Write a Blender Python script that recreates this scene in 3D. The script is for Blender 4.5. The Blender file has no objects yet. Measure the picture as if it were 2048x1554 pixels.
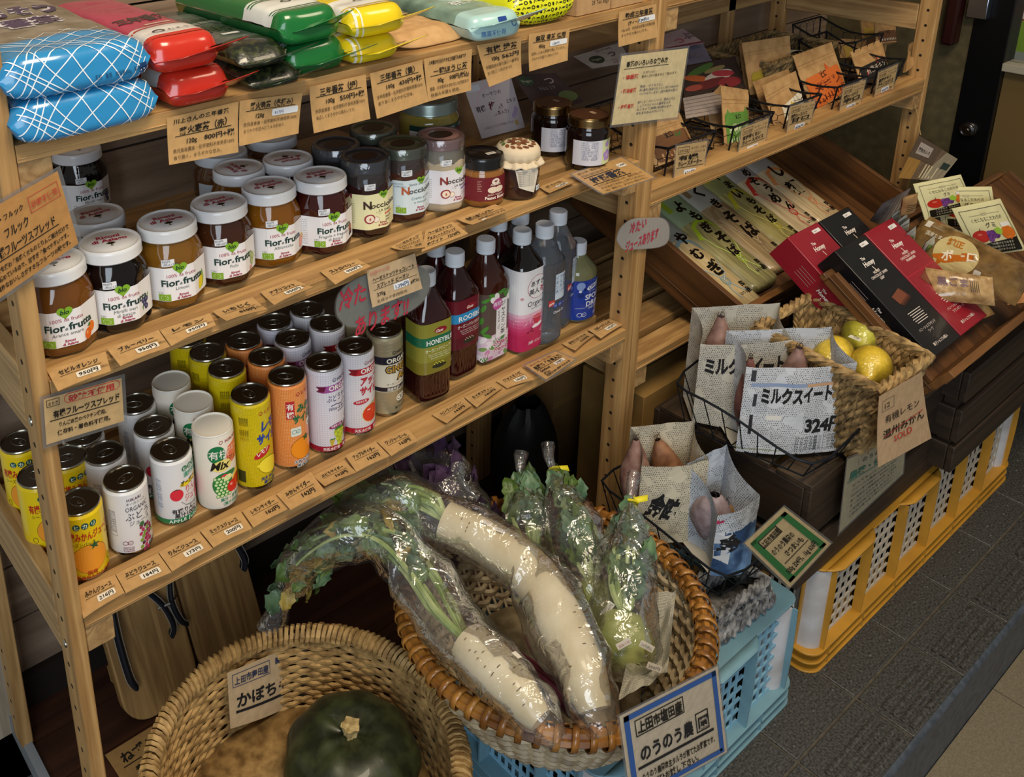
import bpy, bmesh, math, random
from math import pi, sin, cos, radians as rad
from mathutils import Vector, Matrix, noise
V = Vector
rnd = random.Random(7)
S = bpy.context.scene
C = S.collection

# ---------------------------------------------------------------- camera
CAM_H = 1.42
FPX, PPX, PPY = 1942.54, 699.64, 267.59            # focal length and optical axis of the (off-centre cropped) photograph
RX = V((0.793435880204421, -0.6081911748043847, -0.02372759773550948))
RY = V((-0.21805802207579186, -0.24764644638438807, -0.9439925511367016))
RZ = V((0.5682518834219814, 0.7541715537483809, -0.3291125407882902))
EYE = V((0, 0, CAM_H))
cd = bpy.data.cameras.new('camera')
cam = bpy.data.objects.new('camera', cd); C.objects.link(cam)
cd.sensor_width = 36; cd.lens = FPX * 36 / 2048
cd.shift_x = (1024 - PPX) / 2048; cd.shift_y = -(777 - PPY) / 2048
cd.clip_start = 0.02; cd.clip_end = 60
mw = Matrix((RX, -RY, -RZ)).transposed().to_4x4(); mw.translation = EYE
cam.matrix_world = mw
S.camera = cam

# ---------------------------------------------------------------- light
S.view_settings.view_transform = 'Standard'
S.view_settings.look = 'None'
S.view_settings.gamma = 1
S.view_settings.use_curve_mapping = False
S.view_settings.exposure = 0.0
w = bpy.data.worlds.new('world'); S.world = w; w.use_nodes = True
bg = w.node_tree.nodes['Background']
bg.inputs[0].default_value = (0.95, 0.93, 0.9, 1); bg.inputs[1].default_value = 0.20

def area(name, loc, target, size, power, col, sy=None):
    d = bpy.data.lights.new(name, 'AREA'); d.energy = power; d.color = col
    d.shape = 'RECTANGLE'; d.size = size; d.size_y = sy or size
    o = bpy.data.objects.new(name, d); C.objects.link(o)
    o.location = loc
    o.rotation_euler = (V(target) - V(loc)).to_track_quat('-Z', 'Y').to_euler()
    return o
area('street_daylight', (-1.3, -1.5, 1.7), (0.8, 0.9, 0.6), 1.6, 46, (0.80, 0.90, 1.0), 1.6)
area('ceiling_lamp_left', (0.5, 0.0, 2.75), (0.7, 0.9, 0.6), 0.7, 34, (1.0, 0.84, 0.62))
area('ceiling_lamp_right', (1.9, -0.1, 2.7), (1.6, 0.8, 0.5), 0.6, 13, (1.0, 0.82, 0.58))

# ---------------------------------------------------------------- picture geometry: a pixel of the 2048x1554 photograph as a place
def ray(u, v):
    return (RX * (u - PPX) + RY * (v - PPY) + RZ * FPX).normalized()
def on_z(u, v, z):
    r = ray(u, v); return EYE + r * ((z - CAM_H) / r.z)
def on_y(u, v, y):
    r = ray(u, v); return EYE + r * (y / r.y)
def on_x(u, v, x):
    r = ray(u, v); return EYE + r * (x / r.x)

# ---------------------------------------------------------------- materials
def lin(h):
    if not isinstance(h, str): return tuple(h)[:3] + (1,)
    h = h.lstrip('#'); o = []
    for i in (0, 2, 4):
        c = int(h[i:i + 2], 16) / 255
        o.append(c / 12.92 if c <= .04045 else ((c + .055) / 1.055) ** 2.4)
    return tuple(o) + (1,)
_m = {}
def _new(key):
    m = bpy.data.materials.new(str(key)[:50]); m.use_nodes = True
    nt = m.node_tree
    return m, nt, nt.nodes['Principled BSDF']
def mat(h, rough=.5, metal=0., coat=0., trans=0., ior=1.45, sss=0., bump=0., bscale=200.):
    k = ('plain', h, rough, metal, coat, trans, ior, sss, bump, bscale)
    if k in _m: return _m[k]
    m, nt, b = _new('plain %s %s' % (h, rough))
    b.inputs['Base Color'].default_value = lin(h); b.inputs['Roughness'].default_value = rough
    b.inputs['Metallic'].default_value = metal; b.inputs['Coat Weight'].default_value = coat
    b.inputs['Coat Roughness'].default_value = .06
    b.inputs['Transmission Weight'].default_value = trans; b.inputs['IOR'].default_value = ior
    if sss:
        b.inputs['Subsurface Weight'].default_value = sss; b.inputs['Subsurface Radius'].default_value = (.01, .006, .003)
    if bump: add_bump(nt, b, bump, bscale)
    _m[k] = m
    return m
def add_bump(nt, b, strength, scale, dist=.001):
    tc = nt.nodes.new('ShaderNodeTexCoord'); n = nt.nodes.new('ShaderNodeTexNoise'); n.inputs['Scale'].default_value = scale
    n.inputs['Detail'].default_value = 3
    bp = nt.nodes.new('ShaderNodeBump'); bp.inputs['Strength'].default_value = strength; bp.inputs['Distance'].default_value = dist
    nt.links.new(tc.outputs['Object'], n.inputs['Vector']); nt.links.new(n.outputs[0], bp.inputs['Height'])
    nt.links.new(bp.outputs[0], b.inputs['Normal'])
def mottled(h1, h2, scale=20, rough=.6, bump=.3, stretch=(1, 1, 1), coat=0., sss=0., contrast=(.35, .65), detail=4, bdist=.002, trans=0.):
    k = ('mot', h1, h2, scale, rough, bump, stretch, coat, contrast, sss, bdist, trans)
    if k in _m: return _m[k]
    m, nt, b = _new('mottled %s %s' % (h1, h2))
    tc = nt.nodes.new('ShaderNodeTexCoord'); mp = nt.nodes.new('ShaderNodeMapping'); mp.inputs['Scale'].default_value = stretch
    n = nt.nodes.new('ShaderNodeTexNoise'); n.inputs['Scale'].default_value = scale; n.inputs['Detail'].default_value = detail
    r = nt.nodes.new('ShaderNodeValToRGB')
    r.color_ramp.elements[0].position, r.color_ramp.elements[1].position = contrast
    r.color_ramp.elements[0].color, r.color_ramp.elements[1].color = lin(h1), lin(h2)
    L = nt.links.new
    L(tc.outputs['Object'], mp.inputs[0]); L(mp.outputs[0], n.inputs['Vector']); L(n.outputs[0], r.inputs[0]); L(r.outputs[0], b.inputs['Base Color'])
    b.inputs['Roughness'].default_value = rough; b.inputs['Coat Weight'].default_value = coat
    b.inputs['Transmission Weight'].default_value = trans
    if sss:
        b.inputs['Subsurface Weight'].default_value = sss; b.inputs['Subsurface Radius'].default_value = (.01, .008, .004)
    if bump:
        bp = nt.nodes.new('ShaderNodeBump'); bp.inputs['Strength'].default_value = bump; bp.inputs['Distance'].default_value = bdist
        L(n.outputs[0], bp.inputs['Height']); L(bp.outputs[0], b.inputs['Normal'])
    _m[k] = m
    return m
def wood(h1, h2, axis='x', ring=26, rough=.55, knots=True, coat=0.):
    """Boards sawn along an axis: stretched rings with fine fibre."""
    k = ('wood', h1, h2, axis, ring, rough)
    if k in _m: return _m[k]
    m, nt, b = _new('wood %s %s' % (h1, axis)); L = nt.links.new
    tc = nt.nodes.new('ShaderNodeTexCoord'); mp = nt.nodes.new('ShaderNodeMapping')
    st = {'x': (.06, 1, 1), 'y': (1, .06, 1), 'z': (1, 1, .06)}[axis]
    mp.inputs['Scale'].default_value = st
    oi = nt.nodes.new('ShaderNodeObjectInfo'); ad = nt.nodes.new('ShaderNodeVectorMath'); ad.operation = 'ADD'
    L(tc.outputs['Object'], mp.inputs[0]); L(mp.outputs[0], ad.inputs[0]); L(oi.outputs['Random'], ad.inputs[1])
    n1 = nt.nodes.new('ShaderNodeTexNoise'); n1.inputs['Scale'].default_value = ring; n1.inputs['Detail'].default_value = 2
    n1.inputs['Distortion'].default_value = .6
    mu = nt.nodes.new('ShaderNodeMath'); mu.operation = 'MULTIPLY'; mu.inputs[1].default_value = 9
    sn = nt.nodes.new('ShaderNodeMath'); sn.operation = 'PINGPONG'; sn.inputs[1].default_value = 1
    n2 = nt.nodes.new('ShaderNodeTexNoise'); n2.inputs['Scale'].default_value = 420; n2.inputs['Detail'].default_value = 3
    mx = nt.nodes.new('ShaderNodeMath'); mx.operation = 'MULTIPLY_ADD'; mx.inputs[1].default_value = .55
    sb = nt.nodes.new('ShaderNodeMath'); sb.operation = 'MULTIPLY'; sb.inputs[1].default_value = .5
    r = nt.nodes.new('ShaderNodeValToRGB')
    r.color_ramp.elements[0].position, r.color_ramp.elements[1].position = .1, .85
    r.color_ramp.elements[0].color, r.color_ramp.elements[1].color = lin(h1), lin(h2)
    L(ad.outputs[0], n1.inputs['Vector']); L(ad.outputs[0], n2.inputs['Vector'])
    L(n1.outputs[0], mu.inputs[0]); L(mu.outputs[0], sn.inputs[0]); L(n2.outputs[0], sb.inputs[0])
    L(sn.outputs[0], mx.inputs[0]); L(sb.outputs[0], mx.inputs[2]); L(mx.outputs[0], r.inputs[0]); L(r.outputs[0], b.inputs['Base Color'])
    b.inputs['Roughness'].default_value = rough; b.inputs['Coat Weight'].default_value = coat
    bp = nt.nodes.new('ShaderNodeBump'); bp.inputs['Strength'].default_value = .25; bp.inputs['Distance'].default_value = .0006
    L(mx.outputs[0], bp.inputs['Height']); L(bp.outputs[0], b.inputs['Normal'])
    _m[k] = m
    return m
def film(tint='#ffffff', gloss=.22, rough=.12, bump=.9, scale=60, haze=.05):
    """Thin clear plastic film: mostly lets light through, with crinkled highlights."""
    k = ('film', tint, gloss, rough, bump, scale, haze)
    if k in _m: return _m[k]
    m, nt, b = _new('clear film'); L = nt.links.new
    nt.nodes.remove(b)
    out = nt.nodes['Material Output']
    tr = nt.nodes.new('ShaderNodeBsdfTransparent'); tr.inputs[0].default_value = lin(tint)
    gl = nt.nodes.new('ShaderNodeBsdfGlossy'); gl.inputs['Roughness'].default_value = rough
    df = nt.nodes.new('ShaderNodeBsdfDiffuse'); df.inputs[0].default_value = (.8, .8, .8, 1)
    m1 = nt.nodes.new('ShaderNodeMixShader'); m1.inputs[0].default_value = haze
    m2 = nt.nodes.new('ShaderNodeMixShader')
    lw = nt.nodes.new('ShaderNodeLayerWeight'); lw.inputs[0].default_value = .35
    mm = nt.nodes.new('ShaderNodeMath'); mm.operation = 'MULTIPLY_ADD'; mm.inputs[1].default_value = .55; mm.inputs[2].default_value = gloss * .3
    tc = nt.nodes.new('ShaderNodeTexCoord'); n = nt.nodes.new('ShaderNodeTexNoise'); n.inputs['Scale'].default_value = scale
    n.inputs['Detail'].default_value = 2.5; n.inputs['Distortion'].default_value = 1.2
    bp = nt.nodes.new('ShaderNodeBump'); bp.inputs['Strength'].default_value = bump; bp.inputs['Distance'].default_value = .004
    L(tc.outputs['Object'], n.inputs['Vector']); L(n.outputs[0], bp.inputs['Height']); L(bp.outputs[0], gl.inputs['Normal'])
    L(tr.outputs[0], m1.inputs[1]); L(df.outputs[0], m1.inputs[2])
    L(lw.outputs['Fresnel'], mm.inputs[0]); L(mm.outputs[0], m2.inputs[0]); L(m1.outputs[0], m2.inputs[1]); L(gl.outputs[0], m2.inputs[2])
    L(m2.outputs[0], out.inputs[0])
    _m[k] = m
    return m
def dots(bgc, fg, sp, size, rough=.3, R=.0265, square=False, metal=0.):
    """Printed dot pattern round a can: angle and height repeated."""
    k = ('dots', bgc, fg, sp, size, square, R)
    if k in _m: return _m[k]
    m, nt, b = _new('dots %s %s' % (bgc, fg)); L = nt.links.new
    def N(op, a=None, c=None):
        n = nt.nodes.new('ShaderNodeMath'); n.operation = op
        for i, x in enumerate((a, c)):
            if x is None: continue
            if isinstance(x, (int, float)): n.inputs[i].default_value = x
            else: L(x, n.inputs[i])
        return n.outputs[0]
    tc = nt.nodes.new('ShaderNodeTexCoord'); se = nt.nodes.new('ShaderNodeSeparateXYZ'); L(tc.outputs['Object'], se.inputs[0])
    an = N('ARCTAN2', se.outputs[1], se.outputs[0])
    u = N('ABSOLUTE', N('SUBTRACT', N('FRACT', N('MULTIPLY', an, R / sp)), .5))
    v = N('ABSOLUTE', N('SUBTRACT', N('FRACT', N('MULTIPLY', se.outputs[2], 1 / sp)), .5))
    if square: f = N('LESS_THAN', N('MAXIMUM', u, v), size)
    else: f = N('LESS_THAN', N('SQRT', N('ADD', N('MULTIPLY', u, u), N('MULTIPLY', v, v))), size)
    mx = nt.nodes.new('ShaderNodeMix'); mx.data_type = 'RGBA'
    mx.inputs[6].default_value = lin(bgc); mx.inputs[7].default_value = lin(fg)
    L(f, mx.inputs[0]); L(mx.outputs[2], b.inputs['Base Color'])
    b.inputs['Roughness'].default_value = rough; b.inputs['Coat Weight'].default_value = .3
    _m[k] = m
    return m
def newsprint(tint='#d9d3c4', scale=1.):
    k = ('news', tint, scale)
    if k in _m: return _m[k]
    m, nt, b = _new('newsprint'); L = nt.links.new
    tc = nt.nodes.new('ShaderNodeTexCoord'); mp = nt.nodes.new('ShaderNodeMapping'); mp.inputs['Scale'].default_value = (scale,) * 3
    L(tc.outputs['UV'], mp.inputs[0])
    br = nt.nodes.new('ShaderNodeTexBrick'); br.inputs['Scale'].default_value = 1
    br.inputs['Color1'].default_value = (0, 0, 0, 1); br.inputs['Color2'].default_value = (.15, .15, .15, 1); br.inputs['Mortar'].default_value = (1, 1, 1, 1)
    br.inputs['Brick Width'].default_value = .0031; br.inputs['Row Height'].default_value = .0034; br.inputs['Mortar Size'].default_value = .0007
    n = nt.nodes.new('ShaderNodeTexNoise'); n.inputs['Scale'].default_value = 620; n.inputs['Detail'].default_value = 1
    L(mp.outputs[0], br.inputs[0]); L(mp.outputs[0], n.inputs['Vector'])
    n3 = nt.nodes.new('ShaderNodeTexNoise'); n3.inputs['Scale'].default_value = 26; L(mp.outputs[0], n3.inputs['Vector'])
    def N(op, a, c):
        q = nt.nodes.new('ShaderNodeMath'); q.operation = op
        for i, x in enumerate((a, c)):
            if isinstance(x, (int, float)): q.inputs[i].default_value = x
            else: L(x, q.inputs[i])
        return q.outputs[0]
    ink = N('MULTIPLY', N('LESS_THAN', br.outputs[1] if False else br.outputs[0], .5), N('LESS_THAN', n.outputs[0], .52))
    ink = N('MULTIPLY', ink, N('LESS_THAN', n3.outputs[0], .56))
    mx = nt.nodes.new('ShaderNodeMix'); mx.data_type = 'RGBA'; mx.inputs[6].default_value = lin(tint); mx.inputs[7].default_value = lin('#4a4a48')
    L(ink, mx.inputs[0]); L(mx.outputs[2], b.inputs['Base Color']); b.inputs['Roughness'].default_value = .9
    _m[k] = m
    return m

# ---------------------------------------------------------------- mesh helpers
class MB:
    def __init__(s): s.v = []; s.f = []; s.m = []; s.sm = []
    def add(s, vs, fs, mi=0, smooth=True):
        o = len(s.v); s.v += [V(p) for p in vs]
        for i, f in enumerate(fs):
            s.f.append([o + j for j in f]); s.m.append(mi[i] if isinstance(mi, list) else mi); s.sm.append(smooth)
        return s
    def box(s, x0, x1, y0, y1, z0, z1, mi=0, M=None):
        vs = [V((x, y, z)) for x in (x0, x1) for y in (y0, y1) for z in (z0, z1)]
        if M: vs = [M @ p for p in vs]
        return s.add(vs, [(0, 1, 3, 2), (4, 6, 7, 5), (0, 4, 5, 1), (2, 3, 7, 6), (0, 2, 6, 4), (1, 5, 7, 3)], mi, False)
    def bar(s, a, b, w, h, mi=0, up=(0, 0, 1)):
        a, b = V(a), V(b); d = (b - a); l = d.length; d.normalize()
        sx = d.cross(V(up)).normalized(); sz = sx.cross(d)
        vs = [p + sx * (i * w / 2) + sz * (j * h / 2) for p in (a, b) for i, j in ((-1, -1), (1, -1), (1, 1), (-1, 1))]
        return s.add(vs, [(3, 2, 1, 0), (4, 5, 6, 7), (0, 1, 5, 4), (1, 2, 6, 5), (2, 3, 7, 6), (3, 0, 4, 7)], mi, False)
    def tube(s, pts, r, n=6, mi=0, closed=False, flat=1.):
        pts = [V(p) for p in pts]; N = len(pts)
        rs = r if isinstance(r, (list, tuple)) else [r] * N
        up = None; rings = []
        for i, p in enumerate(pts):
            if closed: t = pts[(i + 1) % N] - pts[i - 1]
            else: t = pts[min(i + 1, N - 1)] - pts[max(i - 1, 0)]
            t = t.normalized() if t.length > 1e-9 else V((0, 0, 1))
            if up is None:
                up = V((0, 0, 1)) if abs(t.z) < .9 else V((1, 0, 0))
            a = t.cross(up)
            if a.length < 1e-6: a = t.orthogonal()
            a.normalize(); b = a.cross(t); up = b
            rings += [p + (a * cos(2 * pi * k / n) + b * sin(2 * pi * k / n) * flat) * rs[i] for k in range(n)]
        fs = []
        for i in range(N if closed else N - 1):
            j = (i + 1) % N
            for k in range(n):
                k2 = (k + 1) % n
                fs.append((i * n + k, i * n + k2, j * n + k2, j * n + k))
        if not closed:
            fs.append(tuple(range(n - 1, -1, -1))); fs.append(tuple((N - 1) * n + k for k in range(n)))
        return s.add(rings, fs, mi)
    def lathe(s, prof, n=40, mi=0, shape=None, c=(0, 0), cap0=True, cap1=True, ph=0.):
        vs = []
        for r, z in prof:
            for k in range(n):
                a = 2 * pi * k / n + ph; q = r * (shape(a, z) if shape else 1)
                vs.append(V((c[0] + q * cos(a), c[1] + q * sin(a), z)))
        fs = []; ms = []
        for i in range(len(prof) - 1):
            for k in range(n):
                fs.append((i * n + k, i * n + (k + 1) % n, (i + 1) * n + (k + 1) % n, (i + 1) * n + k)); ms.append(mi[i] if isinstance(mi, list) else mi)
        if cap0: fs.append(tuple(range(n - 1, -1, -1))); ms.append(ms[0])
        if cap1: fs.append(tuple((len(prof) - 1) * n + k for k in range(n))); ms.append(ms[-2] if cap0 else ms[-1])
        return s.add(vs, fs, ms)
    def grid(s, fn, nu, nv, mi=0, cu=False, cv=False, smooth=True):
        vs = [fn(i / (nu if cu else nu - 1), j / (nv if cv else nv - 1)) for i in range(nu) for j in range(nv)]
        fs = []; ms = []
        for i in range(nu if cu else nu - 1):
            for j in range(nv if cv else nv - 1):
                i2, j2 = (i + 1) % nu, (j + 1) % nv
                fs.append((i * nv + j, i2 * nv + j, i2 * nv + j2, i * nv + j2)); ms.append(mi(i / (nu - 1), j / (nv - 1)) if callable(mi) else mi)
        return s.add(vs, fs, ms, smooth)
    def build(s, name, mats, parent=None, loc=None, sharp=35, bevel=0, solid=0, center=False, uvscale=None):
        if not isinstance(mats, (list, tuple)): mats = [mats]
        off = V((0, 0, 0))
        if center and s.v:
            lo = [min(p[i] for p in s.v) for i in range(3)]; hi = [max(p[i] for p in s.v) for i in range(3)]
            off = V(((lo[0] + hi[0]) / 2, (lo[1] + hi[1]) / 2, lo[2]))
        me = bpy.data.meshes.new(name); me.from_pydata([tuple(p - off) for p in s.v], [], s.f)
        me.polygons.foreach_set('material_index', s.m); me.polygons.foreach_set('use_smooth', s.sm)
        for m in mats: me.materials.append(m)
        me.validate(); me.update()
        if sharp: me.set_sharp_from_angle(angle=rad(sharp))
        o = bpy.data.objects.new(name, me); C.objects.link(o)
        o.location = V(loc) if loc is not None else off
        if parent: o.parent = parent
        if solid:
            q = o.modifiers.new('thickness', 'SOLIDIFY'); q.thickness = solid; q.offset = 0
        if bevel:
            q = o.modifiers.new('edges', 'BEVEL'); q.width = bevel; q.segments = 2; q.limit_method = 'ANGLE'; q.angle_limit = rad(50)
        return o

_used = set()
def tag(o, label, cat, group=None):
    o['label'] = label; o['category'] = cat
    if group: o['group'] = group
    return o
def thing(name, label, cat, loc=(0, 0, 0), rotz=0., group=None):
    o = bpy.data.objects.new(name, None); C.objects.link(o); o.empty_display_size = .02
    o.location = loc; o.rotation_euler = (0, 0, rotz)
    return tag(o, label, cat, group)
def struct(o):
    o['kind'] = 'structure'; return o
KIDS = {}
def copy_tree(o, loc, rotz=None, label=None, group=None):
    """a thing with copies of its parts and sub-parts"""
    def kids(x): return [c for c in C.objects if c.parent == x]
    c = o.copy(); C.objects.link(c); c.location = loc
    if rotz is not None: c.rotation_euler = (0, 0, rotz)
    if label: c['label'] = label
    if group: c['group'] = group
    for k in kids(o):
        d = k.copy(); C.objects.link(d); d.parent = c
        for g in kids(k):
            e = g.copy(); C.objects.link(e); e.parent = d
    return c

# ---------------------------------------------------------------- lettering and flat print, later wrapped onto a surface
_gl = {}
_tc = bpy.data.curves.new('glyphs', 'FONT'); _tc.resolution_u = 2
_to = bpy.data.objects.new('glyphs', _tc)
def glyph(ch, bold=0.):
    k = (ch, bold)
    if k in _gl: return _gl[k]
    _tc.offset = bold
    def ev(t):
        _tc.body = t; me = _to.to_mesh()
        r = ([(v.co.x, v.co.y) for v in me.vertices], [tuple(p.vertices) for p in me.polygons]); _to.to_mesh_clear(); return r
    vs, fs = ev(ch)
    bar, _ = ev('|'); w2, _ = ev(ch + '|')
    adv = max(p[0] for p in w2) - max(p[0] for p in bar)
    _gl[k] = (vs, fs, adv)
    return _gl[k]
class Sheet:
    """Coloured flat shapes in metres on a (u, v) sheet, each on a layer."""
    def __init__(s, rough=.6, coat=0.): s.it = []; s.rough = rough; s.coat = coat
    def _p(s, vs, fs, col, l): s.it.append((vs, fs, col, l)); return s
    def rect(s, x0, y0, x1, y1, col, l=1): return s._p([(x0, y0), (x1, y0), (x1, y1), (x0, y1)], [(0, 1, 2, 3)], col, l)
    def poly(s, pts, col, l=1): return s._p(list(pts), [tuple(range(len(pts)))], col, l)
    def rrect(s, x0, y0, x1, y1, r, col, l=1, n=5):
        p = []
        for cx, cy, a0 in ((x1 - r, y1 - r, 0), (x0 + r, y1 - r, pi / 2), (x0 + r, y0 + r, pi), (x1 - r, y0 + r, 1.5 * pi)):
            p += [(cx + r * cos(a0 + pi / 2 * i / n), cy + r * sin(a0 + pi / 2 * i / n)) for i in range(n + 1)]
        return s.poly(p, col, l)
    def ell(s, cx, cy, rx, ry, col, l=1, n=22, rot=0.):
        c, q = cos(rot), sin(rot)
        return s.poly([(cx + rx * cos(2 * pi * i / n) * c - ry * sin(2 * pi * i / n) * q, cy + rx * cos(2 * pi * i / n) * q + ry * sin(2 * pi * i / n) * c) for i in range(n)], col, l)
    def line(s, pts, w, col, l=2, closed=False):
        n = len(pts)
        if closed: pts = list(pts) + [pts[0], pts[1]]
        L = []; Rr = []
        for i, p in enumerate(pts):
            a = pts[max(i - 1, 0)]; b = pts[min(i + 1, len(pts) - 1)]
            dx, dy = b[0] - a[0], b[1] - a[1]; d = math.hypot(dx, dy) or 1
            L.append((p[0] - dy / d * w / 2, p[1] + dx / d * w / 2)); Rr.append((p[0] + dy / d * w / 2, p[1] - dx / d * w / 2))
        m = len(pts)
        return s._p(L + Rr, [(i, m + i, m + i + 1, i + 1) for i in range(m - 1)], col, l)
    def frame(s, x0, y0, x1, y1, w, col, l=2):
        for q in ((x0, y0, x1, y0 + w), (x0, y1 - w, x1, y1), (x0, y0, x0 + w, y1), (x1 - w, y0, x1, y1)): s.rect(*q, col, l)
        return s
    def ring(s, cx, cy, rx, ry, w, col, l=2, n=26):
        p = [(cx + rx * cos(2 * pi * i / n), cy + ry * sin(2 * pi * i / n)) for i in range(n)]
        return s.line(p, w, col, l, True)
    def text(s, t, x, y, size, col='#1c1a18', l=3, bold=0., hand=0., slant=0., al='l', sx=1., track=0., rot=0., vert=False, fit=None):
        gs = [glyph(c, bold) if c != ' ' else ([], [], .33) for c in t]
        wd = sum(g[2] for g in gs) * size * sx + track * len(gs)
        if fit and not vert and wd > 1e-9:
            k = fit / wd; sx *= k; track *= k; wd = fit
        ox = 0 if al == 'l' else (-wd / 2 if al == 'c' else -wd)
        pen = 0.; cr, sr = cos(rot), sin(rot); vs = []; fs = []
        for g in gs:
            a = rnd.uniform(-1, 1) * hand * .10; k = 1 + rnd.uniform(-1, 1) * hand * .10; dy = rnd.uniform(-1, 1) * hand * .05 * size
            ca, sa = cos(a), sin(a); b = len(vs)
            for gx, gy in g[0]:
                px, py = gx - g[2] / 2, gy - .35
                px, py = (px * ca - py * sa) * k, (px * sa + py * ca) * k
                px += slant * py
                if vert: X, Y = px * size * sx, -pen + py * size
                else: X, Y = ox + pen + (px + g[2] / 2) * size * sx, (py + .35) * size + dy
                vs.append((x + X * cr - Y * sr, y + X * sr + Y * cr))
            fs += [tuple(b + i for i in f) for f in g[1]]
            pen += (size * 1.02 + track) if vert else g[2] * size * sx + track
        return s._p(vs, fs, col, l)
    def build(s, name, fmap, parent=None, step=None, lift=.00012, center=False, mfun=None, vstep=None, ustep=None):
        ustep = ustep or step
        cols = []; bm = bmesh.new(); lay = bm.verts.layers.float.new('l')
        for vs, fs, col, l in s.it:
            if col not in cols: cols.append(col)
            ci = cols.index(col)
            bv = []
            for p in vs:
                q = bm.verts.new((p[0], p[1], 0)); q[lay] = l; bv.append(q)
            for f in fs:
                try: bm.faces.new([bv[i] for i in f]).material_index = ci
                except ValueError: pass
        if bm.faces:
            for ax, stp in ((0, ustep), (1, vstep)):
                if not stp: continue
                lo = min(v.co[ax] for v in bm.verts); hi = max(v.co[ax] for v in bm.verts)
                k = math.ceil((lo + 1e-6) / stp)
                while k * stp < hi - 1e-6:
                    co = V((0, 0, 0)); co[ax] = k * stp; no = V((0, 0, 0)); no[ax] = 1
                    bmesh.ops.bisect_plane(bm, geom=bm.verts[:] + bm.edges[:] + bm.faces[:], plane_co=co, plane_no=no, dist=1e-7)
                    k += 1
            bmesh.ops.recalc_face_normals(bm, faces=bm.faces[:]) if False else None
        me = bpy.data.meshes.new(name)
        uv = bm.loops.layers.uv.new('UVMap')
        for f in bm.faces:
            if f.normal.z < 0 or f.calc_area() == 0: pass
            for lp in f.loops: lp[uv].uv = (lp.vert.co.x, lp.vert.co.y)
        bm.normal_update()
        fl = [f for f in bm.faces if f.normal.z < 0]
        if fl: bmesh.ops.reverse_faces(bm, faces=fl)
        for v in bm.verts: v.co = V(fmap(v.co.x, v.co.y, v[lay] * lift))
        off = V((0, 0, 0))
        if center:
            lo = [min(v.co[i] for v in bm.verts) for i in range(3)]; hi = [max(v.co[i] for v in bm.verts) for i in range(3)]
            off = V(((lo[0] + hi[0]) / 2, (lo[1] + hi[1]) / 2, lo[2]))
            for v in bm.verts: v.co -= off
        bm.to_mesh(me); bm.free()
        for c in cols: me.materials.append(c if not isinstance(c, str) else (mfun or (lambda h: mat(h, s.rough, coat=s.coat)))(c))
        o = bpy.data.objects.new(name, me); C.objects.link(o); o.location = off
        if parent: o.parent = parent
        return o

def quad_map(TL, TR, BR, BL, w, h, curl=0., wave=0., nrm=None):
    """(u, v) in a w x h sheet to a four-cornered card in space, its lower edge curling out by curl."""
    n = nrm or ((TR - TL).cross(TL - BL)).normalized()
    if n.dot(EYE - TL) < 0: n = -n
    def f(u, v, l):
        a, b = u / w, v / h
        p = (BL * (1 - a) + BR * a) * (1 - b) + (TL * (1 - a) + TR * a) * b
        return p + n * (l + curl * (1 - b) ** 2 + wave * sin(a * pi * 1.3) * (1 - b))
    return f
KRAFT = '#c39a63'
def card(name, label, cat, px, plane, draw, base=KRAFT, group=None, curl=0., wave=0., rough=.8, border=None, z4=None, lift=.0003, lam=False):
    """A flat card whose corners (tl, tr, br, bl) are seen at px on a level or upright plane."""
    ax, val = plane
    fn = {'z': on_z, 'y': on_y, 'x': on_x}[ax]
    vals = z4 or [val] * 4
    P = [fn(p[0], p[1], q) for p, q in zip(px, vals)]
    w = ((P[1] - P[0]).length + (P[2] - P[3]).length) / 2; h = ((P[3] - P[0]).length + (P[2] - P[1]).length) / 2
    s = Sheet(rough=rough)
    s.rect(0, 0, w, h, base, 0); s.rect(0, 0, w, h, base, -1.6)
    if lam:
        for q in ((-.004, -.004, w + .004, 0), (-.004, h, w + .004, h + .004), (-.004, 0, 0, h), (w, 0, w + .004, h)): s.rect(*q, film('#cfd2d8', .3, .1, .1, 30, .12), 0)
    draw(s, w, h)
    o = s.build(name, quad_map(*P, w, h, curl, wave), step=max(w / 8, .006), vstep=max(h / 6, .006) if curl or wave else None, lift=lift, center=True, mfun=lambda c: (mottled(c, _sh(c, .93), 90, .85 if not lam else .4, .1, coat=.25 if lam else 0.) if c == base else mat(c, .75)))
    return tag(o, label, cat, group)
def _sh(h, k):
    h = h.lstrip('#'); return '#' + ''.join('%02x' % max(0, min(255, int(int(h[i:i + 2], 16) * k))) for i in (0, 2, 4))
# ================================================================ the room
PINE = lambda ax: wood('#8d6638', '#c39a62', ax, 24)
PINE2 = lambda ax: wood('#8a6840', '#bd9a68', ax, 30)
DARKW = lambda ax: wood('#20160f', '#3a2b1e', ax, 20, .6)
BROWNW = lambda ax: wood('#4a2c14', '#7a4d24', ax, 22, .5)

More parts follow.
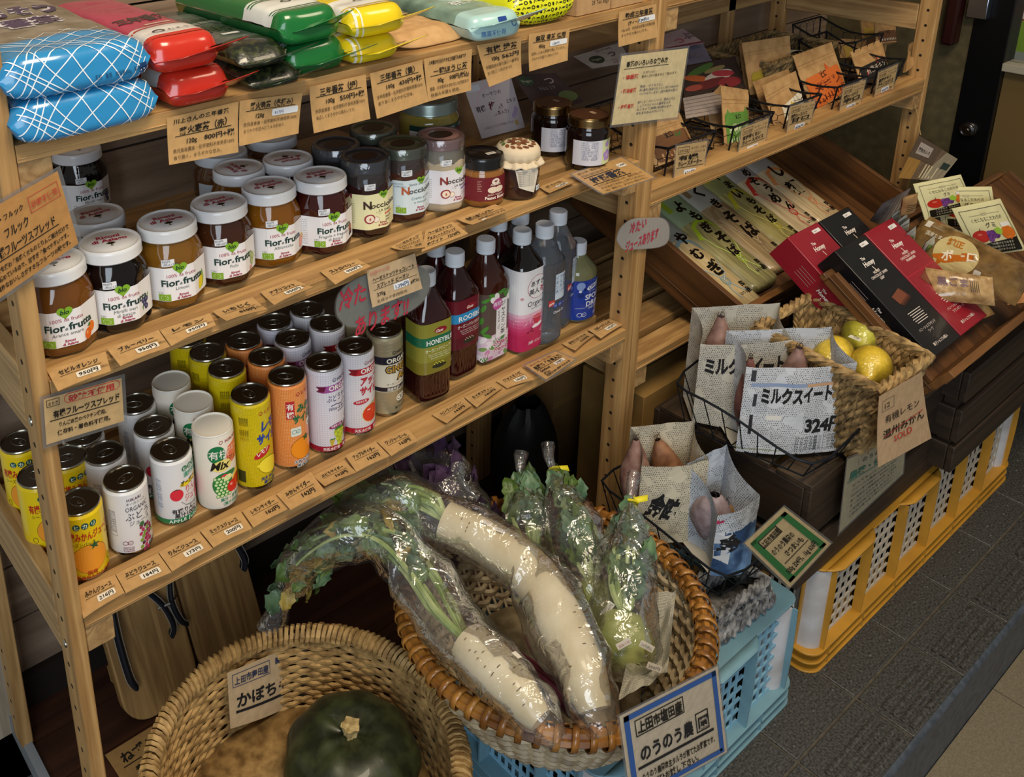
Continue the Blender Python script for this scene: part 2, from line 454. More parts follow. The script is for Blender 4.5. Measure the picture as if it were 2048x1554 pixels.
def tile_mat(kind):
    m, nt, b = _new('tile ' + kind); L = nt.links.new
    tc = nt.nodes.new('ShaderNodeTexCoord')
    n = nt.nodes.new('ShaderNodeTexNoise'); n.inputs['Scale'].default_value = 260; n.inputs['Detail'].default_value = 4
    r = nt.nodes.new('ShaderNodeValToRGB')
    c = {'dark': ('#2a2a29', '#5a5956'), 'beige': ('#6f6653', '#857a64'), 'stone': ('#2c2f31', '#45494b')}[kind]
    r.color_ramp.elements[0].position, r.color_ramp.elements[1].position = .35, .72
    r.color_ramp.elements[0].color, r.color_ramp.elements[1].color = lin(c[0]), lin(c[1])
    L(tc.outputs['Object'], n.inputs['Vector']); L(n.outputs[0], r.inputs[0]); L(r.outputs[0], b.inputs['Base Color'])
    b.inputs['Roughness'].default_value = .42 if kind == 'dark' else .6
    bp = nt.nodes.new('ShaderNodeBump'); bp.inputs['Strength'].default_value = .55 if kind == 'dark' else .12; bp.inputs['Distance'].default_value = .0012
    L(n.outputs[0], bp.inputs['Height']); L(bp.outputs[0], b.inputs['Normal'])
    return m
DT, BT = tile_mat('dark'), tile_mat('beige')
TS = .179                                              # pitch of the dark tiles
GY = .469                                              # front groove of the tile row
def floor_tiles():
    b = MB(); g = .0045
    x0 = .961 * 1.42 - TS * 8
    rr = random.Random(3)
    for i in range(20):
        xa, xb = x0 + i * TS + g / 2, x0 + (i + 1) * TS - g / 2
        for j in range(5):                             # rows running back under the crates
            ya, yb = GY + g / 2 + j * TS, GY + (j + 1) * TS - g / 2
            b.box(xa, xb, ya, yb, -.02, 0, 0)
            if j == 0:
                for k in range(16):                    # raised pips of the anti-slip surface
                    px = xa + (k % 4 + .5) * (xb - xa) / 4 + rr.uniform(-.012, .012); py = ya + (k // 4 + .5) * (yb - ya) / 4 + rr.uniform(-.012, .012)
                    b.lathe([(.0042, -.001), (.0036, .0009), (.0016, .0016)], 8, 0, None, (px, py), False)
        b.box(xa, xb, GY - .092, GY - g / 2, -.02, 0, 0)   # nosing row with long ribs
        for k in range(4):
            y = GY - .038 - k * .0145
            b.grid(lambda s, t, y=y: V((xa + .012 + s * (xb - xa - .024), y + .0045 * cos(pi * t), .0026 * sin(pi * t))), 2, 6, 0)
    b.box(x0, x0 + 20 * TS, GY - .09, GY + 5 * TS, -.024, -.0025, 1)
    o = b.build('floor', [DT, mottled('#46413a', '#5d574b', 60, .9)], bevel=.0015)
    return struct(o)
floor_tiles()
b = MB(); b.grid(lambda s, t: V((s * 3.6 - .1, GY - .092 - .008 * sin(t * pi / 2), -.008 + .008 * cos(t * pi / 2) - (0 if t < 1 else .0))), 2, 6, 0)
b.box(-.1, 3.5, GY - .0999, GY - .09, -.14, -.008, 0)
struct(b.build('floor_step_nosing', mottled('#3c434c', '#4e5661', 80, .4)))
def lower_floor():
    b = MB(); px, py = .36, .36
    for i in range(-1, 10):
        for j in range(5):
            xa, xb = .62 + i * px, .62 + (i + 1) * px - .002; yb = GY - .101 - j * py; ya = yb - py + .002
            b.box(xa, xb, ya, yb, -.15, -.13, 0)
            for k in range(4):
                for q in (0, 1):
                    u = xa + .03 + q * .19; y = yb - .05 - k * .02 - ((i + q) % 2) * .17
                    b.box(u, u + .12, y - .002, y + .002, -.1305, -.1297, 1)
    b.box(-.4, 4.5, GY - 2, GY - .1, -.17, -.152, 1)
    return struct(b.build('floor_street', [BT, mat('#3a352c', .9)]))
lower_floor()
# wooden floor board the shelves stand on, its metal edge and the stone beside it
BZ, WY = .03, 1.29
b = MB()
for i in range(5): b.box(.262, 2.62, .872 + i * .085, .872 + (i + 1) * .085 - .0015, -.04, BZ, 0)
b.box(.262, .69, .40, .8705, -.04, BZ, 0)
struct(b.build('floor_board', wood('#2c160d', '#4a2a1b', 'x', 14, .45)))
b = MB(); b.box(.248, .2615, .93, WY + .02, -.06, BZ + .006, 0); struct(b.build('trim_1', mat('#8d9298', .45, bump=.2)))
b = MB(); b.box(-.6, .2475, .30, WY + .1, -.06, .0, 0); struct(b.build('floor_stone', tile_mat('stone')))
# walls
def back_wall():
    b = MB(); x0, x1 = .262, 2.62
    z = BZ + .065
    while z < 1.95:
        h = .105
        b.box(x0, x1, WY + .0005, WY + .02, z, z + h - .004, 0); z += h
    b.box(x0, x1, WY + .008, WY + .03, 0, 1.95, 1)
    return struct(b.build('wall_back', [wood('#6e5a49', '#9b8672', 'x', 12, .6), mat('#17110c', .9)]))
back_wall()
b = MB(); b.box(.262, 2.62, WY - .012, WY + .0055, BZ, BZ + .065, 0); struct(b.build('baseboard_back', mat('#1d150e', .6)))
b = MB(); b.box(.222, .2615, WY - .012, WY + .05, 0, 1.95, 0); b.box(.18, .222, WY, WY + .05, 0, 1.95, 1)
struct(b.build('trim_2', [wood('#8f7f6a', '#b9ab95', 'z', 16), mat('#c9cbb8', .6)]))
b = MB(); b.box(-.6, .18, WY + .05, WY + .09, .0, 1.95, 0); struct(b.build('wall_left', mat('#b9b6a4', .8)))
XW = 2.63
b = MB()
b.box(XW, XW + .08, .93, 1.33, -.02, 2.6, 0)                          # olive plaster beside the door
b.box(XW + .001, XW + .08, -.6, .675, -.02, .70, 0)
struct(b.build('wall_right', mottled('#4a4128', '#5a5034', 40, .9, .15)))
# ================================================================ the two shelf units
CAN_Z, JAR_Z, TOP_Z, BAY_Z, LOW_Z = .557, .862, 1.118, .790, .477
YF, YB = .871, 1.25
HOLE = mat('#23170d', .9)
def post(x0, y0, parent, holes=True):
    b = MB(); b.box(x0, x0 + .0185, y0, y0 + .038, .0305, 1.75, 0)
    if holes:
        z = .08
        while z < 1.74:
            for sx in (x0 - .0003, x0 + .0188):
                b.add([V((sx, y0 + .019 + .0032 * cos(2 * pi * k / 10), z + .0032 * sin(2 * pi * k / 10))) for k in range(10)], [tuple(range(10))], 1, False)
            z += .0335
    return b.build('post', [PINE('z'), HOLE], parent, bevel=.0018)
def deck(name, x0, x1, z, t, parent, ym=None, front_h=0., slats=4):
    """front ledge and the slats behind it"""
    b = MB(); b.box(x0, x1, YF + .0005, YF + .046, z - t, z + front_h, 0)
    b.box(x0 + .0005, x1 - .0005, YF - .0008, YF + .001, z - t + .004, z - t + .0052, 0)
    b.build('front_ledge', PINE('x'), parent, bevel=.0018)
    b = MB()
    for i in range(slats):
        y = YF + .0625 + i * .0785
        b.box(x0, x1, y, y + .062, z - t, z, 0)
    b.build('slatted_deck', PINE('x'), parent, bevel=.0018)
    for xa, xb in ((x0, x0 + .034), (x1 - .034, x1)):
        q = MB(); q.box(xa, xb, YF + .003, YB - .003, z - t - .037, z - t - .0004, 0); q.build('batten', PINE2('y'), parent, bevel=.0015)
def unit(label, x0, x1, shelves, left_rail):
    t = thing('shelf_unit', label, 'shelf', ((x0 + x1) / 2, (YF + YB) / 2, .0305))
    kids = set(C.objects)
    for x in (x0, x1 - .0185):
        post(x, YF, t); post(x, YB - .038, t)
    for nm, z, th, fh in shelves: deck(nm, x0 + .019, x1 - .019, z, th, t, None, fh)
    for z in ([.49, .79] if left_rail else []):
        b = MB(); b.box(x0, x0 + .018, YF + .039, YB - .039, z, z + .08, 0); b.build('side_rail', PINE2('y'), t, bevel=.002)
        for y in (YF + .02, YB - .02):
            q = MB(); q.lathe([(.0048, 0), (.0042, .0012), (.002, .0018)], 14); o = q.build('screw', mat('#b9b6ae', .3, 1.), t)
            o.location = (x0 - .0001, y, z + .022); o.rotation_euler = (0, -pi / 2, 0)
    if not left_rail:
        b = MB(); b.box(x0 + .019, x1 - .019, YB - .03, YB - .012, .93, .98, 0); b.build('back_rail', PINE2('x'), t, bevel=.002)
        b = MB(); b.box(x1 - .25, x1 - .22, YB - .03, YB - .01, .79, 1.1, 0); b.build('back_brace', PINE2('z'), t, bevel=.002)
        b = MB(); b.box(x1 - .0185, x1, YF + .039, YB - .039, .905, .96, 0); b.build('side_rail', PINE2('y'), t, bevel=.002)
    for o in set(C.objects) - kids:
        o.location = o.location - t.location
    return t
unit('pine shelf unit with jars, cans and bottles', .246, 1.2495, (('a', CAN_Z, .02, 0), ('b', JAR_Z, .018, 0), ('c', TOP_Z, .018, 0)), True)
unit('pine shelf unit by the olive wall, holding wire baskets', 1.2505, 2.264, (('a', LOW_Z, .018, 0), ('b', BAY_Z, .018, .011), ('c', TOP_Z, .018, 0)), False)

# door beside the shelves: black frame, lower panel, glass above, lock, handle
d = thing('door_1', 'black framed glass door with tan lower panel', 'door', (XW, .7, .0)); d['kind'] = 'structure'
def dpart(n, x0, x1, y0, y1, z0, z1, m, bev=.002, parent=None):
    b = MB(); b.box(x0, x1, y0, y1, z0, z1, 0); o = b.build(n, m, parent or d, bevel=bev); o.location = -d.location if parent is None else V((0, 0, 0)); return o
dpart('door_frame', XW - .004, XW + .06, .852, .934, 0, 2.2, mat('#07080a', .35))
dpart('door_panel', XW + .012, XW + .04, -.5, .852, .437, .752, mat('#6a5530', .55))
dpart('door_ledge', XW - .012, XW + .05, -.5, .852, .752, .772, mat('#a29c8b', .5))
dpart('door_rail', XW + .006, XW + .05, -.5, .852, .405, .437, mat('#1c1a15', .5))
dpart('door_base', XW + .012, XW + .04, -.5, .852, 0, .405, mat('#2f3226', .7))
b = MB(); b.box(XW + .02, XW + .024, -.5, .852, .772, 2.1, 0); o = b.build('glass', mat('#ffffff', .02, trans=1., ior=1.02), d); o.location = -d.location
kn = MB(); kn.lathe([(.021, 0), (.021, .006), (.019, .009), (.0165, .0095), (.0165, .013), (.0125, .0145), (.0125, .0115), (.006, .0115), (.0052, .0155)], 32)
o = kn.build('lock_knob', mat('#8f8f90', .22, 1.), d); o.location = V((XW - .0045, .899, .589)) - d.location; o.rotation_euler = (0, -pi / 2, 0)
dpart('door_handle', XW - .05, XW - .004, .955, .985, .80, 1.4, mat('#2a0d0c', .35), .008)
dpart('door_latch', XW - .03, XW - .004, .90, .945, .873, .93, mat('#a9b3c4', .25, 1.), .002)
# what shows through the door glass: a green and red poster on the far side of the passage
b = MB(); b.box(3.5, 3.52, -.5, 2.2, -.02, 2.4, 0); struct(b.build('wall_outside', mat('#9aa19a', .8)))
s = Sheet(); s.rect(0, 0, .9, .34, '#7fa22e', 0); s.rect(0, .1, .9, .2, '#9a3038', 1); s.ell(.3, .2, .16, .05, '#d0692c', 2); s.ell(.6, .17, .14, .045, '#d78a3c', 2); s.ell(.45, .13, .1, .03, '#e8d9cf', 3)
tag(s.build('poster', lambda u, v, l: V((3.499 - l, 1.5 - u, .60 + v)), lift=.001, center=True), 'green poster with red and orange band seen through the door glass', 'poster')
# ================================================================ juice cans
STEEL = mat('#a9a59b', .24, 1.); STEEL2 = mat('#8e8a80', .3, 1.)
def wrap(R, z0=0., ang=0.):
    def f(u, v, l):
        a = u / R + ang; r = R + .00015 + l
        return V((r * sin(a), -r * cos(a), z0 + v))
    return f
def can(label, R, h, body, draw, lid=STEEL, tab_rot=0., group=None, slim=True, tearlid=False):
    t = thing('beverage_can', label, 'can', group=group)
    b = MB(); n = .0022 if slim else .0008
    b.lathe([(R - .0035, 0), (R - .0012, .001), (R - .0006, .0035), (R, .0055), (R, h - .0065), (R - n, h - .0035), (R - n, h - .0022)], 48, [1, 1, 1, 0, 0, 1], None)
    b.build('body', [body, lid], t)
    s = Sheet(.32, .25); draw(s, R, h)
    s.build('label_print', wrap(R), t, step=.0035)
    l = MB(); Rl = R - n + .0006
    l.lathe([(Rl - .0006, h - .0024), (Rl, h - .0012), (Rl - .0006, h), (Rl - .0014, h - .0004), (Rl - .0022, h - .0048), (Rl - .005, h - .0052), (Rl - .007, h - .0042), (.001, h - .0042)], 48, 0, None, cap0=False)
    L = l.build('lid', lid, t)
    if tearlid: return t, L
    tb = MB()
    p = [V((.0068 * cos(a) , .011 * sin(a) + .002, h - .0026)) for a in [2 * pi * k / 18 for k in range(18)]]
    tb.tube(p, .0011, 6, 0, True)
    tb.grid(lambda u, v: V(((u - .5) * .011, -.0035 - v * .005, h - .0024)), 3, 3, 0)
    tb.lathe([(.0026, h - .0044), (.0026, h - .0018), (.0012, h - .0012)], 12, 0, None, (0, -.001), cap0=False)
    sc = [V((.0125 * cos(a), .014 * sin(a) - .001, h - .0040)) for a in [2 * pi * k / 26 for k in range(26)]]
    tb.tube(sc, .0007, 5, 0, True)
    o = tb.build('pull_tab', STEEL2, L); o.rotation_euler = (0, 0, tab_rot)
    return t, L
RC = .0265
def jas(s, x, y, k, col):                              # the round organic mark
    s.ring(x - .3 * k, y, .30 * k, .26 * k, .06 * k, col, 3); s.ring(x + .3 * k, y, .30 * k, .26 * k, .06 * k, col, 3)
    s.rect(x - .03 * k, y - .2 * k, x + .03 * k, y + .2 * k, col, 3); s.text('JAS', x + .12 * k, y - .07 * k, .2 * k, col, 3)
def smalllines(s, x0, y0, x1, n, dy, col, rows):
    for i in range(n): s.text(rows[i % len(rows)], x0, y0 - i * dy, dy * .82, col, 2, fit=x1 - x0)
def orange(s, x, y, r, col='#ee9a2b', star=True, edge='#7a4a16'):
    s.ell(x, y, r, r * .92, edge, 1.5, 36); s.ell(x, y, r - .0005, r * .92 - .0005, col, 2, 36)
    for k in range(7): s.ell(x - r * .35 + k * .0016, y + r * .72 - (k % 3) * .0012, .0003, .0003, edge, 3, 6)
    if star:
        p = []
        for k in range(10):
            a = pi / 2 + pi * k / 5; q = (.0065 if k % 2 == 0 else .0028)
            p.append((x + r * .28 + q * cos(a), y + r * .78 + q * sin(a) * .9))
        s.poly(p, '#1f5a34', 4)
def d_mikan(s, R, h):
    for i, c in enumerate('ヒカリ'):
        s.ell(-.012 + i * .0098, h - .017, .0042, .0042, '#0f5a4c', 2); s.text(c, -.012 + i * .0098, h - .0196, .0066, '#f4f0d8', 3, .02, al='c')
    s.text('有機みかんジュース', -.0285, h - .036, .0125, '#c0301c', 3, .028, fit=.061)
    s.text('シーズンパック', -.026, h - .0445, .0062, '#3b2a14', 3, fit=.034)
    s.text('果汁100%', .024, h - .044, .005, '#8a5a1c', 3)
    orange(s, .0, .031, .022)
    s.text('国産', .0, .0095, .0062, '#b03a1a', 4, .02, al='c'); s.text('有機温州みかん使用', 0, .0035, .0058, '#b03a1a', 4, .02, al='c', fit=.05)
    s.ring(-.0255, .018, .003, .004, .0006, '#3d4d20'); s.ring(.0256, .018, .003, .004, .0006, '#3d4d20')
YEL = mat('#f0cf12', .3, coat=.3); WHT = mat('#e9e7e6', .32, coat=.3)
mikan, _ = can('yellow orange juice can in front, just right of the left post', RC, .095, YEL, d_mikan, tab_rot=.5, group='yellow orange juice cans')
def d_grape(s, R, h):
    s.text('HIKARI', -.001, h - .0155, .0052, '#5c2a48', 3, .02, al='c', track=.0004)
    s.text('オーガニック', .001, h - .021, .0042, '#55505a', 3, al='c'); s.text('ORGANIC', .002, h - .030, .0088, '#55505a', 3, al='c', fit=.030)
    s.text('ぶどう', .003, h - .0425, .0125, '#4a4652', 3, al='c', sx=.9); s.text('ジュース', .004, h - .0505, .0072, '#4a4652', 3, al='c')
    r = random.Random(4)
    for j in range(8):
        for i in range(5 - j // 2 if j > 1 else 3):
            x = .004 + i * .0052 + (j % 2) * .0026 - (0 if j < 2 else .001); y = .037 - j * .0047
            s.ell(x + r.uniform(-.0005, .0005), y, .0023, .0025, r.choice(['#8e1f4c', '#b52a5e', '#a3224f', '#59203c', '#b52a5e', '#2f6b3a', '#7a9a2f']), 3, 14)
    s.poly([(.001, .0405), (.0035, .0445), (.0075, .0445), (.0085, .0405), (.0055, .0375)], '#2f6b3a', 3)
    jas(s, -.014, .020, .010, '#7a2050'); smalllines(s, -.0205, .0125, -.007, 3, .0028, '#7a2050', ['有機農産物加工食品', '認定機関', '日本農林規格'])
    s.frame(-.036, .03, -.026, .066, .0004, '#9a96a0'); smalllines(s, -.0355, .063, -.0265, 9, .0034, '#8a8690', ['名称', '原材料名', '有機ぶどう', '内容量', '賞味期限'])
    s.text('100%', .012, .0045, .0075, '#2b2730', 4, .02)
grape, _ = can('white grape juice can with red berry dots, in front', RC, .095, WHT, d_grape, tab_rot=-1.3, group='white grape juice cans')
def d_apple(s, R, h):
    for i, c in enumerate('ヒカリ'):
        s.ell(.0045 + i * .0085, h - .0165, .004, .004, '#2f7a52', 2); s.text(c, .0045 + i * .0085, h - .019, .006, '#f0f2ee', 3, .02, al='c')
    s.text('濃縮還元', .002, h - .0285, .0078, '#49a183', 3, .02, fit=.027)
    s.poly([(-.004, h - .0405), (-.002, h - .0365), (.032, h - .0335), (.034, h - .0385), (.005, h - .0425)], '#f0d21c', 1.5)
    s.text('オーガニック', -.003, h - .040, .0085, '#1d1b14', 3, .03, fit=.036, slant=.2)
    s.ell(-.0085, .0455, .0085, .0085, '#d8283c', 2, 30); s.line([(-.012, .0525), (-.0085, .054), (-.0045, .053)], .0008, '#3c2a1c', 3); s.ell(-.0085, .0535, .0012, .0007, '#3c2a1c', 3, 10)
    s.text('りんご', .002, .045, .0125, '#d42a40', 3, .0, fit=.026); s.text('ジュース', .001, .033, .0125, '#d42a40', 3, .0, fit=.030)
    s.line([(-.004, .034), (.002, .0275), (.012, .025), (.022, .027)], .0005, '#8a8a90', 2); s.line([(-.003, .0335), (.003, .0265), (.013, .0238), (.023, .026)], .0005, '#8a8a90', 2)
    s.ell(.030, .036, .009, .016, '#cf2638', 2)
    s.text('有機りんご', .002, .0185, .0075, '#1d1d1f', 3, .02, al='c'); s.text('果汁100%', .002, .0115, .0075, '#1d1d1f', 3, .02, al='c')
    n = 28; w = 2 * pi * R
    s.rect(-w / 2, .004, w / 2, .0105, '#1d7a45', 1.2); s.text('APPLE JUICE', .002, .0049, .0062, '#f4f6f2', 3, .02, al='c', track=.0004, fit=.046)
    s.rect(-.034, .02, -.030, .07, '#cfd4dc', 1); smalllines(s, -.0355, .066, -.027, 12, .0035, '#8d93a0', ['名称', 'りんご', '原材料', '内容量'])
apple, _ = can('white apple juice can with a red apple and green foot band, in front', RC, .097, WHT, d_apple, tab_rot=.15, group='white apple juice cans')
CREAM = mat('#efe6d6', .45)
def d_mix(s, R, h):
    s.text('HIKARI', .002, h - .0135, .0066, '#a3203c', 3, .02, al='l', track=.0006, fit=.024); s.ring(-.0035, h - .011, .0022, .0022, .0007, '#a3203c', 3)
    s.ell(-.010, h - .028, .0115, .0125, '#1f7a4a', 1, 30); s.poly([(.002, h - .0345), (.006, h - .021), (.032, h - .015), (.032, h - .045), (.006, h - .047)], '#ef7a55', 1.4)
    s.ell(-.004, h - .046, .014, .0085, '#f4e07c', 1.8, 30)
    s.text('有機', -.0205, h - .0335, .0135, '#f6f3e6', 3, .01); s.text('フルーツ', .0035, h - .030, .0098, '#fbeedd', 3, .01, fit=.026, slant=.15); s.text('ジュース', .006, h - .0435, .0098, '#3c1d14', 3, .01, fit=.026, slant=.15)
    s.text('Mix', -.0185, h - .0505, .016, '#191612', 4, .03, slant=.3); s.text('ミックス', -.005, h - .0375, .0036, '#5a5030', 4)
    r = random.Random(2)
    s.ell(-.0045, .038, .014, .017, '#1f7a3c', 1.6, 20)
    for j in range(7):
        for i in range(4):
            s.ell(-.0145 + i * .0052 + (j % 2) * .002 + j * .0004, .0475 - j * .0044, .0026, .0026, '#2f8a3c', 2, 14); s.ell(-.0145 + i * .0052 + (j % 2) * .002 + j * .0004, .0477 - j * .0044, .0019, .0019, '#cfe6a8', 2.5, 12)
    s.ell(.004, .0505, .013, .0045, '#1f7a3c', 1.5); s.ell(-.002, .049, .005, .0035, '#d8384a', 2); s.ell(.003, .046, .0062, .0045, '#f4eaa0', 2.4)
    s.ell(.021, .041, .013, .008, '#f2d23c', 2.2, rot=.5); s.ell(.0225, .0395, .0115, .0065, '#f6e48c', 2.3, rot=.5)
    s.ell(.0095, .0305, .0088, .0088, '#d8261e', 3); s.ell(.019, .0345, .009, .0085, '#cf2018', 2.8); s.ell(.007, .0335, .0022, .0018, '#f4a89a', 4, 12)
    s.text('100%', .011, .0195, .0072, '#d8261e', 4, .03, rot=.3)
    s.text('果汁・野菜汁', -.0095, .0125, .0058, '#2b8a6e', 3, .02, fit=.033); s.text('（果汁分85%）', -.0095, .006, .0056, '#2b8a6e', 3, .02, fit=.033)
mix, mixlid = can('cream paper can of mixed fruit juice, in front', RC, .112, CREAM, d_mix, lid=mat('#f1ece0', .5), group='cream mixed juice cans', slim=False, tearlid=True)
s = Sheet(.5); s.rrect(-.013, -.017, .013, .017, .002, '#f3ead6', 1)
for x, y, k in ((-.002, .009, 1.), (.001, -.006, 1.1)):
    s.ring(x, y, .0055 * k, .0045 * k, .0006, '#b83a34', 2); s.ring(x, y, .0028 * k, .0022 * k, .0006, '#b83a34', 2)
for y in (.0145, .0015, -.0135): s.text('あけくち', -.008, y - .001, .0036, '#b83a34', 2)
s.ring(.008, .011, .002, .002, .0005, '#b83a34'); s.ring(.008, -.012, .002, .002, .0005, '#b83a34'); s.line([(-.012, -.015), (-.012, .015)], .0004, '#b83a34'); s.line([(.011, -.008), (.011, .006)], .0004, '#b83a34')
s.build('peel_tab', lambda u, v, l: V((u, v, .112 - .0040 + l)), mixlid).rotation_euler = (0, 0, .55)
LEM = dots('#efd416', '#c7b20a', .0021, .40, square=True)
def vert_text(s, x, y0, y1, n, col):
    for i in range(n): s.text('糖類酸味料', x - i * .0026, y0, .0024, col, 2, vert=True); s.text('炭酸飲料レモン', x - i * .0026, y0 - .018, .0024, col, 2, vert=True)
def hikari(s, x, y, k, col, t='ヒカリ'):
    s.ring(x, y + .35 * k, .38 * k, .38 * k, .12 * k, col, 3); s.line([(x - .15 * k, y + .3 * k), (x, y + .05 * k), (x + .15 * k, y + .3 * k)], .1 * k, col, 3); s.text(t, x + .6 * k, y, k, col, 3, .02)
def d_lemon(s, R, h):
    hikari(s, -.001, h - .0195, .0065, '#b8482a')
    s.text('レモン', -.0035, h - .044, .0175, '#1d3f9e', 3, .05, fit=.041, slant=.12); s.text('サイダー', -.0085, h - .062, .0165, '#1d3f9e', 3, .05, fit=.048, slant=.12)
    s.ell(-.001, .0555, .0135, .0052, '#c3262c', 2, 28, rot=.42); s.text('レモン', -.009, .0515, .0085, '#fbf6e6', 3, .02, rot=.42, fit=.019)
    s.ell(.009, .0335, .018, .0125, '#6b5a10', 1.6, 36, rot=-.35); s.ell(.009, .0335, .0175, .012, '#f7e13a', 2, 36, rot=-.35); s.ell(-.0075, .0375, .003, .002, '#f7e13a', 2.1)
    s.text('天然水使用', .0085, .0135, .0058, '#2c3d7a', 3, .03, al='c'); s.text('果汁10%', .0085, .0072, .0058, '#2c3d7a', 3, .03, al='c')
    vert_text(s, -.0195, h - .022, .02, 5, '#4a4410'); s.rect(-.038, .012, -.026, .03, '#3a3a12', 1.2)
lemon, _ = can('tall yellow lemon soda can, front of its row', RC, .133, LEM, d_lemon, tab_rot=.1, group='yellow lemon soda cans')
ORG = dots('#ee8a3a', '#f6c48e', .0023, .22, square=True)
def d_orsoda(s, R, h):
    hikari(s, -.001, h - .0185, .0065, '#b8362e')
    s.rect(-.0185, h - .052, -.0065, h - .025, '#c22a34', 1.5); s.text('有', -.0125, h - .037, .0105, '#f6efe2', 3, .02, al='c'); s.text('機', -.0125, h - .0495, .0105, '#f6efe2', 3, .02, al='c')
    s.text('みかん', -.0035, h - .0435, .0135, '#17693f', 3, .05, fit=.035, slant=.12); s.text('サイダー', -.010, h - .0595, .0145, '#17693f', 3, .05, fit=.043, slant=.12)
    s.rrect(-.013, .053, .002, .0665, .002, '#dfe6dc', 1.4); jas(s, -.0055, .060, .010, '#5d8f7a'); s.rrect(.013, .060, .024, .071, .003, '#eef0ea', 1.4); s.text('果汁入り', .0145, .0645, .0036, '#33613f', 3); s.text('炭酸飲料', .0145, .0615, .0036, '#33613f', 3)
    orange(s, .004, .0315, .0185, '#f0921e')
    s.text('天然水使用', .004, .0095, .0056, '#f4f0e4', 3.5, .09, al='c'); s.text('天然水使用', .004, .0095, .0056, '#274a6e', 4, .02, al='c'); s.text('果汁10%', .004, .0035, .0056, '#f4f0e4', 3.5, .09, al='c'); s.text('果汁10%', .004, .0035, .0056, '#274a6e', 4, .02, al='c')
orsoda, _ = can('tall orange mandarin soda can with a checked print, front of its row', RC, .133, ORG, d_orsoda, tab_rot=.7, group='orange mandarin soda cans')
GRP = dots('#e4e2ec', '#8e8fb4', .0036, .13)
def bandw(s, R, y0, y1, col, l=1.2): w = 2 * pi * R; s.rect(-w / 2, y0, w / 2, y1, col, l)
def ribbon(s, y, c1, c2, x0=-.02, k=1.):
    s.poly([(x0, y - .0005), (x0 - .006, y + .001), (x0 - .004, y + .005), (x0 - .008, y + .0095), (x0 + .04, y + .0115), (.04, y + .0125), (.04, y + .0015), (x0 + .03, y)], c1, 1.4)
    s.poly([(x0 - .008, y + .0015), (x0 - .004, y + .0052), (x0 - .008, y + .009), (x0 + .006, y + .0095), (x0 + .003, y + .001)], c2, 1.6)
    s.text('ORGANIC', x0 + .0095, y + .0022, .0105, '#fbf4ee', 3, .03, fit=.048)
def grapes(s, x, y, c1, c2, k=1., leaf='#2f7a34'):
    s.poly([(x - .006 * k, y + .008 * k), (x - .002 * k, y + .0115 * k), (x + .003 * k, y + .009 * k), (x + .008 * k, y + .0125 * k), (x + .009 * k, y + .007 * k), (x, y + .004 * k), (x - .007 * k, y + .003 * k)], leaf, 2)
    for j in range(6):
        for i in range(4 - j // 2):
            s.ell(x + (i - (3 - j // 2) / 2) * .0034 * k, y + .005 * k - j * .0033 * k, .0021 * k, .0021 * k, c1 if (i + j) % 2 else c2, 3, 12)
def d_grsoda(s, R, h):
    hikari(s, -.002, h - .0185, .0065, '#5a5a7a', 'HIKARI'); ribbon(s, h - .034, '#a4559a', '#6b1438')
    s.text('ぶどうサイダー', -.0135, h - .049, .0125, '#3a3560', 3, .0, fit=.052); s.line([(-.008, h - .056), (.0, h - .0545), (.008, h - .057), (.016, h - .053), (.024, h - .055)], .0012, '#4a4668', 3); s.line([(.002, h - .067), (.01, h - .066), (.018, h - .0675), (.028, h - .064)], .001, '#4a4668', 3)
    s.text('White & Red Grape', -.0115, h - .0635, .0072, '#3a3560', 3, .0, slant=.3, fit=.043)
    s.ell(-.0005, .0435, .0115, .0036, '#8e2a62', 2, rot=.12); s.text('砂糖不使用', -.0085, .0415, .0042, '#f4e6ee', 3, .01, rot=.12, fit=.016); s.ell(.026, .052, .009, .0036, '#8e2a62', 2, rot=.3)
    grapes(s, .004, .0285, '#c3cf3c', '#a3b52c', 1.25); grapes(s, .0195, .0315, '#8e2442', '#6b1a34', 1.25, '#7a2a3a'); grapes(s, -.008, .019, '#cdb84a', '#b8a03c', .5)
    bandw(s, R, .0045, .0125, '#9e1830'); s.text('天然水使用　果汁入り', .004, .0060, .0056, '#f6e8e8', 3, .02, al='c', fit=.05)
grsoda, _ = can('tall lilac grape soda can with dots, front of its row', RC, .133, GRP, d_grsoda, tab_rot=1.3, group='lilac grape soda cans')
APL = dots('#ebe6e8', '#8fa2c4', .0036, .13)
def d_apsoda(s, R, h):
    hikari(s, -.002, h - .0185, .0062, '#a46a74', 'HIKARI'); ribbon(s, h - .034, '#c0242e', '#8e1420')
    s.text('アップル', -.012, h - .050, .0145, '#c0283a', 3, .05, fit=.046, slant=.15); s.text('サイダー', -.0125, h - .0655, .0145, '#c0283a', 3, .05, fit=.046, slant=.15)
    s.ell(-.010, .0555, .012, .0038, '#c0283a', 2, rot=.12); s.text('砂糖不使用', -.018, .0535, .0042, '#f6e6e6', 3, .01, rot=.12, fit=.016)
    s.ell(.006, .0335, .0155, .0145, '#e8c04a', 1.8, 36); s.ell(.006, .0335, .0148, .0138, '#d83a24', 2, 36); s.ell(.0215, .037, .0135, .013, '#e06a2c', 1.9, 30); s.ell(.001, .040, .003, .001, '#f6d6c4', 3); s.line([(.004, .046), (.007, .049), (.012, .050)], .0009, '#5a7a24', 3)
    bandw(s, R, .0045, .0125, '#b51c2e'); s.text('天然水使用　果汁入り', .004, .0060, .0056, '#f6e8e8', 3, .02, al='c', fit=.05)
apsoda, _ = can('tall dotted white apple soda can with red ribbon, front of its row', RC, .133, APL, d_apsoda, tab_rot=1.4, group='dotted apple soda cans')
GLD = mat('#c9bd9a', .3, .55)
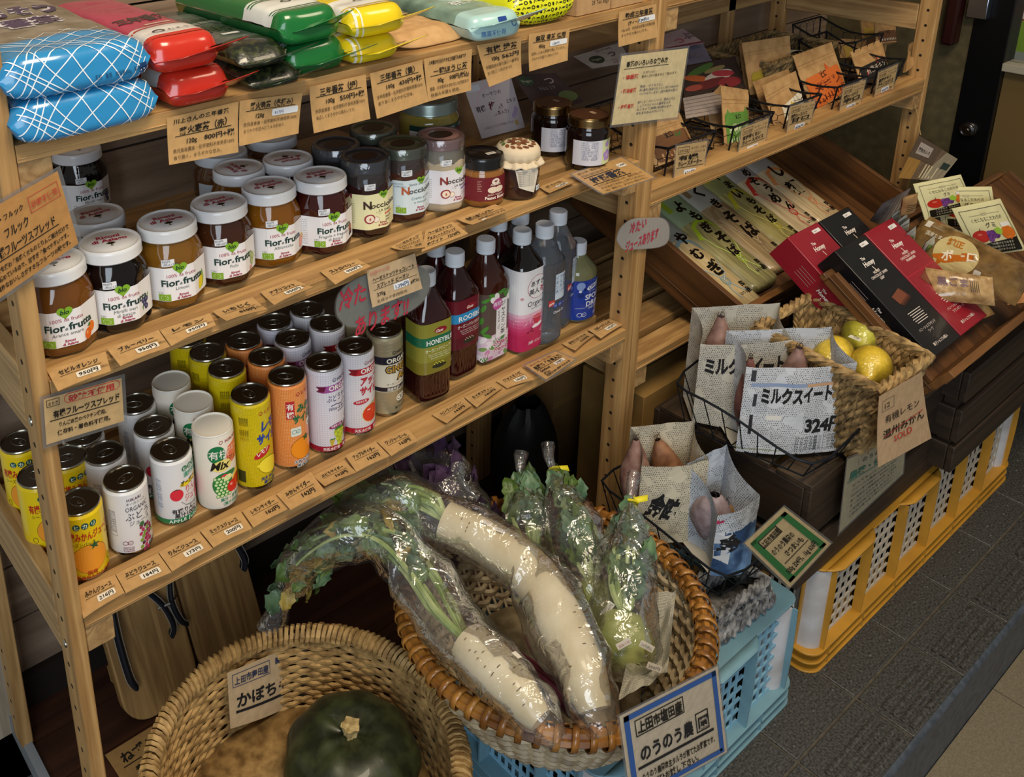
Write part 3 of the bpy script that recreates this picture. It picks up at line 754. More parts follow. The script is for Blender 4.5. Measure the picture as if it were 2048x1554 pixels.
def d_ginger(s, R, h):
    for k in range(11): bandw(s, R, h - .012 - k * .0020, h - .0114 - k * .0020, '#8d8262', 1)
    for k in range(16): bandw(s, R, .010 + k * .0024, .0106 + k * .0024, '#a99c78', 1)
    hikari(s, -.004, h - .029, .0066, '#26231e', 'HIKARI'); bandw(s, R, h - .0445, h - .0325, '#161a2c'); s.text('ORGANIC', -.016, h - .0425, .0105, '#e9e2cc', 3, .03, fit=.05)
    bandw(s, R, h - .0905, h - .0455, '#dcd6c2', 1.1)
    for i, (t, y, x) in enumerate((('GINGER', h - .0585, -.0175), ('ALE', h - .0725, .0015))):
        s.text(t, x, y, .0150, '#1c1a16', 2.5, .10, fit=.046 if i == 0 else .026); s.text(t, x + .0004, y + .0002, .0150, '#c79a3a', 3.2, .02, fit=.046 if i == 0 else .026)
    s.text('オーガニックジンジャーエール', -.016, h - .0795, .0044, '#3c382e', 3, fit=.05); bandw(s, R, h - .0895, h - .0825, '#1b1e2c'); s.text('国産有機しょうが使用', -.015, h - .0882, .0056, '#eae4d2', 3, .02, fit=.048)
    s.rrect(-.001, .0235, .0165, .0345, .005, '#e8e2d0', 2); jas(s, .0078, .029, .0115, '#2b2a26'); s.text('オーガニック', .001, .037, .0038, '#4a4536', 3); s.text('有機加工食品', .001, .0195, .0034, '#4a4536', 3); s.text('果汁10%未満', -.004, .0115, .0052, '#2b2a26', 3)
ginger, _ = can('tall pale gold ginger ale can with dark bands, front of its row', RC, .133, GLD, d_ginger, tab_rot=.9, group='gold ginger ale cans')

def put(proto, first, rest, h, names):
    p = on_z(*first, CAN_Z + h); proto.location = (p.x, p.y, CAN_Z + .0005)
    for (q, lb) in zip(rest, names):
        p = on_z(*q, CAN_Z + h); c = copy_tree(proto, (p.x, p.y, CAN_Z + .0005), rnd.uniform(-.35, .35), lb)
        for k in [o for o in C.objects if o.parent and o.parent.parent == c]: k.rotation_euler = (0, 0, k.rotation_euler.z + rnd.uniform(-1.2, 1.2))
mikan.rotation_euler.z = -.12
put(mikan, (157, 1001), [(134, 912), (40, 882), (76, 948)], .095, ['yellow orange juice can just behind the front one, lid showing beside a white can', 'yellow orange juice can left of the left post, nearest the shelf end', 'yellow orange juice can mostly hidden behind the left post'])
put(grape, (248, 955), [(208, 904), (166, 868)], .095, ['white grape juice can second in its row, behind the dotted front one', 'white grape juice can third in its row, under the hanging card'])
put(apple, (340, 897), [(306, 851), (271, 806)], .097, ['plain backed white can second in the apple juice row', 'white can rearmost in the apple juice row, right of the hanging card'])
put(mix, (424, 849), [(386, 803), (342, 762)], .112, ['cream paper can second in the mixed juice row', 'cream paper can rearmost in the mixed juice row'])
put(lemon, (499, 786), [(452.6, 735), (414, 703), (374, 676)], .133, ['tall yellow can second in the lemon soda row', 'tall yellow can third in the lemon soda row, under the shelf above', 'tall yellow can rearmost in the lemon soda row, hardly showing'])
put(orsoda, (573, 750), [(532, 711.6), (487, 680)], .133, ['tall orange can second in the mandarin soda row', 'tall orange can rearmost in the mandarin soda row'])
put(grsoda, (647, 722), [(584.6, 675), (549, 642)], .133, ['dotted can second in the grape soda row', 'dotted can rearmost in the grape soda row'])
put(apsoda, (710.5, 689.6), [(653, 645), (614, 617)], .133, ['dotted can with red ribbon second in the apple soda row', 'dotted can rearmost in the apple soda row'])
put(ginger, (769, 657), [(716, 624)], .133, ['gold can behind the front ginger ale, in the shade of the oval sign'])
# ================================================================ jars on the middle shelf
def octa(z0, z1):
    def f(a, z):
        d = (a + pi / 2 + pi / 8) % (pi / 4) - pi / 8
        k = min(max((z - z0) / (z1 - z0), 0), 1); k = 1 - k * k * (3 - 2 * k)
        return 1 + (min(1 / cos(d), 1.05) - 1) * k
    return f
def wrap_shape(R, shp):
    def f(u, v, l):
        a = u / R - pi / 2; r = R * shp(a, v) + .0006 + l
        return V((r * cos(a), r * sin(a), v))
    return f
HGREEN, CRIM, DKG = '#7fb02c', '#a3203f', '#163a36'
def heart(s, x, y, k, l=2):
    p = []
    for i in range(30):
        t = 2 * pi * i / 30
        p.append((x + k * .062 * 16 * sin(t) ** 3, y + k * .062 * (13 * cos(t) - 5 * cos(2 * t) - 2 * cos(3 * t) - cos(4 * t))))
    s.poly(p, HGREEN, l); s.text('bio', x, y - .25 * k, .9 * k, '#173a1c', l + 1, .03, slant=.25, al='c')
def logo(s, x, y, k, col=CRIM, l=3):
    s.text('Rigoni', x, y + .1 * k, k, col, l, .035, al='c'); s.text('di Asiago', x, y - .78 * k, k, col, l, .035, al='c')
def euleaf(s, x, y):
    s.rect(x - .007, y - .004, x + .007, y + .0045, '#83ad2b', 2)
    for k in range(9):
        a = 2 * pi * k / 9; s.ell(x + .0042 * cos(a), y + .0025 * sin(a), .0005, .0005, '#eef4dd', 3, 6)
    s.text('IT BIO', x - .007, y + .0055, .0022, '#50564c', 3)
def tree(s, x, y, k, col='#4a3a1c'):
    for dx, dy, r in ((0, .5, .42), (-.4, .35, .3), (.4, .35, .3), (-.15, .15, .3), (.2, .15, .3)): s.ell(x + dx * k, y + dy * k, r * k, r * k * .75, col, 2, 12)
    s.rect(x - .08 * k, y - .55 * k, x + .08 * k, y + .2 * k, col, 2); s.ell(x, y - .55 * k, .3 * k, .1 * k, col, 2, 10)
def fruit_label(name2, art):
    def d(s, R):
        s.rect(-.047, .0135, .047, .0555, '#ecebec', 0)
        heart(s, .001, .0535, .0082); s.text('100% da frutta', .002, .0432, .0058, CRIM, 3, .0, al='c')
        s.text('Fior', -.0215, .0325, .0115, DKG, 3, .03, fit=.0205); s.text('di', -.0008, .0325, .0042, DKG, 3, .02); s.text('frutta', .0035, .0325, .0115, DKG, 3, .03, fit=.0285)
        for i, t in enumerate(name2): s.text(t, .002, .0265 - i * .0052, .0056, '#56605c', 3, 0, al='c')
        logo(s, .003, .0180, .0042); euleaf(s, -.0185, .0180); art(s)
        smalllines(s, -.046, .05, -.034, 12, .003, '#8f9498', ['frutta da agricoltura', 'biologica', 'dolcificato con succo', 'di mele'])
    return d
def price_sticker(t, R, shp, u, v, a, b2, wd=.0145, ht=.0085, rot=0.):
    s = Sheet(.6); s.rrect(u, v, u + wd, v + ht, .001, '#e6e8ea', 1); s.text(a, u + .001, v + .0048, .0036, '#3b4660', 2); s.text(b2, u + .002, v + .0012, .0034, '#3b4660', 2)
    s.build('price_sticker', wrap_shape(R, shp), t, step=.004)
def jar(label, R, h, jam, lidm, draw, sticker, octag=True, lidR=.0345, lidh=.0148, lidtxt=True, lidrot=0., zsh=.066, group=None, filled=None):
    t = thing('jam_jar', label, 'jar', group=group)
    shp = octa(zsh - .004, zsh + .012) if octag else (lambda a, z: 1.)
    b = MB(); hn = h - lidh
    prof = [(R * .80, 0), (R * .90, .0012), (R * .97, .004), (R, .0085), (R, zsh - .004), (R * .985, zsh), (R * .94, zsh + (hn - zsh) * .4), (lidR * .93, zsh + (hn - zsh) * .85), (lidR * .92, h - .003)]
    b.lathe(prof, 64, 0, shp); b.build('glass_body', jam, t, sharp=50)
    l = MB(); r = lidR
    l.lathe([(r * .985, h - lidh), (r * 1.01, h - lidh + .0012), (r, h - lidh + .003), (r, h - .0042), (r * .985, h - .0016), (r * .95, h), (r * .89, h - .0004), (r * .86, h - .0012), (r * .70, h - .0012), (r * .67, h - .0006), (.001, h - .0006)], 56, 0)
    L = l.build('lid', lidm, t)
    if lidtxt:
        s = Sheet(.4)
        if lidtxt is True:
            logo(s, 0, .006, .0105); tree(s, 0, -.0095, .0075)
        else: lidtxt(s)
        o = s.build('lid_print', lambda u, v, q: V((u, v, h - .0006 + q)), L); o.rotation_euler = (0, 0, lidrot)
    s = Sheet(.5, .2); draw(s, R); s.build('label_print', wrap_shape(R, shp), t, step=.0035)
    if sticker: price_sticker(t, R, shp, *sticker)
    return t
def jmat(h, sss=0.): return mat(h, .07, coat=.6)
WLID = mat('#dfe0e2', .3, coat=.3)
def a_berry(s):
    for x, y in ((.0275, .0265), (.031, .0305), (.0255, .031), (.030, .022)): s.ell(x, y, .0034, .0034, '#3c3f6a', 3, 16); s.ell(x - .0008, y + .001, .0014, .0012, '#7c80a8', 4, 10)
    s.poly([(.024, .0185), (.0225, .024), (.025, .027)], '#5a8a3a', 2); s.poly([(.033, .035), (.036, .038), (.034, .031)], '#5a8a3a', 2)
def a_lemon(s): s.ell(.0285, .0245, .0040, .0085, '#ead32c', 3, rot=-.2); s.ell(.033, .026, .0030, .009, '#a9b83a', 2, rot=-.2); s.poly([(.030, .033), (.034, .040), (.036, .033)], '#5a9a3a', 2)
def a_fig(s):
    for x, y in ((.031, .024), (.034, .030), (.030, .033)): s.ell(x, y, .0032, .0055, '#9fb06a', 3, 16, .3); s.ell(x, y, .0012, .005, '#c6d09a', 4, 10, .3)
    s.ell(.0285, .0165, .003, .003, '#d99a8e', 3)
def a_orange(s): s.ell(.0245, .019, .0052, .0065, '#e0681c', 3); s.ell(.031, .0245, .0048, .006, '#e87a22', 2); s.poly([(.024, .027), (.028, .031), (.030, .027)], '#3f7a3a', 3); s.ell(.023, .021, .0016, .002, '#f2a868', 4, 10)
def a_apricot(s): s.ell(.034, .024, .0052, .0085, '#e0a08c', 3); s.ell(.037, .028, .004, .006, '#e8b24a', 2)
def a_straw(s): s.ell(.0315, .0285, .0045, .0055, '#a4543c', 3); s.ell(.034, .0225, .0026, .004, '#33303a', 3); s.ell(.030, .0205, .0022, .003, '#33303a', 3); s.line([(.028, .026), (.0285, .031)], .0006, '#8a2a2a', 4)
RJ, HJ = .0372, .098
ST = (-.019, .0575)
P950 = ('950円', '(税込1,026)')
def jput(o, px, h, z=JAR_Z, rz=-.20):
    p = on_z(px[0], px[1], z + h); o.location = (p.x, p.y, z + .0005); o.rotation_euler = (0, 0, rz); return o
FJ = dict(group=None)
jo = jput(jar('white lidded jam jar with two oranges on its label, beside the left post', RJ, HJ, jmat('#6a3f14'), WLID, fruit_label(['Arance amare'], a_orange), None), (104, 521), HJ)
jb = jput(jar('black jam jar with blueberries on its label', RJ, HJ, jmat('#0e0708'), WLID, fruit_label(['Mirtilli neri', 'di bosco'], a_berry), ST + P950), (219, 481), HJ)
jput(jar('brown jam jar with a yellow lemon on its label', RJ, HJ, jmat('#7a5218'), WLID, fruit_label(['Limoni'], a_lemon), ST + P950, lidrot=.06), (333, 441), HJ)
jput(jar('dark brown jam jar with pale green figs on its label', RJ, HJ, jmat('#3c1e0e'), WLID, fruit_label(['Fichi'], a_fig), ST + ('810円', '(税込875)'), lidrot=.1), (437, 404), HJ)
ja = jput(jar('amber jam jar, label half hiding an apricot', RJ, HJ, jmat('#7c4c10'), WLID, fruit_label(['Albicocche'], a_apricot), ST + P950, lidrot=.1), (537, 371), HJ)
jf = jput(jar('dark red jam jar with strawberry on its label, last white lid of the front row', RJ, HJ, jmat('#3a120e'), WLID, fruit_label(['Fragole e fragoline', 'di bosco'], a_straw), ST + P950, lidrot=.06), (640, 350), HJ)
def jcopy(o, px, lb, h=HJ, rz=0., lid=0., z=JAR_Z):
    p = on_z(px[0], px[1], z + h); c = copy_tree(o, (p.x, p.y, z + .0005), rz, lb)
    for k in [q for q in C.objects if q.parent == c and q.name.startswith('lid')]:
        for g in [q for q in C.objects if q.parent == k]: g.rotation_euler = (0, 0, lid)
    return c
jcopy(jb, (190, 428), 'jam jar directly behind the front blueberry jar', lid=.05)
jcopy(jb, (152, 296), 'black jam jar far back at the left, lid cut off by the tea shelf')
jcopy(ja, (476.8, 335), 'jam jar behind the amber one, lid print turned sideways', rz=1.4, lid=.2)
jcopy(jf, (575, 316), 'jam jar behind the strawberry one, lid print upside down', rz=2.9, lid=.1)
def noc(sub, bgc, nut, extra):
    def d(s, R):
        s.rect(-.044, .014, .044, .064, bgc, 0); heart(s, .009, .0620, .0066)
        extra(s)
        s.text('N', -.0195, .0440, .0150, nut, 3, .04); s.text('occiolata', -.0095, .0440, .0105, '#3a2a22' if nut != '#b9603c' else '#54504e', 3, .02, fit=.046); s.text(sub[0], .002, .0380, .0048, '#3a2a22', 3, .01)
        if len(sub) > 1: s.text(sub[1], -.006, .0345, .0056, '#5f7a84', 3); s.text(sub[2], -.002, .0285, .0056, '#5f7a84', 3)
        if nut != '#b9603c':
            s.ell(-.011, .0295, .0072, .0068, '#9a3a40', 2); s.ell(-.0108, .0295, .0052, .0050, '#f2e2cc', 3); s.ell(-.0106, .0292, .0012, .0022, '#b06a50', 4, 12); s.ell(-.002, .0275, .0042, .0038, '#f4ead8', 2); s.ring(-.002, .0275, .0042, .0038, .0005, '#a8706a', 3)
            for a in (.6, 1., 1.4): s.line([(-.003 + .007 * cos(a), .0325 + .004 * sin(a)), (-.003 + .009 * cos(a), .0325 + .006 * sin(a))], .0004, '#3a2a22')
        else: euleaf(s, -.020, .0205)
        logo(s, .008, .0205, .0040)
        s.poly([(-.044, .054), (-.034, .058), (-.034, .064), (-.044, .064)], '#7a2438', 1); smalllines(s, -.0435, .05, -.030, 10, .003, '#9a9078', ['crema di nocciole', 'senza glutine', 'biologica'])
    return d
def seal(s): s.ell(0, 0, .018, .0145, '#2c1a12', 1, 30); s.text('Rigoni', 0, .001, .0068, '#5a4030', 2, al='c'); s.text('di Asiago', 0, -.006, .0068, '#5a4030', 2, al='c')
SHR = film('#dfe4ea', .25, .1, .35, 40, .03)
def shrink(t, h, r):
    b = MB(); b.lathe([(r * 1.02, h - .034), (r * 1.03, h - .022), (r * 1.02, h - .004), (r * .97, h + .0006), (r * .80, h + .0008)], 40, 0, None, cap0=False, cap1=False)
    b.build('shrink_wrap', SHR, t)
HN, RN = .106, .0345
ND = jput(jar('dark hazelnut spread jar with pale yellow label and grey lid', RN, HN, jmat('#2a1410'), mat('#3c3d44', .35), noc(['LA DARK'], '#e9e5b4', '#3a2a22', lambda s: (s.rect(.010, .0325, .026, .0355, '#c8552c', 2), s.text('Senza latte', .011, .0328, .0028, '#f8e8d8', 3), s.text('Nocciole', .011, .028, .0036, '#3a2a22', 3, .02), s.text('cacao', .011, .024, .0036, '#3a2a22', 3, .02))), (-.017, .070, '1,296円', '(税込1,400)'), lidR=.0335, lidtxt=seal, zsh=.073), (729.5, 311.5), HN)
NC = jput(jar('hazelnut cream jar with pale blue label and green gold lid', RN, HN, jmat('#4a2a1e'), mat('#7d8062', .3, .6), noc(['', 'Crema al cacao', 'e nocciole'], '#d6e6ee', '#b9603c', lambda s: (s.text('NUOVO', -.030, .058, .0036, '#6a7a84', 3), s.text('FORMATO', -.030, .054, .0036, '#6a7a84', 3), s.text('Senza olio di palma', -.009, .0555, .0052, '#5a646a', 3))), (-.019, .070, '1,058円', '(税込1,143)'), lidR=.0335, lidtxt=seal, zsh=.073), (805, 286), HN)
NB = jput(jar('cream coloured hazelnut spread jar with pink lid', RN, HN, mat('#b7a88e', .1, coat=.5), mat('#b98d84', .35, .3), noc(['LA BIANCA'], '#e4e3ea', '#8a3a34', lambda s: (s.rect(.012, .0325, .030, .0355, '#7a6aa8', 2), s.text('Golosità', .013, .0328, .0028, '#f0eef8', 3), s.text('con il 30%', .013, .028, .003, '#7a6aa8', 3), s.text('di nocciole', .013, .0245, .003, '#7a6aa8', 3))), (-.017, .071, '1,296円', '(税込1,400)'), lidR=.0335, lidtxt=seal, zsh=.073), (881, 268.5), HN)
for o in (ND, NC, NB): shrink(o, HN, .0335)
jcopy(ND, (671.8, 288), 'grey lidded spread jar behind the pale yellow labelled one', HN)
jcopy(NC, (746, 256), 'green lidded spread jar behind the pale blue labelled one', HN)
# peanut butter jar
def d_pea(s, R):
    s.rect(-.052, .011, .052, .0465, '#6e1522', 0); s.ell(.002, .0395, .0065, .005, '#e9d9cc', 2); tree(s, .002, .039, .004, '#6e1522'); s.text('ALISHAN', .002, .034, .0042, '#f0e2d4', 3, .02, al='c')
    for dx in (-.0055, .0055): s.ell(.003 + dx, .0275, .0078, .0048, '#ead9c4', 2)
    s.rect(-.003, .0238, .009, .0312, '#ead9c4', 2); s.text("Jack's Organic", .003, .0190, .0046, '#f0e2d4', 3, al='c'); s.text('Peanut Butter', .003, .0135, .0064, '#f4eadc', 3, .03, al='c', fit=.034)
    for k in range(7): s.rect(-.025, .026 + k * .0026, -.0185 - (k % 3) * .001, .0266 + k * .0026, '#c99a8a', 2)
pj = jput(jar('small peanut butter jar with maroon label and black lid', .033, .073, jmat('#8a5a28'), mat('#131214', .25, coat=.4), d_pea, None, octag=False, lidR=.0315, lidh=.017, lidtxt=lambda s: (s.rrect(.002, -.012, .017, -.004, .001, '#d9d4cc', 1), s.text('1,058円', .003, -.0095, .0034, '#4a4440', 2)), zsh=.048), (964, 305), .073)
# jar under a printed cloth cap
t = jput(thing('cloth_capped_jar', 'round jar under a cloth cap printed with brown nuts, paper tag tied on', 'jar'), (1036, 285), .079)
b = MB(); b.lathe([(.026, 0), (.031, .003), (.0325, .008), (.0325, .046), (.030, .052), (.030, .06)], 48); b.build('glass_body', jmat('#3a2018'), t)
CL = mat('#d8c6a8', .85)
def cloth(u, v):
    a = 2 * pi * u; w1 = sin(a * 13 + 1.3 * sin(a * 3)); 
    P = [(.002, .0795), (.018, .0790), (.0275, .0765), (.0318, .0710), (.0325, .0635), (.0312, .0590), (.0335, .0555), (.0375, .0505)]
    q = v * (len(P) - 1); i = min(int(q), len(P) - 2); f = q - i
    r = P[i][0] * (1 - f) + P[i + 1][0] * f; z = P[i][1] * (1 - f) + P[i + 1][1] * f
    k = max(0, v - .5) * 2
    return V(((r + .0022 * k * w1) * cos(a), (r + .0022 * k * w1) * sin(a), z + .0012 * k * cos(a * 9)))
b = MB(); b.grid(cloth, 90, 18, 0, cu=True); cp = b.build('cloth_cap', CL, t, solid=.0006)
s = Sheet(.85); r = random.Random(9)
for k in range(9): s.ell(.0105 * cos(k * .7), .0105 * sin(k * .7), .0062, .0032, r.choice(['#6a3a1e', '#7d4a28', '#8a5a34']), 2, 16, k * .7)
for k in range(15): s.ell(.0225 * cos(k * .42), .0225 * sin(k * .42), .0046, .0028, r.choice(['#6a3a1e', '#7d4a28', '#8a5a34', '#5a6a34']), 2, 14, k * .42 + 1.)
s.build('nut_print', lambda u, v, l: cloth(math.atan2(v, u) / (2 * pi) % 1, 0) * 0 + (lambda rr: V((u, v, (.0795 if rr < .002 else (.0795 - (rr - .002) * .03 if rr < .018 else .0790 - (rr - .018) * .265)) + l + .0008)))(math.hypot(u, v)), cp, step=.004, vstep=.004)
b = MB(); b.tube([V((.0318 * cos(a), .0318 * sin(a), .0592 + .0004 * sin(5 * a))) for a in [2 * pi * k / 40 for k in range(40)]], .0009, 6, 0, True); b.tube([V((.005, -.032, .059)), V((.007, -.0355, .056)), V((.004, -.036, .053))], .0007, 5); b.build('string', mat('#b39a6c', .9), t)
s = Sheet(.8); s.poly([(-.024, .048), (.010, .052), (.014, .042), (.006, .012), (-.018, .022)], '#e2d8c6', 1)
for k in range(9): s.text('有機栽培の豆乳と甘い木の実から作りました', -.021 + k * .0004, .0445 - k * .0026, .0024, '#5a5048', 2, fit=.028 - k * .0006)
s.build('paper_tag', wrap(.0345), t, step=.005)
s = Sheet(.6); s.rect(.012, .012, .024, .020, '#dfe6ea', 1); s.text('1,382円', .013, .0145, .0034, '#3a4a66', 2); s.build('price_sticker', wrap(.0328), t, step=.004)
# plum tea jars
def d_plum(s, R):
    s.rect(-.045, .010, .002, .050, '#cfd0da', 0); s.rect(.002, .010, .040, .050, '#ccd6a6', 0)
    smalllines(s, -.030, .045, -.006, 9, .0033, '#7c8094', ['名称　梅醤', '原材料名　有機梅干', '有機醤油、有機番茶', '内容量　130g', '賞味期限', '保存方法', '製造者']); s.frame(-.031, .021, -.005, .0485, .0003, '#8e92a4')
    for x, y, k in ((.0135, .024, 1.), (.0125, .042, .5)):
        for q in range(5): a = pi / 2 + 2 * pi * q / 5; s.ell(x + .0052 * k * cos(a), y + .0052 * k * sin(a), .0046 * k, .0046 * k, '#a58ac8', 2, 16)
        for q in range(5): a = pi / 2 + 2 * pi * q / 5; s.ell(x + .0022 * k * cos(a), y + .0022 * k * sin(a), .0007 * k, .0007 * k, '#f4ecf4', 3, 8)
    s.text('番茶', .0265, .034, .0095, '#6a6a4a', 3, vert=True); s.text('梅醤', .0115, .0475, .0030, '#6a6a4a', 3)
GLID = mat('#8a7048', .25, 1.)
def lidst(s): s.ell(0, 0, .029, .029, '#4a2c1c', .5, 40); s.rrect(.006, -.004, .013, .008, .001, '#a98e78', 1)
pl = jput(jar('plum tea paste jar by the post, brown lid, purple blossom label', .0335, .084, jmat('#150a08'), GLID, d_plum, None, octag=False, lidR=.0315, lidh=.015, lidtxt=lidst, zsh=.060), (1177.6, 227.5), .084)
jcopy(pl, (1106, 204), 'plum tea paste jar behind and left of the one by the post', .084)
# tall jar at the back and two jars behind the hanging cards
def d_ali(s, R):
    s.rect(-.055, .02, .055, .085, '#d9d4cc', 0); s.rect(-.055, .083, .055, .0915, '#1c3a34', 1); s.text('VEGETARIAN', -.006, .0855, .0042, '#cfd6c8', 2); s.text('ORGANIC', .03, .0855, .0042, '#cfd6c8', 2)
    s.rect(-.008, .04, .05, .083, '#5c1a34', 1); s.text('ALISHAN', -.006, .067, .0135, '#d9b46a', 3, .03, fit=.048); s.ell(.018, .076, .006, .004, '#d9b46a', 2)
jput(jar('large glass jar of yellow filling with maroon label, at the back under the tags', .046, .125, mat('#8a7a34', .15, coat=.5), mat('#8c9a94', .3, .7), d_ali, None, octag=False, lidR=.043, lidh=.02, lidtxt=False, zsh=.095), (858, 193), .125)
def d_fr(s, R):
    s.rect(-.05, .012, .05, .058, '#c3ccd4', 0); s.ell(.016, .052, .020, .0095, '#8aa23c', 1); s.text('Bio', .012, .0475, .010, '#2c4a24', 2, .03, slant=.2)
    for i, c in enumerate(('#2c3a7a', '#e8e8ec', '#b82c34')): s.rect(-.022 + i * .003, .040, -.019 + i * .003, .047, c, 2)
    s.text('Purée', .0, .0385, .006, '#5a646a', 2); s.ell(-.012, .021, .010, .007, '#9ac04a', 1); s.ell(.010, .022, .009, .008, '#c8643c', 1); s.ell(.026, .020, .008, .006, '#7aa84a', 1)
fj = jput(jar('jar with pale blue fruit label behind the second lid row, under the red tea tag', .041, .095, jmat('#5a3a22'), mat('#c9ced4', .4), d_fr, None, octag=False, lidR=.037, lidtxt=False, zsh=.066), (441, 300), .095)
jcopy(fj, (543, 270), 'jar with pale blue fruit label at the back, under the winter tea tag', .095, rz=.1)
# ================================================================ bottles
def sq(n, z0=None, z1=None):
    def f(a, z):
        a += 0.
        q = (abs(cos(a)) ** n + abs(sin(a)) ** n) ** (-1 / n)
        if z0 is None: return q
        k = min(max((z - z0) / (z1 - z0), 0), 1); k = k * k * (3 - 2 * k)
        return q * (1 - k) + k
    return f
CAPM = mat('#dfe5ec', .4)
def bottle(label, R, h, liq, draw, n=4.2, ribs=None, zs=.128, liq2=None, neck=.013, sheetR=None, lm=None):
    t = thing('drink_bottle', label, 'bottle'); shp = sq(n, zs, zs + .03)
    hb = h - .021
    prof = [(R * .70, 0), (R * .86, .002), (R * .95, .006), (R * .97, .012)]
    if ribs:
        prof += [(R * .97, ribs[0]), (R * .965, ribs[0] + .003), (R * .965, ribs[1] - .003), (R * .97, ribs[1])]
        base = shp; za, zb = ribs[0] + .001, ribs[1] - .001
        shp = lambda a, z: base(a, z) * (1 - (.028 * max(0, cos(a * 32)) if za < z < zb else 0))
    prof += [(R, max(prof[-1][1] + .003, zs - .05)), (R, zs), (R * .95, zs + .008), (R * .75, zs + (hb - zs) * .5), (neck * 1.15, hb - .006), (neck, hb - .002), (neck, hb + .001)]
    b = MB(); b.lathe(prof, 128 if ribs else 64, 0, shp); b.build('body', liq, t, sharp=60)
    c = MB(); c.lathe([(.0146, hb - .001), (.0146, hb + .003), (.0142, hb + .0036), (.0148, hb + .0042), (.0146, h - .0015), (.0135, h), (.001, h)], 48, 0, lambda a, z: 1 + (.012 * cos(a * 48) if hb + .004 < z < h - .001 else 0)); c.build('cap', CAPM, t)
    s = Sheet(.32, .3); draw(s, R); s.build('label_print', wrap_shape(R, shp), t, step=.0035, mfun=lm)
    return t
def bput(o, px, h): p = on_z(px[0], px[1], CAN_Z + h); o.location = (p.x, p.y, CAN_Z + .0005); return o
HB = .207
TEA = mat('#2c0a0c', .06, coat=.7)
def gass(s, y, c1, c2, c3, band, name, sub):
    s.rect(-.055, y, .055, y + .084, c1, 0); s.rect(-.055, y, .055, y + .02, c3, .5)
    s.ell(.004, y + .070, .0105, .0052, '#8c1c2c', 2); s.text('Gass', -.0045, y + .0672, .0068, '#f4e8d8', 3, .02, slant=.3)
    s.rect(-.055, y + .046, .055, y + .0615, band, 1); s.text(name, -.0185, y + .0488, .0115, '#f2f4f0', 3, .02, fit=.050)
    s.text('オーガニック' + sub, -.0195, y + .0365, .0072, c2, 3, .01, fit=.052)
    for k in range(3): s.text('Good taste honey organic tea in a bottle', -.016 + k * .002, y + .0315 - k * .0034, .0030, c2, 3, slant=.3)
    s.ell(.002, y + .011, .012, .004, '#2a2a1c', 2); 
    for k in range(7): s.ell(-.006 + k * .0026, y + .0145 + (k % 2) * .0022, .0009, .0012, '#d8d84a' if band != '#2a8ec8' else '#c8b8a0', 3, 8)
    s.poly([(.022, y + .008), (.026, y + .018), (.0275, y + .008)], c2, 3)
o = bottle('red tea bottle with olive label and green band', .0315, HB, TEA, lambda s, R: gass(s, .052, '#8c8a34', '#eef0cc', '#7d7424', '#1c6a4a', 'HONEYBUSH', 'ハニーブッシュ'), ribs=(.014, .046), zs=.136); p = on_z(850, 808, CAN_Z); o.location = (p.x + .0225, p.y + .024, CAN_Z + .0005); o.rotation_euler.z = -.12
bput(bottle('dark tea bottle with maroon label and blue band', .0315, HB, TEA, lambda s, R: gass(s, .056, '#6a1626', '#e8d8d0', '#561220', '#2a8ec8', 'ROOIBOS', 'ルイボスティー'), ribs=(.014, .05), zs=.140), (910, 502), HB)
def leafy(s, pts, l=2):
    for x, y, a, k in pts: s.ell(x, y, .0062 * k, .0024 * k, '#4a8a34', l, 14, a)
def d_jas(s, R):
    s.rect(-.060, .010, .060, .054, '#d9c2d4', 0); s.rect(-.060, .054, .060, .128, '#5a4a44', -.2)
    for k in range(40):
        x = rnd.uniform(-.05, .05); y = rnd.uniform(.012, .05); s.ell(x, y, .0035, .006, rnd.choice(['#e9e2ea', '#c78ab0', '#7aa05a', '#e9e2ea', '#4a8a44']), 1, 12, rnd.uniform(0, 3))
    leafy(s, [(-.022, .118, .5, 1.3), (-.012, .124, -.4, 1.3), (.004, .126, .3, 1.4), (.02, .121, -.3, 1.5), (-.026, .104, 1.2, 1.2), (.03, .113, .9, 1.2), (-.024, .066, .9, 1.3), (-.02, .055, -.6, 1.3), (-.028, .082, 1.4, 1.1), (.012, .119, 2., 1.)], 2)
    for x, y in ((-.012, .116), (-.005, .121), (.024, .117), (.020, .112), (.026, .045), (.02, .04)): s.ell(x, y, .0045, .0062, '#f0f0ec', 3, 14, .5)
    s.rect(-.0055, .046, .0165, .113, '#eceaec', 3); s.text('ジャスミン茶', .0085, .1045, .0098, '#2c2a2e', 4, .01, vert=True); s.text('JASMINE TEA', -.0022, .094, .0058, '#5a565c', 4, rot=-pi / 2)
    s.ell(-.0035, .107, .0098, .0098, '#c2589c', 4); s.text('有機', -.0035, .1042, .0084, '#f6ecf4', 5, .01, al='c')
    for d in (.12, .02): s.text('Organic', -.010, .033, .0125, '#f2e6ee' if d > .1 else '#a8305c', 4 + (.5 if d < .1 else 0), d, slant=.4, fit=.036); s.text('Premium', -.008, .022, .0115, '#f2e6ee' if d > .1 else '#a8305c', 4 + (.5 if d < .1 else 0), d, slant=.4, fit=.036)
bput(bottle('jasmine tea bottle with leaves and pink disc on its label', .0315, HB, mat('#3a160c', .06, coat=.6), d_jas, zs=.138), (972, 477), HB)
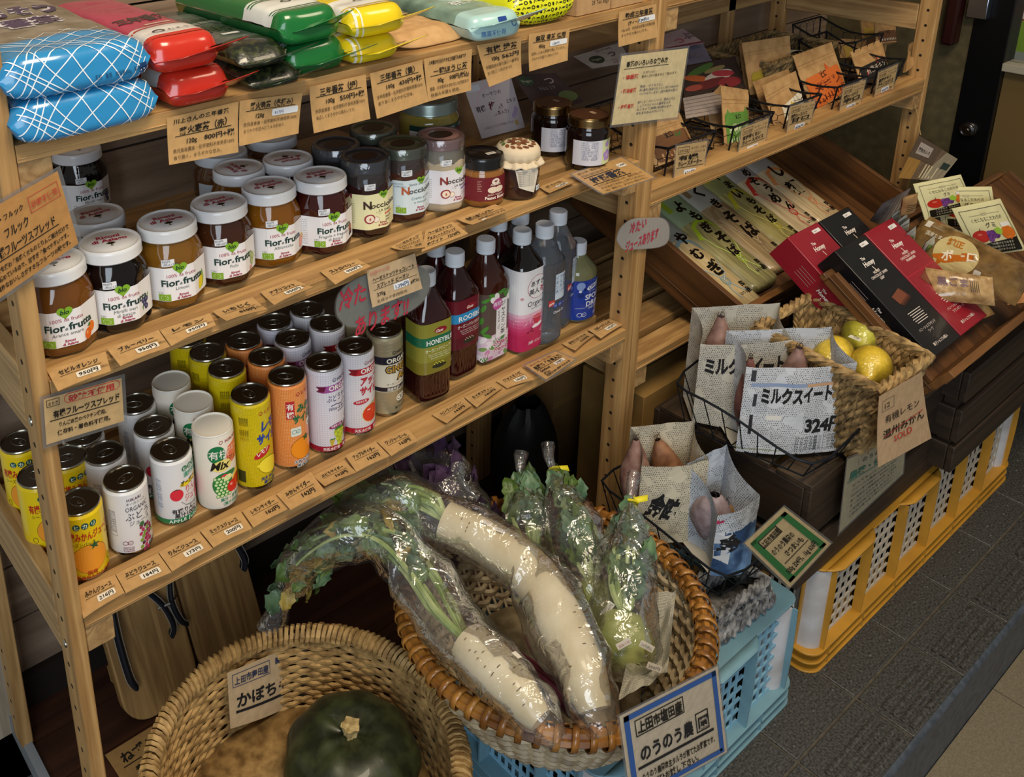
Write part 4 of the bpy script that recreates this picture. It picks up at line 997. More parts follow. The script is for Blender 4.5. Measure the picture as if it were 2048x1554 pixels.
def d_azu(s, R):
    s.rect(-.063, .006, .063, .150, '#e4e5ea', 0)
    for k, c in enumerate(('#b82458', '#bd2c60', '#c43c70', '#cc5484', '#d4719a', '#dc92b2', '#e2b4ca')): s.rect(-.063, .006 + (k and .030 + (k - 1) * .0062), .063, .006 + .030 + k * .0062, c, .4)
    for k in range(60): s.ell(rnd.uniform(-.04, .04), rnd.uniform(.05, .075), .0008, .0008, '#f0dae4', 1, 6)
    s.ell(.005, .118, .0205, .0205, '#b04a60', 1, 40); s.ell(.005, .118, .0197, .0197, '#eae9ec', 1.5, 40)
    s.text('あずき', .005, .121, .0105, '#2a2630', 3, .015, al='c'); s.text('美人', -.002, .107, .0110, '#2a2630', 3, .015, al='c'); s.text('茶', .0155, .108, .0110, '#a8304a', 3, .015, al='c')
    s.text('Organic', .004, .086, .0125, '#3a363e', 3, 0, al='c', fit=.038); s.text('Azuki Beans Tea', .004, .0805, .0034, '#6a666e', 3, al='c')
    s.poly([(-.004, .064), (.016, .067), (.013, .053), (.008, .050), (.002, .051)], '#c43a52', 2); s.ell(.006, .0655, .010, .0028, '#d8586a', 3, rot=.15); s.ring(.006, .0655, .010, .0028, .0005, '#f4dce4', 4); s.ell(.007, .048, .011, .0035, '#f4eef2', 1.8, rot=.15); s.line([(.015, .060), (.020, .060), (.018, .054), (.012, .052)], .0007, '#f0d0da', 3)
    for x, y in ((-.007, .041), (-.002, .039), (-.012, .039), (-.004, .044)): s.ell(x, y, .0020, .0016, '#7a1230', 2, 12)
    jas(s, .021, .036, .011, '#f4e4ec'); s.text('（無糖）カフェインゼロ', -.013, .017, .0060, '#f6eaf0', 3, .01, fit=.042); s.text('赤', -.026, .10, .006, '#c22a4a', 2)
bput(bottle('dark bottle wrapped in a white and pink label with a red cup', .0318, HB, mat('#0c0606', .06, coat=.7), d_azu, n=3.6, zs=.146), (1044.6, 459), HB)
WATER = mat('#dfeaf4', .02, trans=.92, ior=1.33)
def d_wat(s, R):
    s.rect(-.004, .082, .022, .128, '#c9d8ea', 1); s.text('純天然の', .017, .121, .0078, '#3c5a8c', 2, .01, vert=True); s.text('アルカリ', .0085, .121, .0078, '#3c5a8c', 2, .01, vert=True); s.text('イオン水', .0, .121, .0078, '#3c5a8c', 2, .01, vert=True)
    s.rect(-.016, .073, -.004, .084, '#c03a3a', 1); s.text('pH', -.0145, .0755, .0075, '#f4f0ee', 2, .02)
    for k in range(3): s.ell(-.002 + k * .0105, .072 + k * .0005, .0046, .0046, '#2c50a8', 1.5, 18); s.text('天然', -.002 + k * .0105, .0708, .003, '#e6ecf6', 2, al='c')
    s.text('Cloud Cave', -.006, .058, .0062, '#e8eef6', 2, .02)
    s.rect(-.060, .10, .060, .148, film('#4a6ea8', .2, .08, .2, 30, .10), .3)
wb = bput(bottle('clear water bottle with blue discs', .031, HB, WATER, d_wat, n=3, ribs=(.02, .052), zs=.140), (1090, 447), HB)
def d_spo(s, R):
    s.rect(-.060, .008, .060, .082, '#1e3fa0', 0); s.ell(-.020, .072, .0072, .0078, '#8fa6d8', 1); s.ell(-.013, .066, .003, .003, '#122a78', 2); s.ell(-.021, .0625, .0026, .0022, '#dfe6f4', 2); s.ell(-.020, .055, .0058, .0055, '#14307e', 1)
    s.text('オーガニックスポーツ', .004, .0775, .003, '#dfe6f4', 2); s.poly([(-.010, .066), (-.006, .0625), (.04, .069), (.04, .079), (-.006, .0705)], '#e6ebf4', 1.5); s.text('ORGANIC', -.006, .0645, .0085, '#1e3fa0', 2, .02, rot=.1, fit=.044)
    s.text('オーガニックエキス', -.005, .058, .0042, '#dfe6f4', 2); s.text('SPORTS', -.0125, .0455, .0135, '#f0f2f8', 2, .02, fit=.050); s.text('DRINK', -.0105, .0325, .0135, '#f0f2f8', 2, .02, fit=.044)
    s.text('砂糖不使用無添加', -.004, .0265, .0050, '#dfe6f4', 2); s.rect(-.028, .0305, -.008, .0309, '#dfe6f4', 2); jas(s, -.0165, .018, .0135, '#e8ecf4'); s.text('有機', .010, .021, .0056, '#c99a3a', 2, .02); s.text('認定加工食品', .008, .0145, .0052, '#dfe6f4', 2)
bput(bottle('short blue labelled sports drink bottle by the post', .0325, .142, mat('#a9a878', .04, trans=.55, coat=.4), d_spo, n=2.4, zs=.088, neck=.014), (1156.5, 481), .142)
def plainb(lb, px, liq, h=HB):
    bput(bottle(lb, .031, h, liq, lambda s, R: s.rect(-.05, .06, .05, .13, '#5a1a28' if liq is TEA else '#b9c6d8', 0), zs=.14), px, h)
c = copy_tree(wb, (0, 0, 0), .3, 'clear water bottle behind the labelled one, to its right'); bput(c, (1117, 421), HB)
plainb('bottle behind the jasmine tea, only cap and shoulder showing', (997, 433), TEA)
c = copy_tree(wb, (0, 0, 0), -.3, 'clear water bottle behind the azuki tea, cap under the ledge'); bput(c, (1041, 421), HB)
plainb('dark tea bottle behind the rooibos tea', (872, 482), TEA)
# ================================================================ hand-written price cards
INK = '#17120d'; BLUE = '#2d3f63'
def hand(s, t, x, y, k, col=INK, b=.022, **kw): return s.text(t, x, y, k, col, 3, b, hand=.8, **kw)
def ledge(title, price, stick, pt=None):
    def d(s, w, h):
        hand(s, title, w * .14, h * .60, h * .24, fit=w * .70); s.rect(w * .14, h * .51, w * .88, h * .525, INK, 2)
        if stick:
            s.rrect(w * .40, h * .18, w * .84, h * .45, h * .05, '#e9e2d2', 2); hand(s, price, w * .44, h * .235, h * .21, fit=w * .36)
        else: hand(s, price, w * .42, h * .22, h * .24, fit=w * .40)
        if pt: hand(s, pt, w * .84, h * .28, h * .13, '#5a4a34', 0, fit=w * .15)
    return d
CZ = CAN_Z + .003; JZ = JAR_Z + .003
def lc(title, price, px, z, label, stick=False, curl=.0, pt=None):
    card('price_card', label, 'price card', px, ('z', z), ledge(title, price, stick, pt), group=None, curl=curl, wave=.001)
G1 = 'kraft price card on the ledge '
lc('みかんジュース', '216円', [(156, 1181), (229.4, 1148.8), (249, 1184), (166.7, 1237)], CZ, G1 + 'below the orange juice cans, against the left post', True)
lc('ぶどうジュース', '184円', [(231, 1148), (315.7, 1106), (343, 1143.5), (252, 1186)], CZ, G1 + 'below the white grape juice can', True)
lc('りんごジュース', '173円', [(317, 1104.5), (397.7, 1063), (426, 1096), (344.5, 1143)], CZ, G1 + 'below the apple juice can', True)
lc('ミックスジュース', '200円', [(400, 1061), (480, 1022), (504, 1056), (427, 1095)], CZ + .002, G1 + 'below the cream mixed juice can', True)
lc('レモンサイダー', '162円', [(484, 1022), (551, 987), (580, 1015), (507, 1055)], CZ, G1 + 'below the yellow lemon soda')
lc('みかんサイダー', '162円', [(552.5, 988), (621.5, 944), (652, 984), (581.5, 1020)], CZ + .003, G1 + 'below the orange mandarin soda')
lc('ぶどうサイダー', '162円', [(627, 952), (688, 920), (714, 947), (650, 976)], CZ, G1 + 'below the lilac grape soda', curl=.003)
lc('アップルサイダー', '162円', [(690, 911), (751, 883), (779, 911), (713, 944)], CZ + .003, G1 + 'below the dotted apple soda')
lc('ジンジャーエール', '162円', [(753.5, 883), (816, 857.5), (836, 880), (783, 912)], CZ, G1 + 'below the pale gold ginger ale')
lc('ハニーブッシュティー', '162円', [(863.5, 829), (926, 794), (944, 813), (894, 850)], CZ, G1 + 'below the olive labelled tea', curl=.003)
lc('ルイボスティー', '162円', [(928.5, 794), (986.6, 767.7), (1006, 776), (953.7, 817)], CZ + .001, G1 + 'below the maroon labelled tea', curl=.002)
lc('ジャスミン茶', '162円', [(992.4, 762), (1042, 734), (1068.6, 758), (1014.4, 776.5)], CZ, G1 + 'below the jasmine tea', True)
def d_azc(s, w, h):
    hand(s, 'ほんのり甘い小豆の風味', w * .06, h * .82, h * .13, '#6a4030', 0, fit=w * .7); hand(s, '有機あずき美人茶', w * .06, h * .56, h * .24, fit=w * .88); s.rect(w * .06, h * .5, w * .9, h * .52, INK, 2)
    s.rrect(w * .55, h * .28, w * .88, h * .46, h * .02, '#d8cfc4', 2); hand(s, '270円', w * .6, h * .31, h * .14); hand(s, '500ml', w * .1, h * .34, h * .15, fit=w * .3); hand(s, '(税込)', w * .1, h * .18, h * .13, '#5a4a34'); hand(s, '焙煎方法も素材そのまま', w * .1, h * .05, h * .12, '#3a2c20', fit=w * .8)
card('price_card', 'laminated kraft card with blue edge and many lines below the pink and white bottle', 'price card', [(1051, 731), (1111, 703), (1149, 719), (1092, 759)], ('z', CZ + .004), d_azc, lam=True)
lc('純天然アルカリイオン水', '152円', [(1124, 687), (1172.6, 661), (1189, 674), (1150.6, 706)], CZ, G1 + 'below the clear water, twisted', curl=.005)
lc('スポーツドリンク', '162円', [(1175.5, 659), (1218, 637), (1247, 647.6), (1202, 677)], CZ + .004, G1 + 'below the blue sports drink', True)
G2 = 'kraft price card on the jar ledge '
lc('セビルオレンジ', '950円', [(93.8, 741), (211, 703), (221.5, 741), (116, 782.5)], JZ, G2 + 'below the orange jam', True, pt='(税込)')
lc('ブルーベリー', '950円', [(213, 697), (317, 660), (340, 692), (241, 732)], JZ + .002, G2 + 'below the blueberry jam', True, pt='(税込)')
lc('レモン', '950円', [(319, 660), (420, 626), (432, 649), (342.5, 692)], JZ, G2 + 'below the lemon jam', True, pt='(税込)')
lc('いちじく', '810円', [(424.4, 622), (505, 594), (535.7, 623.6), (454, 648)], JZ + .001, G2 + 'below the fig jam', curl=.004, pt='(税込)')
lc('アプリコット', '950円', [(520, 583.5), (589, 559), (628, 577), (549, 614.5)], JZ, G2 + 'below the apricot jam', True, .003, '(税込)')
lc('ストロベリー', '950円', [(639.5, 542), (713, 517.5), (743, 531), (671, 569)], JZ, G2 + 'below the strawberry jam', True, pt='(税込)')
def d_hz(s, w, h):
    for i, t in enumerate(('ヘーゼルナッツ', 'チョコレートスプレッド', 'ホワイト　1276円')): hand(s, t, w * .1, h * (.72 - i * .27), h * .17, fit=w * .78); s.rect(w * .1, h * (.68 - i * .27), w * .88, h * (.69 - i * .27), INK, 2)
card('price_card', 'curling kraft card on the jar ledge below the pale blue labelled spread', 'price card', [(780, 494), (842.5, 461), (851, 500), (807, 506)], ('z', JZ), d_hz, curl=.004)
card('price_card', 'kraft card with three lines on the jar ledge below the cream spread', 'price card', [(851, 461), (905, 443), (936.6, 467), (843, 504)], ('z', JZ + .002), d_hz)
def d_pn(s, w, h):
    hand(s, '有機小倉あんバター', w * .1, h * .52, h * .26, fit=w * .7); s.rect(w * .1, h * .45, w * .95, h * .47, INK, 2); hand(s, '900円(税込)ピーナッツ', w * .25, h * .2, h * .18, fit=w * .65)
    s.poly([(w * .22, -h * .05), (w * .3, h * .24), (w * .42, h * .12), (w * .50, h * .18)], '#d9cdb8', 2)
card('price_card', 'curling kraft card on the jar ledge below the peanut butter', 'price card', [(912.7, 437.5), (989.6, 408), (1027, 425.5), (945, 456)], ('z', JZ + .001), d_pn, curl=.005)
card('price_card', 'small curling kraft card on the jar ledge below the cloth capped jar', 'price card', [(1078.5, 374), (1124.6, 355.4), (1150, 369), (1099, 391)], ('z', JZ), ledge('ヨアーモンドバター', '1,382円', True), curl=.004)
def d_ume(s, w, h):
    for i, t in enumerate(('疲れた時・体調の悪い時', 'ポカポカ温まる飲み物です。')): hand(s, t, w * .06, h * (.86 - i * .13), h * .10, '#4a3420', 0, fit=w * .55)
    s.rect(w * .06, h * .68, w * .62, h * .70, INK, 2); hand(s, '梅醤番茶', w * .1, h * .42, h * .26, '#23283c', .03, fit=w * .62); s.rect(w * .04, h * .36, w * .78, h * .38, INK, 2)
    s.rrect(w * .74, h * .66, w * .90, h * .80, h * .02, '#e6ddd0', 2); hand(s, '1,242円', w * .75, h * .70, h * .08, fit=w * .14)
    for i, t in enumerate(('小さじ1杯を湯呑みに入れ、番茶を注いで', 'かきまぜてお召し上がりください。', '130g　番茶入り　まろやかで飲みやすい。')): hand(s, t, w * .08, h * (.26 - i * .11), h * .08, '#3a2c1c', 0, fit=w * .86)
card('price_card', 'laminated kraft card jutting over the ledge beside the post, below the plum tea jars', 'price card', [(1143, 348.6), (1242.5, 314), (1309, 355), (1206.6, 388)], ('z', JZ + .004), d_ume, lam=True)
# tags hanging from the tea shelf
def tea(lines, name, wt, price, sub, sub2, stick=False, ns=.17):
    def d(s, w, h):
        y = h * .80
        if lines: hand(s, lines, w * .08, h * .84, h * .11, fit=w * .78); y = h * .62
        hand(s, name, w * .16, y - h * .02, h * ns, b=.025, fit=w * .74); s.rect(w * .10, y - h * .065, w * .90, y - h * .05, INK, 2)
        hand(s, wt, w * .24, y - h * .23, h * .13)
        if stick: s.rrect(w * .52, y - h * .25, w * .95, y - h * .09, h * .03, '#dfe2e6', 2); hand(s, price, w * .56, y - h * .22, h * .10, BLUE, 0)
        else: hand(s, price, w * .50, y - h * .23, h * .13, fit=w * .44)
        hand(s, sub, w * .06, y - h * .39, h * .095, '#4a3a26', 0, fit=w * .88); hand(s, sub2, w * .06, y - h * .53, h * .095, '#4a3a26', 0, fit=w * .72)
    return d
HT = 'kraft tea tag hung from the top shelf '
def tg(px, lb, drw, y=.8685, curl=-.004): card('price_tag', HT + lb, 'price tag', px, ('y', y), drw, curl=.004)
tg([(334, 236), (477, 203), (473, 302.5), (335, 328)], 'under the red packs', tea('川上さんの三年番茶', '薪火寒茶（赤）', '120g', '800円+税', '鹿児島産農薬・化学肥料不使用茶100%', '香り高く、まろやかな甘み。'))
tg([(480, 201.6), (605, 186), (593, 265), (475, 290.5)], 'under dark green packs, with a white strip', tea(None, '薪火晩茶（冬摘み）', '120g', '817円', '奈良産農薬・化学肥料不使用茶100%', 'まろやかな甘みとうまみがあり、', True))
tg([(618.8, 174), (731.6, 148.7), (736.7, 236), (624, 265)], 'under the green packs', tea(None, '三年番茶（緑）', '100g', '550円+税', '奈良産農薬・化学肥料不使用茶葉100%', '香ばしくまろやかな味わいです。'))
tg([(740, 147), (844, 119.6), (853, 201.6), (750, 236)], 'under the yellow packs', tea(None, '三年番茶（黄）', '100g', '430円+税', '宮崎産農薬・化学肥料不使用茶葉100%', '香り高くまろやかな甘味。'), .8665)
tg([(848, 118), (944.5, 97.4), (938, 179.4), (853, 201.6)], 'under the plain kraft bag', tea('八年寝かせたまろやかな三年番茶も好評です', '一穂ほうじ茶', '80g', '508円(税込)', '農薬・化学肥料を使わない自然栽培の', '秋摘み茶葉を使用。', ns=.15), .8675)
tg([(953.7, 90.6), (1042.6, 75), (1039, 147), (974, 172.6)], 'under the pale teal pack', tea(None, '有機 緑茶', '100g', '562円', '有機栽培の香り高く一番茶を', '香りの良いこくの甘みがあります。'), .866)
tg([(1058, 68), (1140, 56), (1131, 119.6), (1054.5, 142)], 'under the black and yellow patterned bag', tea(None, '無双 番茶 徳用', '450g', '1,080円', '成熟した秋の茶葉を摘んでいます。', 'さわやかな香りと味わいです。', True))
tg([(1238, 24), (1312.5, 7.6), (1312, 72.7), (1233, 93)], 'in front of the holed post', tea(None, '熟成三年番茶', '(ティーバッグ)', '490円+税', '1.8g×20包　奈良産自然農法茶葉使用', 'まろやかな味わいです。', True))
def d_how(s, w, h):
    hand(s, '番茶のいろいろな飲み方', w * .08, h * .84, h * .085, b=.03, fit=w * .62); s.rect(w * .06, h * .80, w * .72, h * .808, INK, 2)
    for y, nm, ls in ((.66, '塩番茶', ('うがいに。', '番茶に2%の塩を加えて飲みます。')), (.46, '醤油番茶', ('貧血・冷えなどに。', '熱い番茶に醤油をひとたらし1回1〜200ml入れ', 'ぐいのみでします。(夜の番茶を使う)')), (.23, '梅醤番茶', ('梅干しを１コほぐして入れ、醤油小さじ2。', 'しょうが汁少々入れ番茶を注ぎ、', 'なじませて(朝晩1杯)飲みます。', '体を温め飲みやすいです。'))):
        hand(s, '・' + nm, w * .04, h * y, h * .065, '#b8382e', .03, fit=w * .24)
        for i, l in enumerate(ls): hand(s, l, w * .33, h * (y + .05 - i * .055), h * .042, BLUE if y < .6 else '#3a3026', .0, fit=w * min(.60, .03 * len(l) + .1))
card('recipe_card', 'large cream hand-written card pinned on the holed post', 'card', [(1243.5, 112), (1376, 96.5), (1355, 234), (1223, 250.5)], ('y', .866), d_how, '#d9c79c', lam=True)
def oval(name, label, pts, y, lines, base):
    P = [on_y(p[0], p[1], y) for p in pts]; c = sum(P, V((0, 0, 0))) / len(P)
    q = []                                              # rounded outline
    N = len(P)
    for i in range(N):
        for t in (0, .25, .5, .75):
            a, b2, c2, d2 = P[i - 1], P[i], P[(i + 1) % N], P[(i + 2) % N]
            q.append(.5 * ((2 * b2) + (c2 - a) * t + (2 * a - 5 * b2 + 4 * c2 - d2) * t * t + (3 * b2 - a - 3 * c2 + d2) * t ** 3))
    s = Sheet(.8); out = [(p.x - c.x, p.z - c.z) for p in q]
    s.poly(out, base, 0); s.poly(out, base, -3); s.poly([(x * 1.04, z * 1.04) for x, z in out], film(), .5)
    for t, x, z, k, ft in lines: s.text(t, x, z, k, '#b93044', 3, .02, hand=.8, fit=ft, slant=.1)
    tag(s.build(name, lambda u, v, l: V((c.x + u, y - l, c.z + v)), lift=.0003, center=True), label, 'sign')
oval('drink_sign', 'round white sign with pink lettering on the holed post', [(1234, 477), (1242, 455), (1265, 438.5), (1298, 436), (1326, 437), (1338, 453), (1336, 482), (1317, 494.5), (1280, 498), (1249, 499), (1238, 488)], .867, [('冷たい', -.036, .012, .022, .045), ('ジュースあります', -.044, -.018, .022, .088)], '#d6cfc6')
oval('drink_sign', 'oval grey sign with red lettering hanging over the soda cans', [(672.6, 622), (677, 590), (700, 566), (745, 545), (800, 533), (845, 535), (861, 562), (848, 600), (810, 628), (760, 645), (706, 654), (682, 642)], .8675, [('冷たい飲み物', -.066, .006, .030, .13), ('あります!!', -.044, -.040, .030, .092)], '#8f918a')
def d_hzh(s, w, h):
    s.text('砂糖不使用', w * .05, h * .84, h * .12, '#c98a74', 3, .01, hand=.6, fit=w * .4); hand(s, 'ヘーゼルナッツチョコレート', w * .08, h * .66, h * .12, fit=w * .86); s.rect(w * .08, h * .62, w * .95, h * .63, INK, 2); hand(s, 'スプレッド ビーガン', w * .14, h * .46, h * .13, fit=w * .66); s.rect(w * .08, h * .42, w * .95, h * .43, INK, 2)
    hand(s, '270g', w * .12, h * .24, h * .13); s.rrect(w * .46, h * .24, w * .78, h * .40, h * .02, '#dfe4ea', 2); hand(s, '1,296円', w * .48, h * .27, h * .12, BLUE, fit=w * .28); hand(s, 'g(税込)', w * .80, h * .26, h * .10, fit=w * .18); hand(s, '乳成分不使用使用', w * .1, h * .08, h * .09, '#5a4a34', 0, fit=w * .6)
card('price_tag', 'pale kraft tag hanging over the grey oval sign', 'price tag', [(733.6, 542), (830, 506.5), (841, 575), (741, 613)], ('y', .864), d_hzh, '#c4aa86', curl=.004)
def d_spread(s, w, h):
    s.frame(w * .03, h * .80, w * .19, h * .96, h * .012, '#4a3c2a'); hand(s, 'ミトク', w * .045, h * .84, h * .09, fit=w * .13)
    s.rrect(w * .25, h * .78, w * .97, h * .99, h * .1, '#c23a34', 1); s.rrect(w * .258, h * .795, w * .962, h * .975, h * .09, '#c9a877', 1.5); s.text('砂糖不使用', w * .30, h * .82, h * .145, '#b8302c', 3, .03, hand=.7, fit=w * .6)
    hand(s, '有機フルーツスプレッド', w * .10, h * .55, h * .17, b=.03, fit=w * .86); s.rect(w * .06, h * .48, w * .95, h * .50, INK, 2)
    hand(s, 'りんご由来のペクチン使用。', w * .16, h * .33, h * .105, fit=w * .64); hand(s, '保存料・着色料不使用。', w * .14, h * .15, h * .115, fit=w * .72)
card('price_tag', 'kraft tag with red oval stamp hung below the jar shelf', 'price tag', [(86.8, 799), (243, 756), (248, 842), (93, 889.5)], ('y', .8665), d_spread, '#c9a877', lam=True)
def d_big(s, w, h):
    s.frame(w * .62, h * .70, w * .96, h * .90, h * .008, '#b84a34'); s.text('砂糖不使用', w * .64, h * .75, h * .10, '#b84a34', 3, .01, hand=.6, fit=w * .30)
    hand(s, 'ニトク・フルック', w * .1, h * .80, h * .08, fit=w * .46); hand(s, 'フルック', w * .3, h * .60, h * .13, b=.02, fit=w * .28); hand(s, '有機フルーツスプレッド', w * .14, h * .42, h * .13, b=.02, fit=w * .70); s.rect(w * .1, h * .38, w * .86, h * .392, INK, 2)
    for i, t in enumerate(('砂糖を使わず有機くだものとりんご果汁だけで', '煮詰めているので、甘すぎず食べやすいです。', '素朴なおいしさがすきなフルーツの味です。')): hand(s, t, w * .1, h * (.27 - i * .10), h * .07, fit=w * .85)
card('price_tag', 'slanted laminated kraft card in front of the left post, red stamp at its corner', 'price tag', [(-62, 443), (115, 342), (157, 487), (-20, 610)], ('y', .864), d_big, '#b8864c', lam=True)
# ================================================================ tea packs on the top shelf
class Bag:
    """A filled pack lying with its end towards the aisle; (u, w) runs across it and from its front foot up and over."""
    def __init__(s, W, Lg, th, p=8, r=.012, wr=.0015, seed=1, lean=.25, frontsag=0.): s.W, s.L, s.th, s.p, s.r, s.wr, s.seed, s.lean = W, Lg, th, p, r, wr, seed, lean
    def surf(s, u, w, l=0.):
        th, r = s.th, min(s.r, s.th * .45); a = min(abs(2 * u / s.W), 1); side = (1 - a ** s.p) ** .5
        arc = pi / 2 * r; f = th - 2 * r
        def prof(w):
            if w < 0: return (r - w, 0.)
            if w < arc: q = w / r; return (r - r * sin(q), r - r * cos(q))
            if w < arc + f: return (0. , r + w - arc)
            if w < 2 * arc + f: q = (w - arc - f) / r; return (r - r * cos(q), th - r + r * sin(q))
            return (r + w - 2 * arc - f, th)
        def pt(uu, ww):
            y, z = prof(ww); aa = min(abs(2 * uu / s.W), 1); sd = (1 - aa ** s.p) ** .5
            k = min(1, .55 + .45 * min(1, (y + .02) / .05)); rear = min(1, max(0, (s.L - y) / .04)); k *= .25 + .75 * rear
            y2 = y + s.lean * (z) * (1 - min(1, y / .06)) + .010 * aa ** 4 * (1 - min(1, y / .05))
            bul = .5 * s.th * .10 * (1 - (2 * uu / s.W) ** 2) * (1 if z > th * .5 else 0) * min(1, y / .06)
            n = noise.noise(V((uu * 28 + s.seed * 7, y * 26, z * 30))) * s.wr + noise.noise(V((uu * 9 + s.seed * 3, y * 60, z * 9))) * s.wr * .8
            return V((uu, y2 - (n if y < .004 else 0), th / 2 * (1 if True else 1) * 1. + (z - th / 2) * sd * (.92 + .08 * k) + bul + (n if y >= .004 and z > th * .4 else 0)))
        P = pt(u, w)
        if l:
            e = .002; du = pt(u + e, w) - pt(u - e, w); dw = pt(u, w + e) - pt(u, w - e)
            n = du.cross(dw); n.normalize(); P = P + n * l
        return P
    def mesh(s, name, mats, bands, parent, nu=26):
        w0, w1 = -(s.L - s.r), s.L - s.r + pi * min(s.r, s.th * .45) + s.th - 2 * min(s.r, s.th * .45)
        ws = [w0 + (0 - w0) * i / 8 for i in range(8)] + [w1 * (i / 60) ** 1.15 for i in range(61)]
        b = MB(); nw = len(ws)
        def fn(i, j): return s.surf(s.W * (i - .5) * .9999, ws[min(int(round(j * (nw - 1))), nw - 1)])
        def mi(i, j):
            w = ws[min(int(round(j * (nw - 1))), nw - 1)]
            k = 0
            for q, (wb, m) in enumerate(bands):
                if w >= wb: k = m
            return k
        b.grid(fn, nu, nw, mi)
        return b.build(name, mats, parent, sharp=70)
GL = lambda h, r=.22: mat(h, r, coat=.5, bump=.15, bscale=45)
def pack(name, label, x0, x1, y, z, Lg, th, mats, bands, prints=None, flap=None, rot=0., seed=1, p=8, group=None, lean=.25, r=.012):
    t = thing(name, label, 'tea pack', ((x0 + x1) / 2, y, z), rot, group)
    B = Bag(x1 - x0, Lg, th, p=p, seed=seed, lean=lean, r=r)
    body = B.mesh('pouch', mats, bands, t)
    if prints:
        s = Sheet(.3, .4); prints(s, B.W, B); s.build('print', lambda u, v, l: B.surf(u, v, l + .0004), t, step=.006, vstep=.006, lift=.00015)
    if flap:
        col, l, wd, dz, hole = flap
        b = MB(); W2 = B.W * wd / 2
        b.grid(lambda i, j: V(((i - .5) * 2 * W2 + .02 * j, .002 + B.lean * dz - l * j, dz + .006 * j + .010 * i * j)), 10, 6, 0)
        f = b.build('seal_flap', [GL(col)], t, solid=.0008)
        if hole:
            q = Sheet(.5); q.rect(-.007 + W2 * .3, .0, .007 + W2 * .3, .005, '#181410', 1)
            q.build('eye_mark', lambda u, v, k: V((u + .012, .002 + B.lean * dz - l * .55 - v, dz + .006 * (.55 + v / l) + .010 * (.5 + (u + .012) / (2 * W2)) * (.55 + v / l) + .0012 + k)), f)
    return t, B
TZ = TOP_Z + .0008
def net(s, W, B):
    r = random.Random(5)
    for k in range(15):
        x0 = -W * .75 + k * W * .12
        for sg in (1, -1):
            pts = [(x0 + sg * (v * .95 + .012 * sin(v * 40 + k)), v) for v in [i * .007 for i in range(0, 19)]]
            pts = [(u, v) for u, v in pts if abs(u) < W * .47]
            if len(pts) > 2: s.line(pts, .0011, '#dfe9f0', 1)
def blue_print(s, W, B):
    net(s, W, B)
    s.text('むそう', -.030, .232, .052, '#d8d4de', 2, .09, hand=1, fit=.085); s.text('むそう', -.030, .232, .052, '#3b2f58', 3, .05, hand=1, fit=.085)
    s.text('番茶', -.026, .172, .040, '#d8d4de', 2, .10, hand=1, fit=.060); s.text('番茶', -.026, .172, .040, '#3b2f58', 3, .05, hand=1, fit=.060)
    s.rrect(-.068, .16, -.040, .19, .003, '#e6d88a', 2); s.text('無農薬栽培', -.066, .178, .006, '#3a2c14', 3, fit=.024); s.text('国産茶葉使用', -.066, .168, .005, '#3a2c14', 3, fit=.024)
    s.text('名称　番茶　内容量450g　賞味期限', .012, .016, .0055, '#163a66', 3, fit=.055); s.rect(.06, .012, .068, .022, '#163a66', 3)
BL = [GL('#2a86bd'), mottled('#6f6752', '#989082', 30, .25, .25, coat=.5), GL('#2a86bd')]
PB = on_z(50, 303, TZ); PB2 = on_z(372, 236, TZ)
xb0, xb1, yb = .256, .410, .850
pack('tea_pack', 'large blue netted tea pack underneath, at the left end of the top shelf', xb0 + .004, xb1, yb, TZ, .28, .041, BL, [(-1, 0), (.108, 1)], net, None, seed=2, p=7, lean=.18)
pack('tea_pack', 'large blue and tan tea pack on top, purple brushwork on its face', xb0, xb1 - .004, yb + .002, TZ + .0425, .28, .041, BL, [(-1, 0), (.108, 1)], blue_print, None, seed=5, p=7, lean=.18, rot=-.02)
RED = [GL('#c22f1f'), GL('#d9d4d0'), GL('#b03a58')]
def red_print(s, W, B):
    for v in (.050, .098): s.rect(-W * .46, v, W * .46, v + .004, '#c22f1f', 1)
    s.ring(-.014, .075, .006, .0045, .0022, '#2c2430'); s.text('むそう', -.004, .071, .009, '#3a3440', 2, fit=.026); s.text('三年番茶', -.030, .135, .028, '#2c2026', 2, .03, hand=1, fit=.062); s.rect(-.01, .115, .02, .119, '#d9c8a8', 1)
pack('tea_pack', 'red and white tea pack underneath, flap towards the aisle', .425, .499, .862, TZ, .26, .036, RED, [(-1, 0), (.058, 1), (.105, 2)], red_print, ('#a8281c', .022, 1.02, .014, True), seed=3)
pack('tea_pack', 'red tea pack with pink face on top of the other red one', .414, .492, .866, TZ + .0375, .26, .036, RED, [(-1, 0), (.058, 1), (.105, 2)], red_print, ('#a8281c', .022, 1.02, .014, True), seed=8, rot=.02)
DG = [mottled('#141a12', '#3f4420', 160, .3, .4, coat=.5, contrast=(.45, .7)), mottled('#2a2f2a', '#5c6460', 25, .25, .3, coat=.5), GL('#1d3a24')]
def dg_print(s, W, B): s.text('薪火晩茶', -.030, .12, .026, '#23301f', 2, .03, hand=1, fit=.056); s.rrect(-.010, .10, .012, .107, .001, '#d8d8d8', 2); s.text('有機栽培茶', -.026, .165, .012, '#9aa09a', 2)
pack('tea_pack', 'dark clear windowed tea pack underneath, leaf showing', .520, .592, .860, TZ, .24, .022, DG, [(-1, 0), (.085, 1)], None, ('#1a2a1a', .026, 1.06, .006, False), seed=4, p=5, lean=.9)
pack('tea_pack', 'dark clear windowed tea pack on top, grey face with brushwork', .512, .580, .866, TZ + .024, .24, .024, DG, [(-1, 0), (.07, 1)], dg_print, ('#26301f', .024, 1.05, .006, False), seed=9, p=5, lean=.9, rot=.03)
GN = [GL('#176a30'), GL('#d9dcd6'), GL('#1f6a34')]
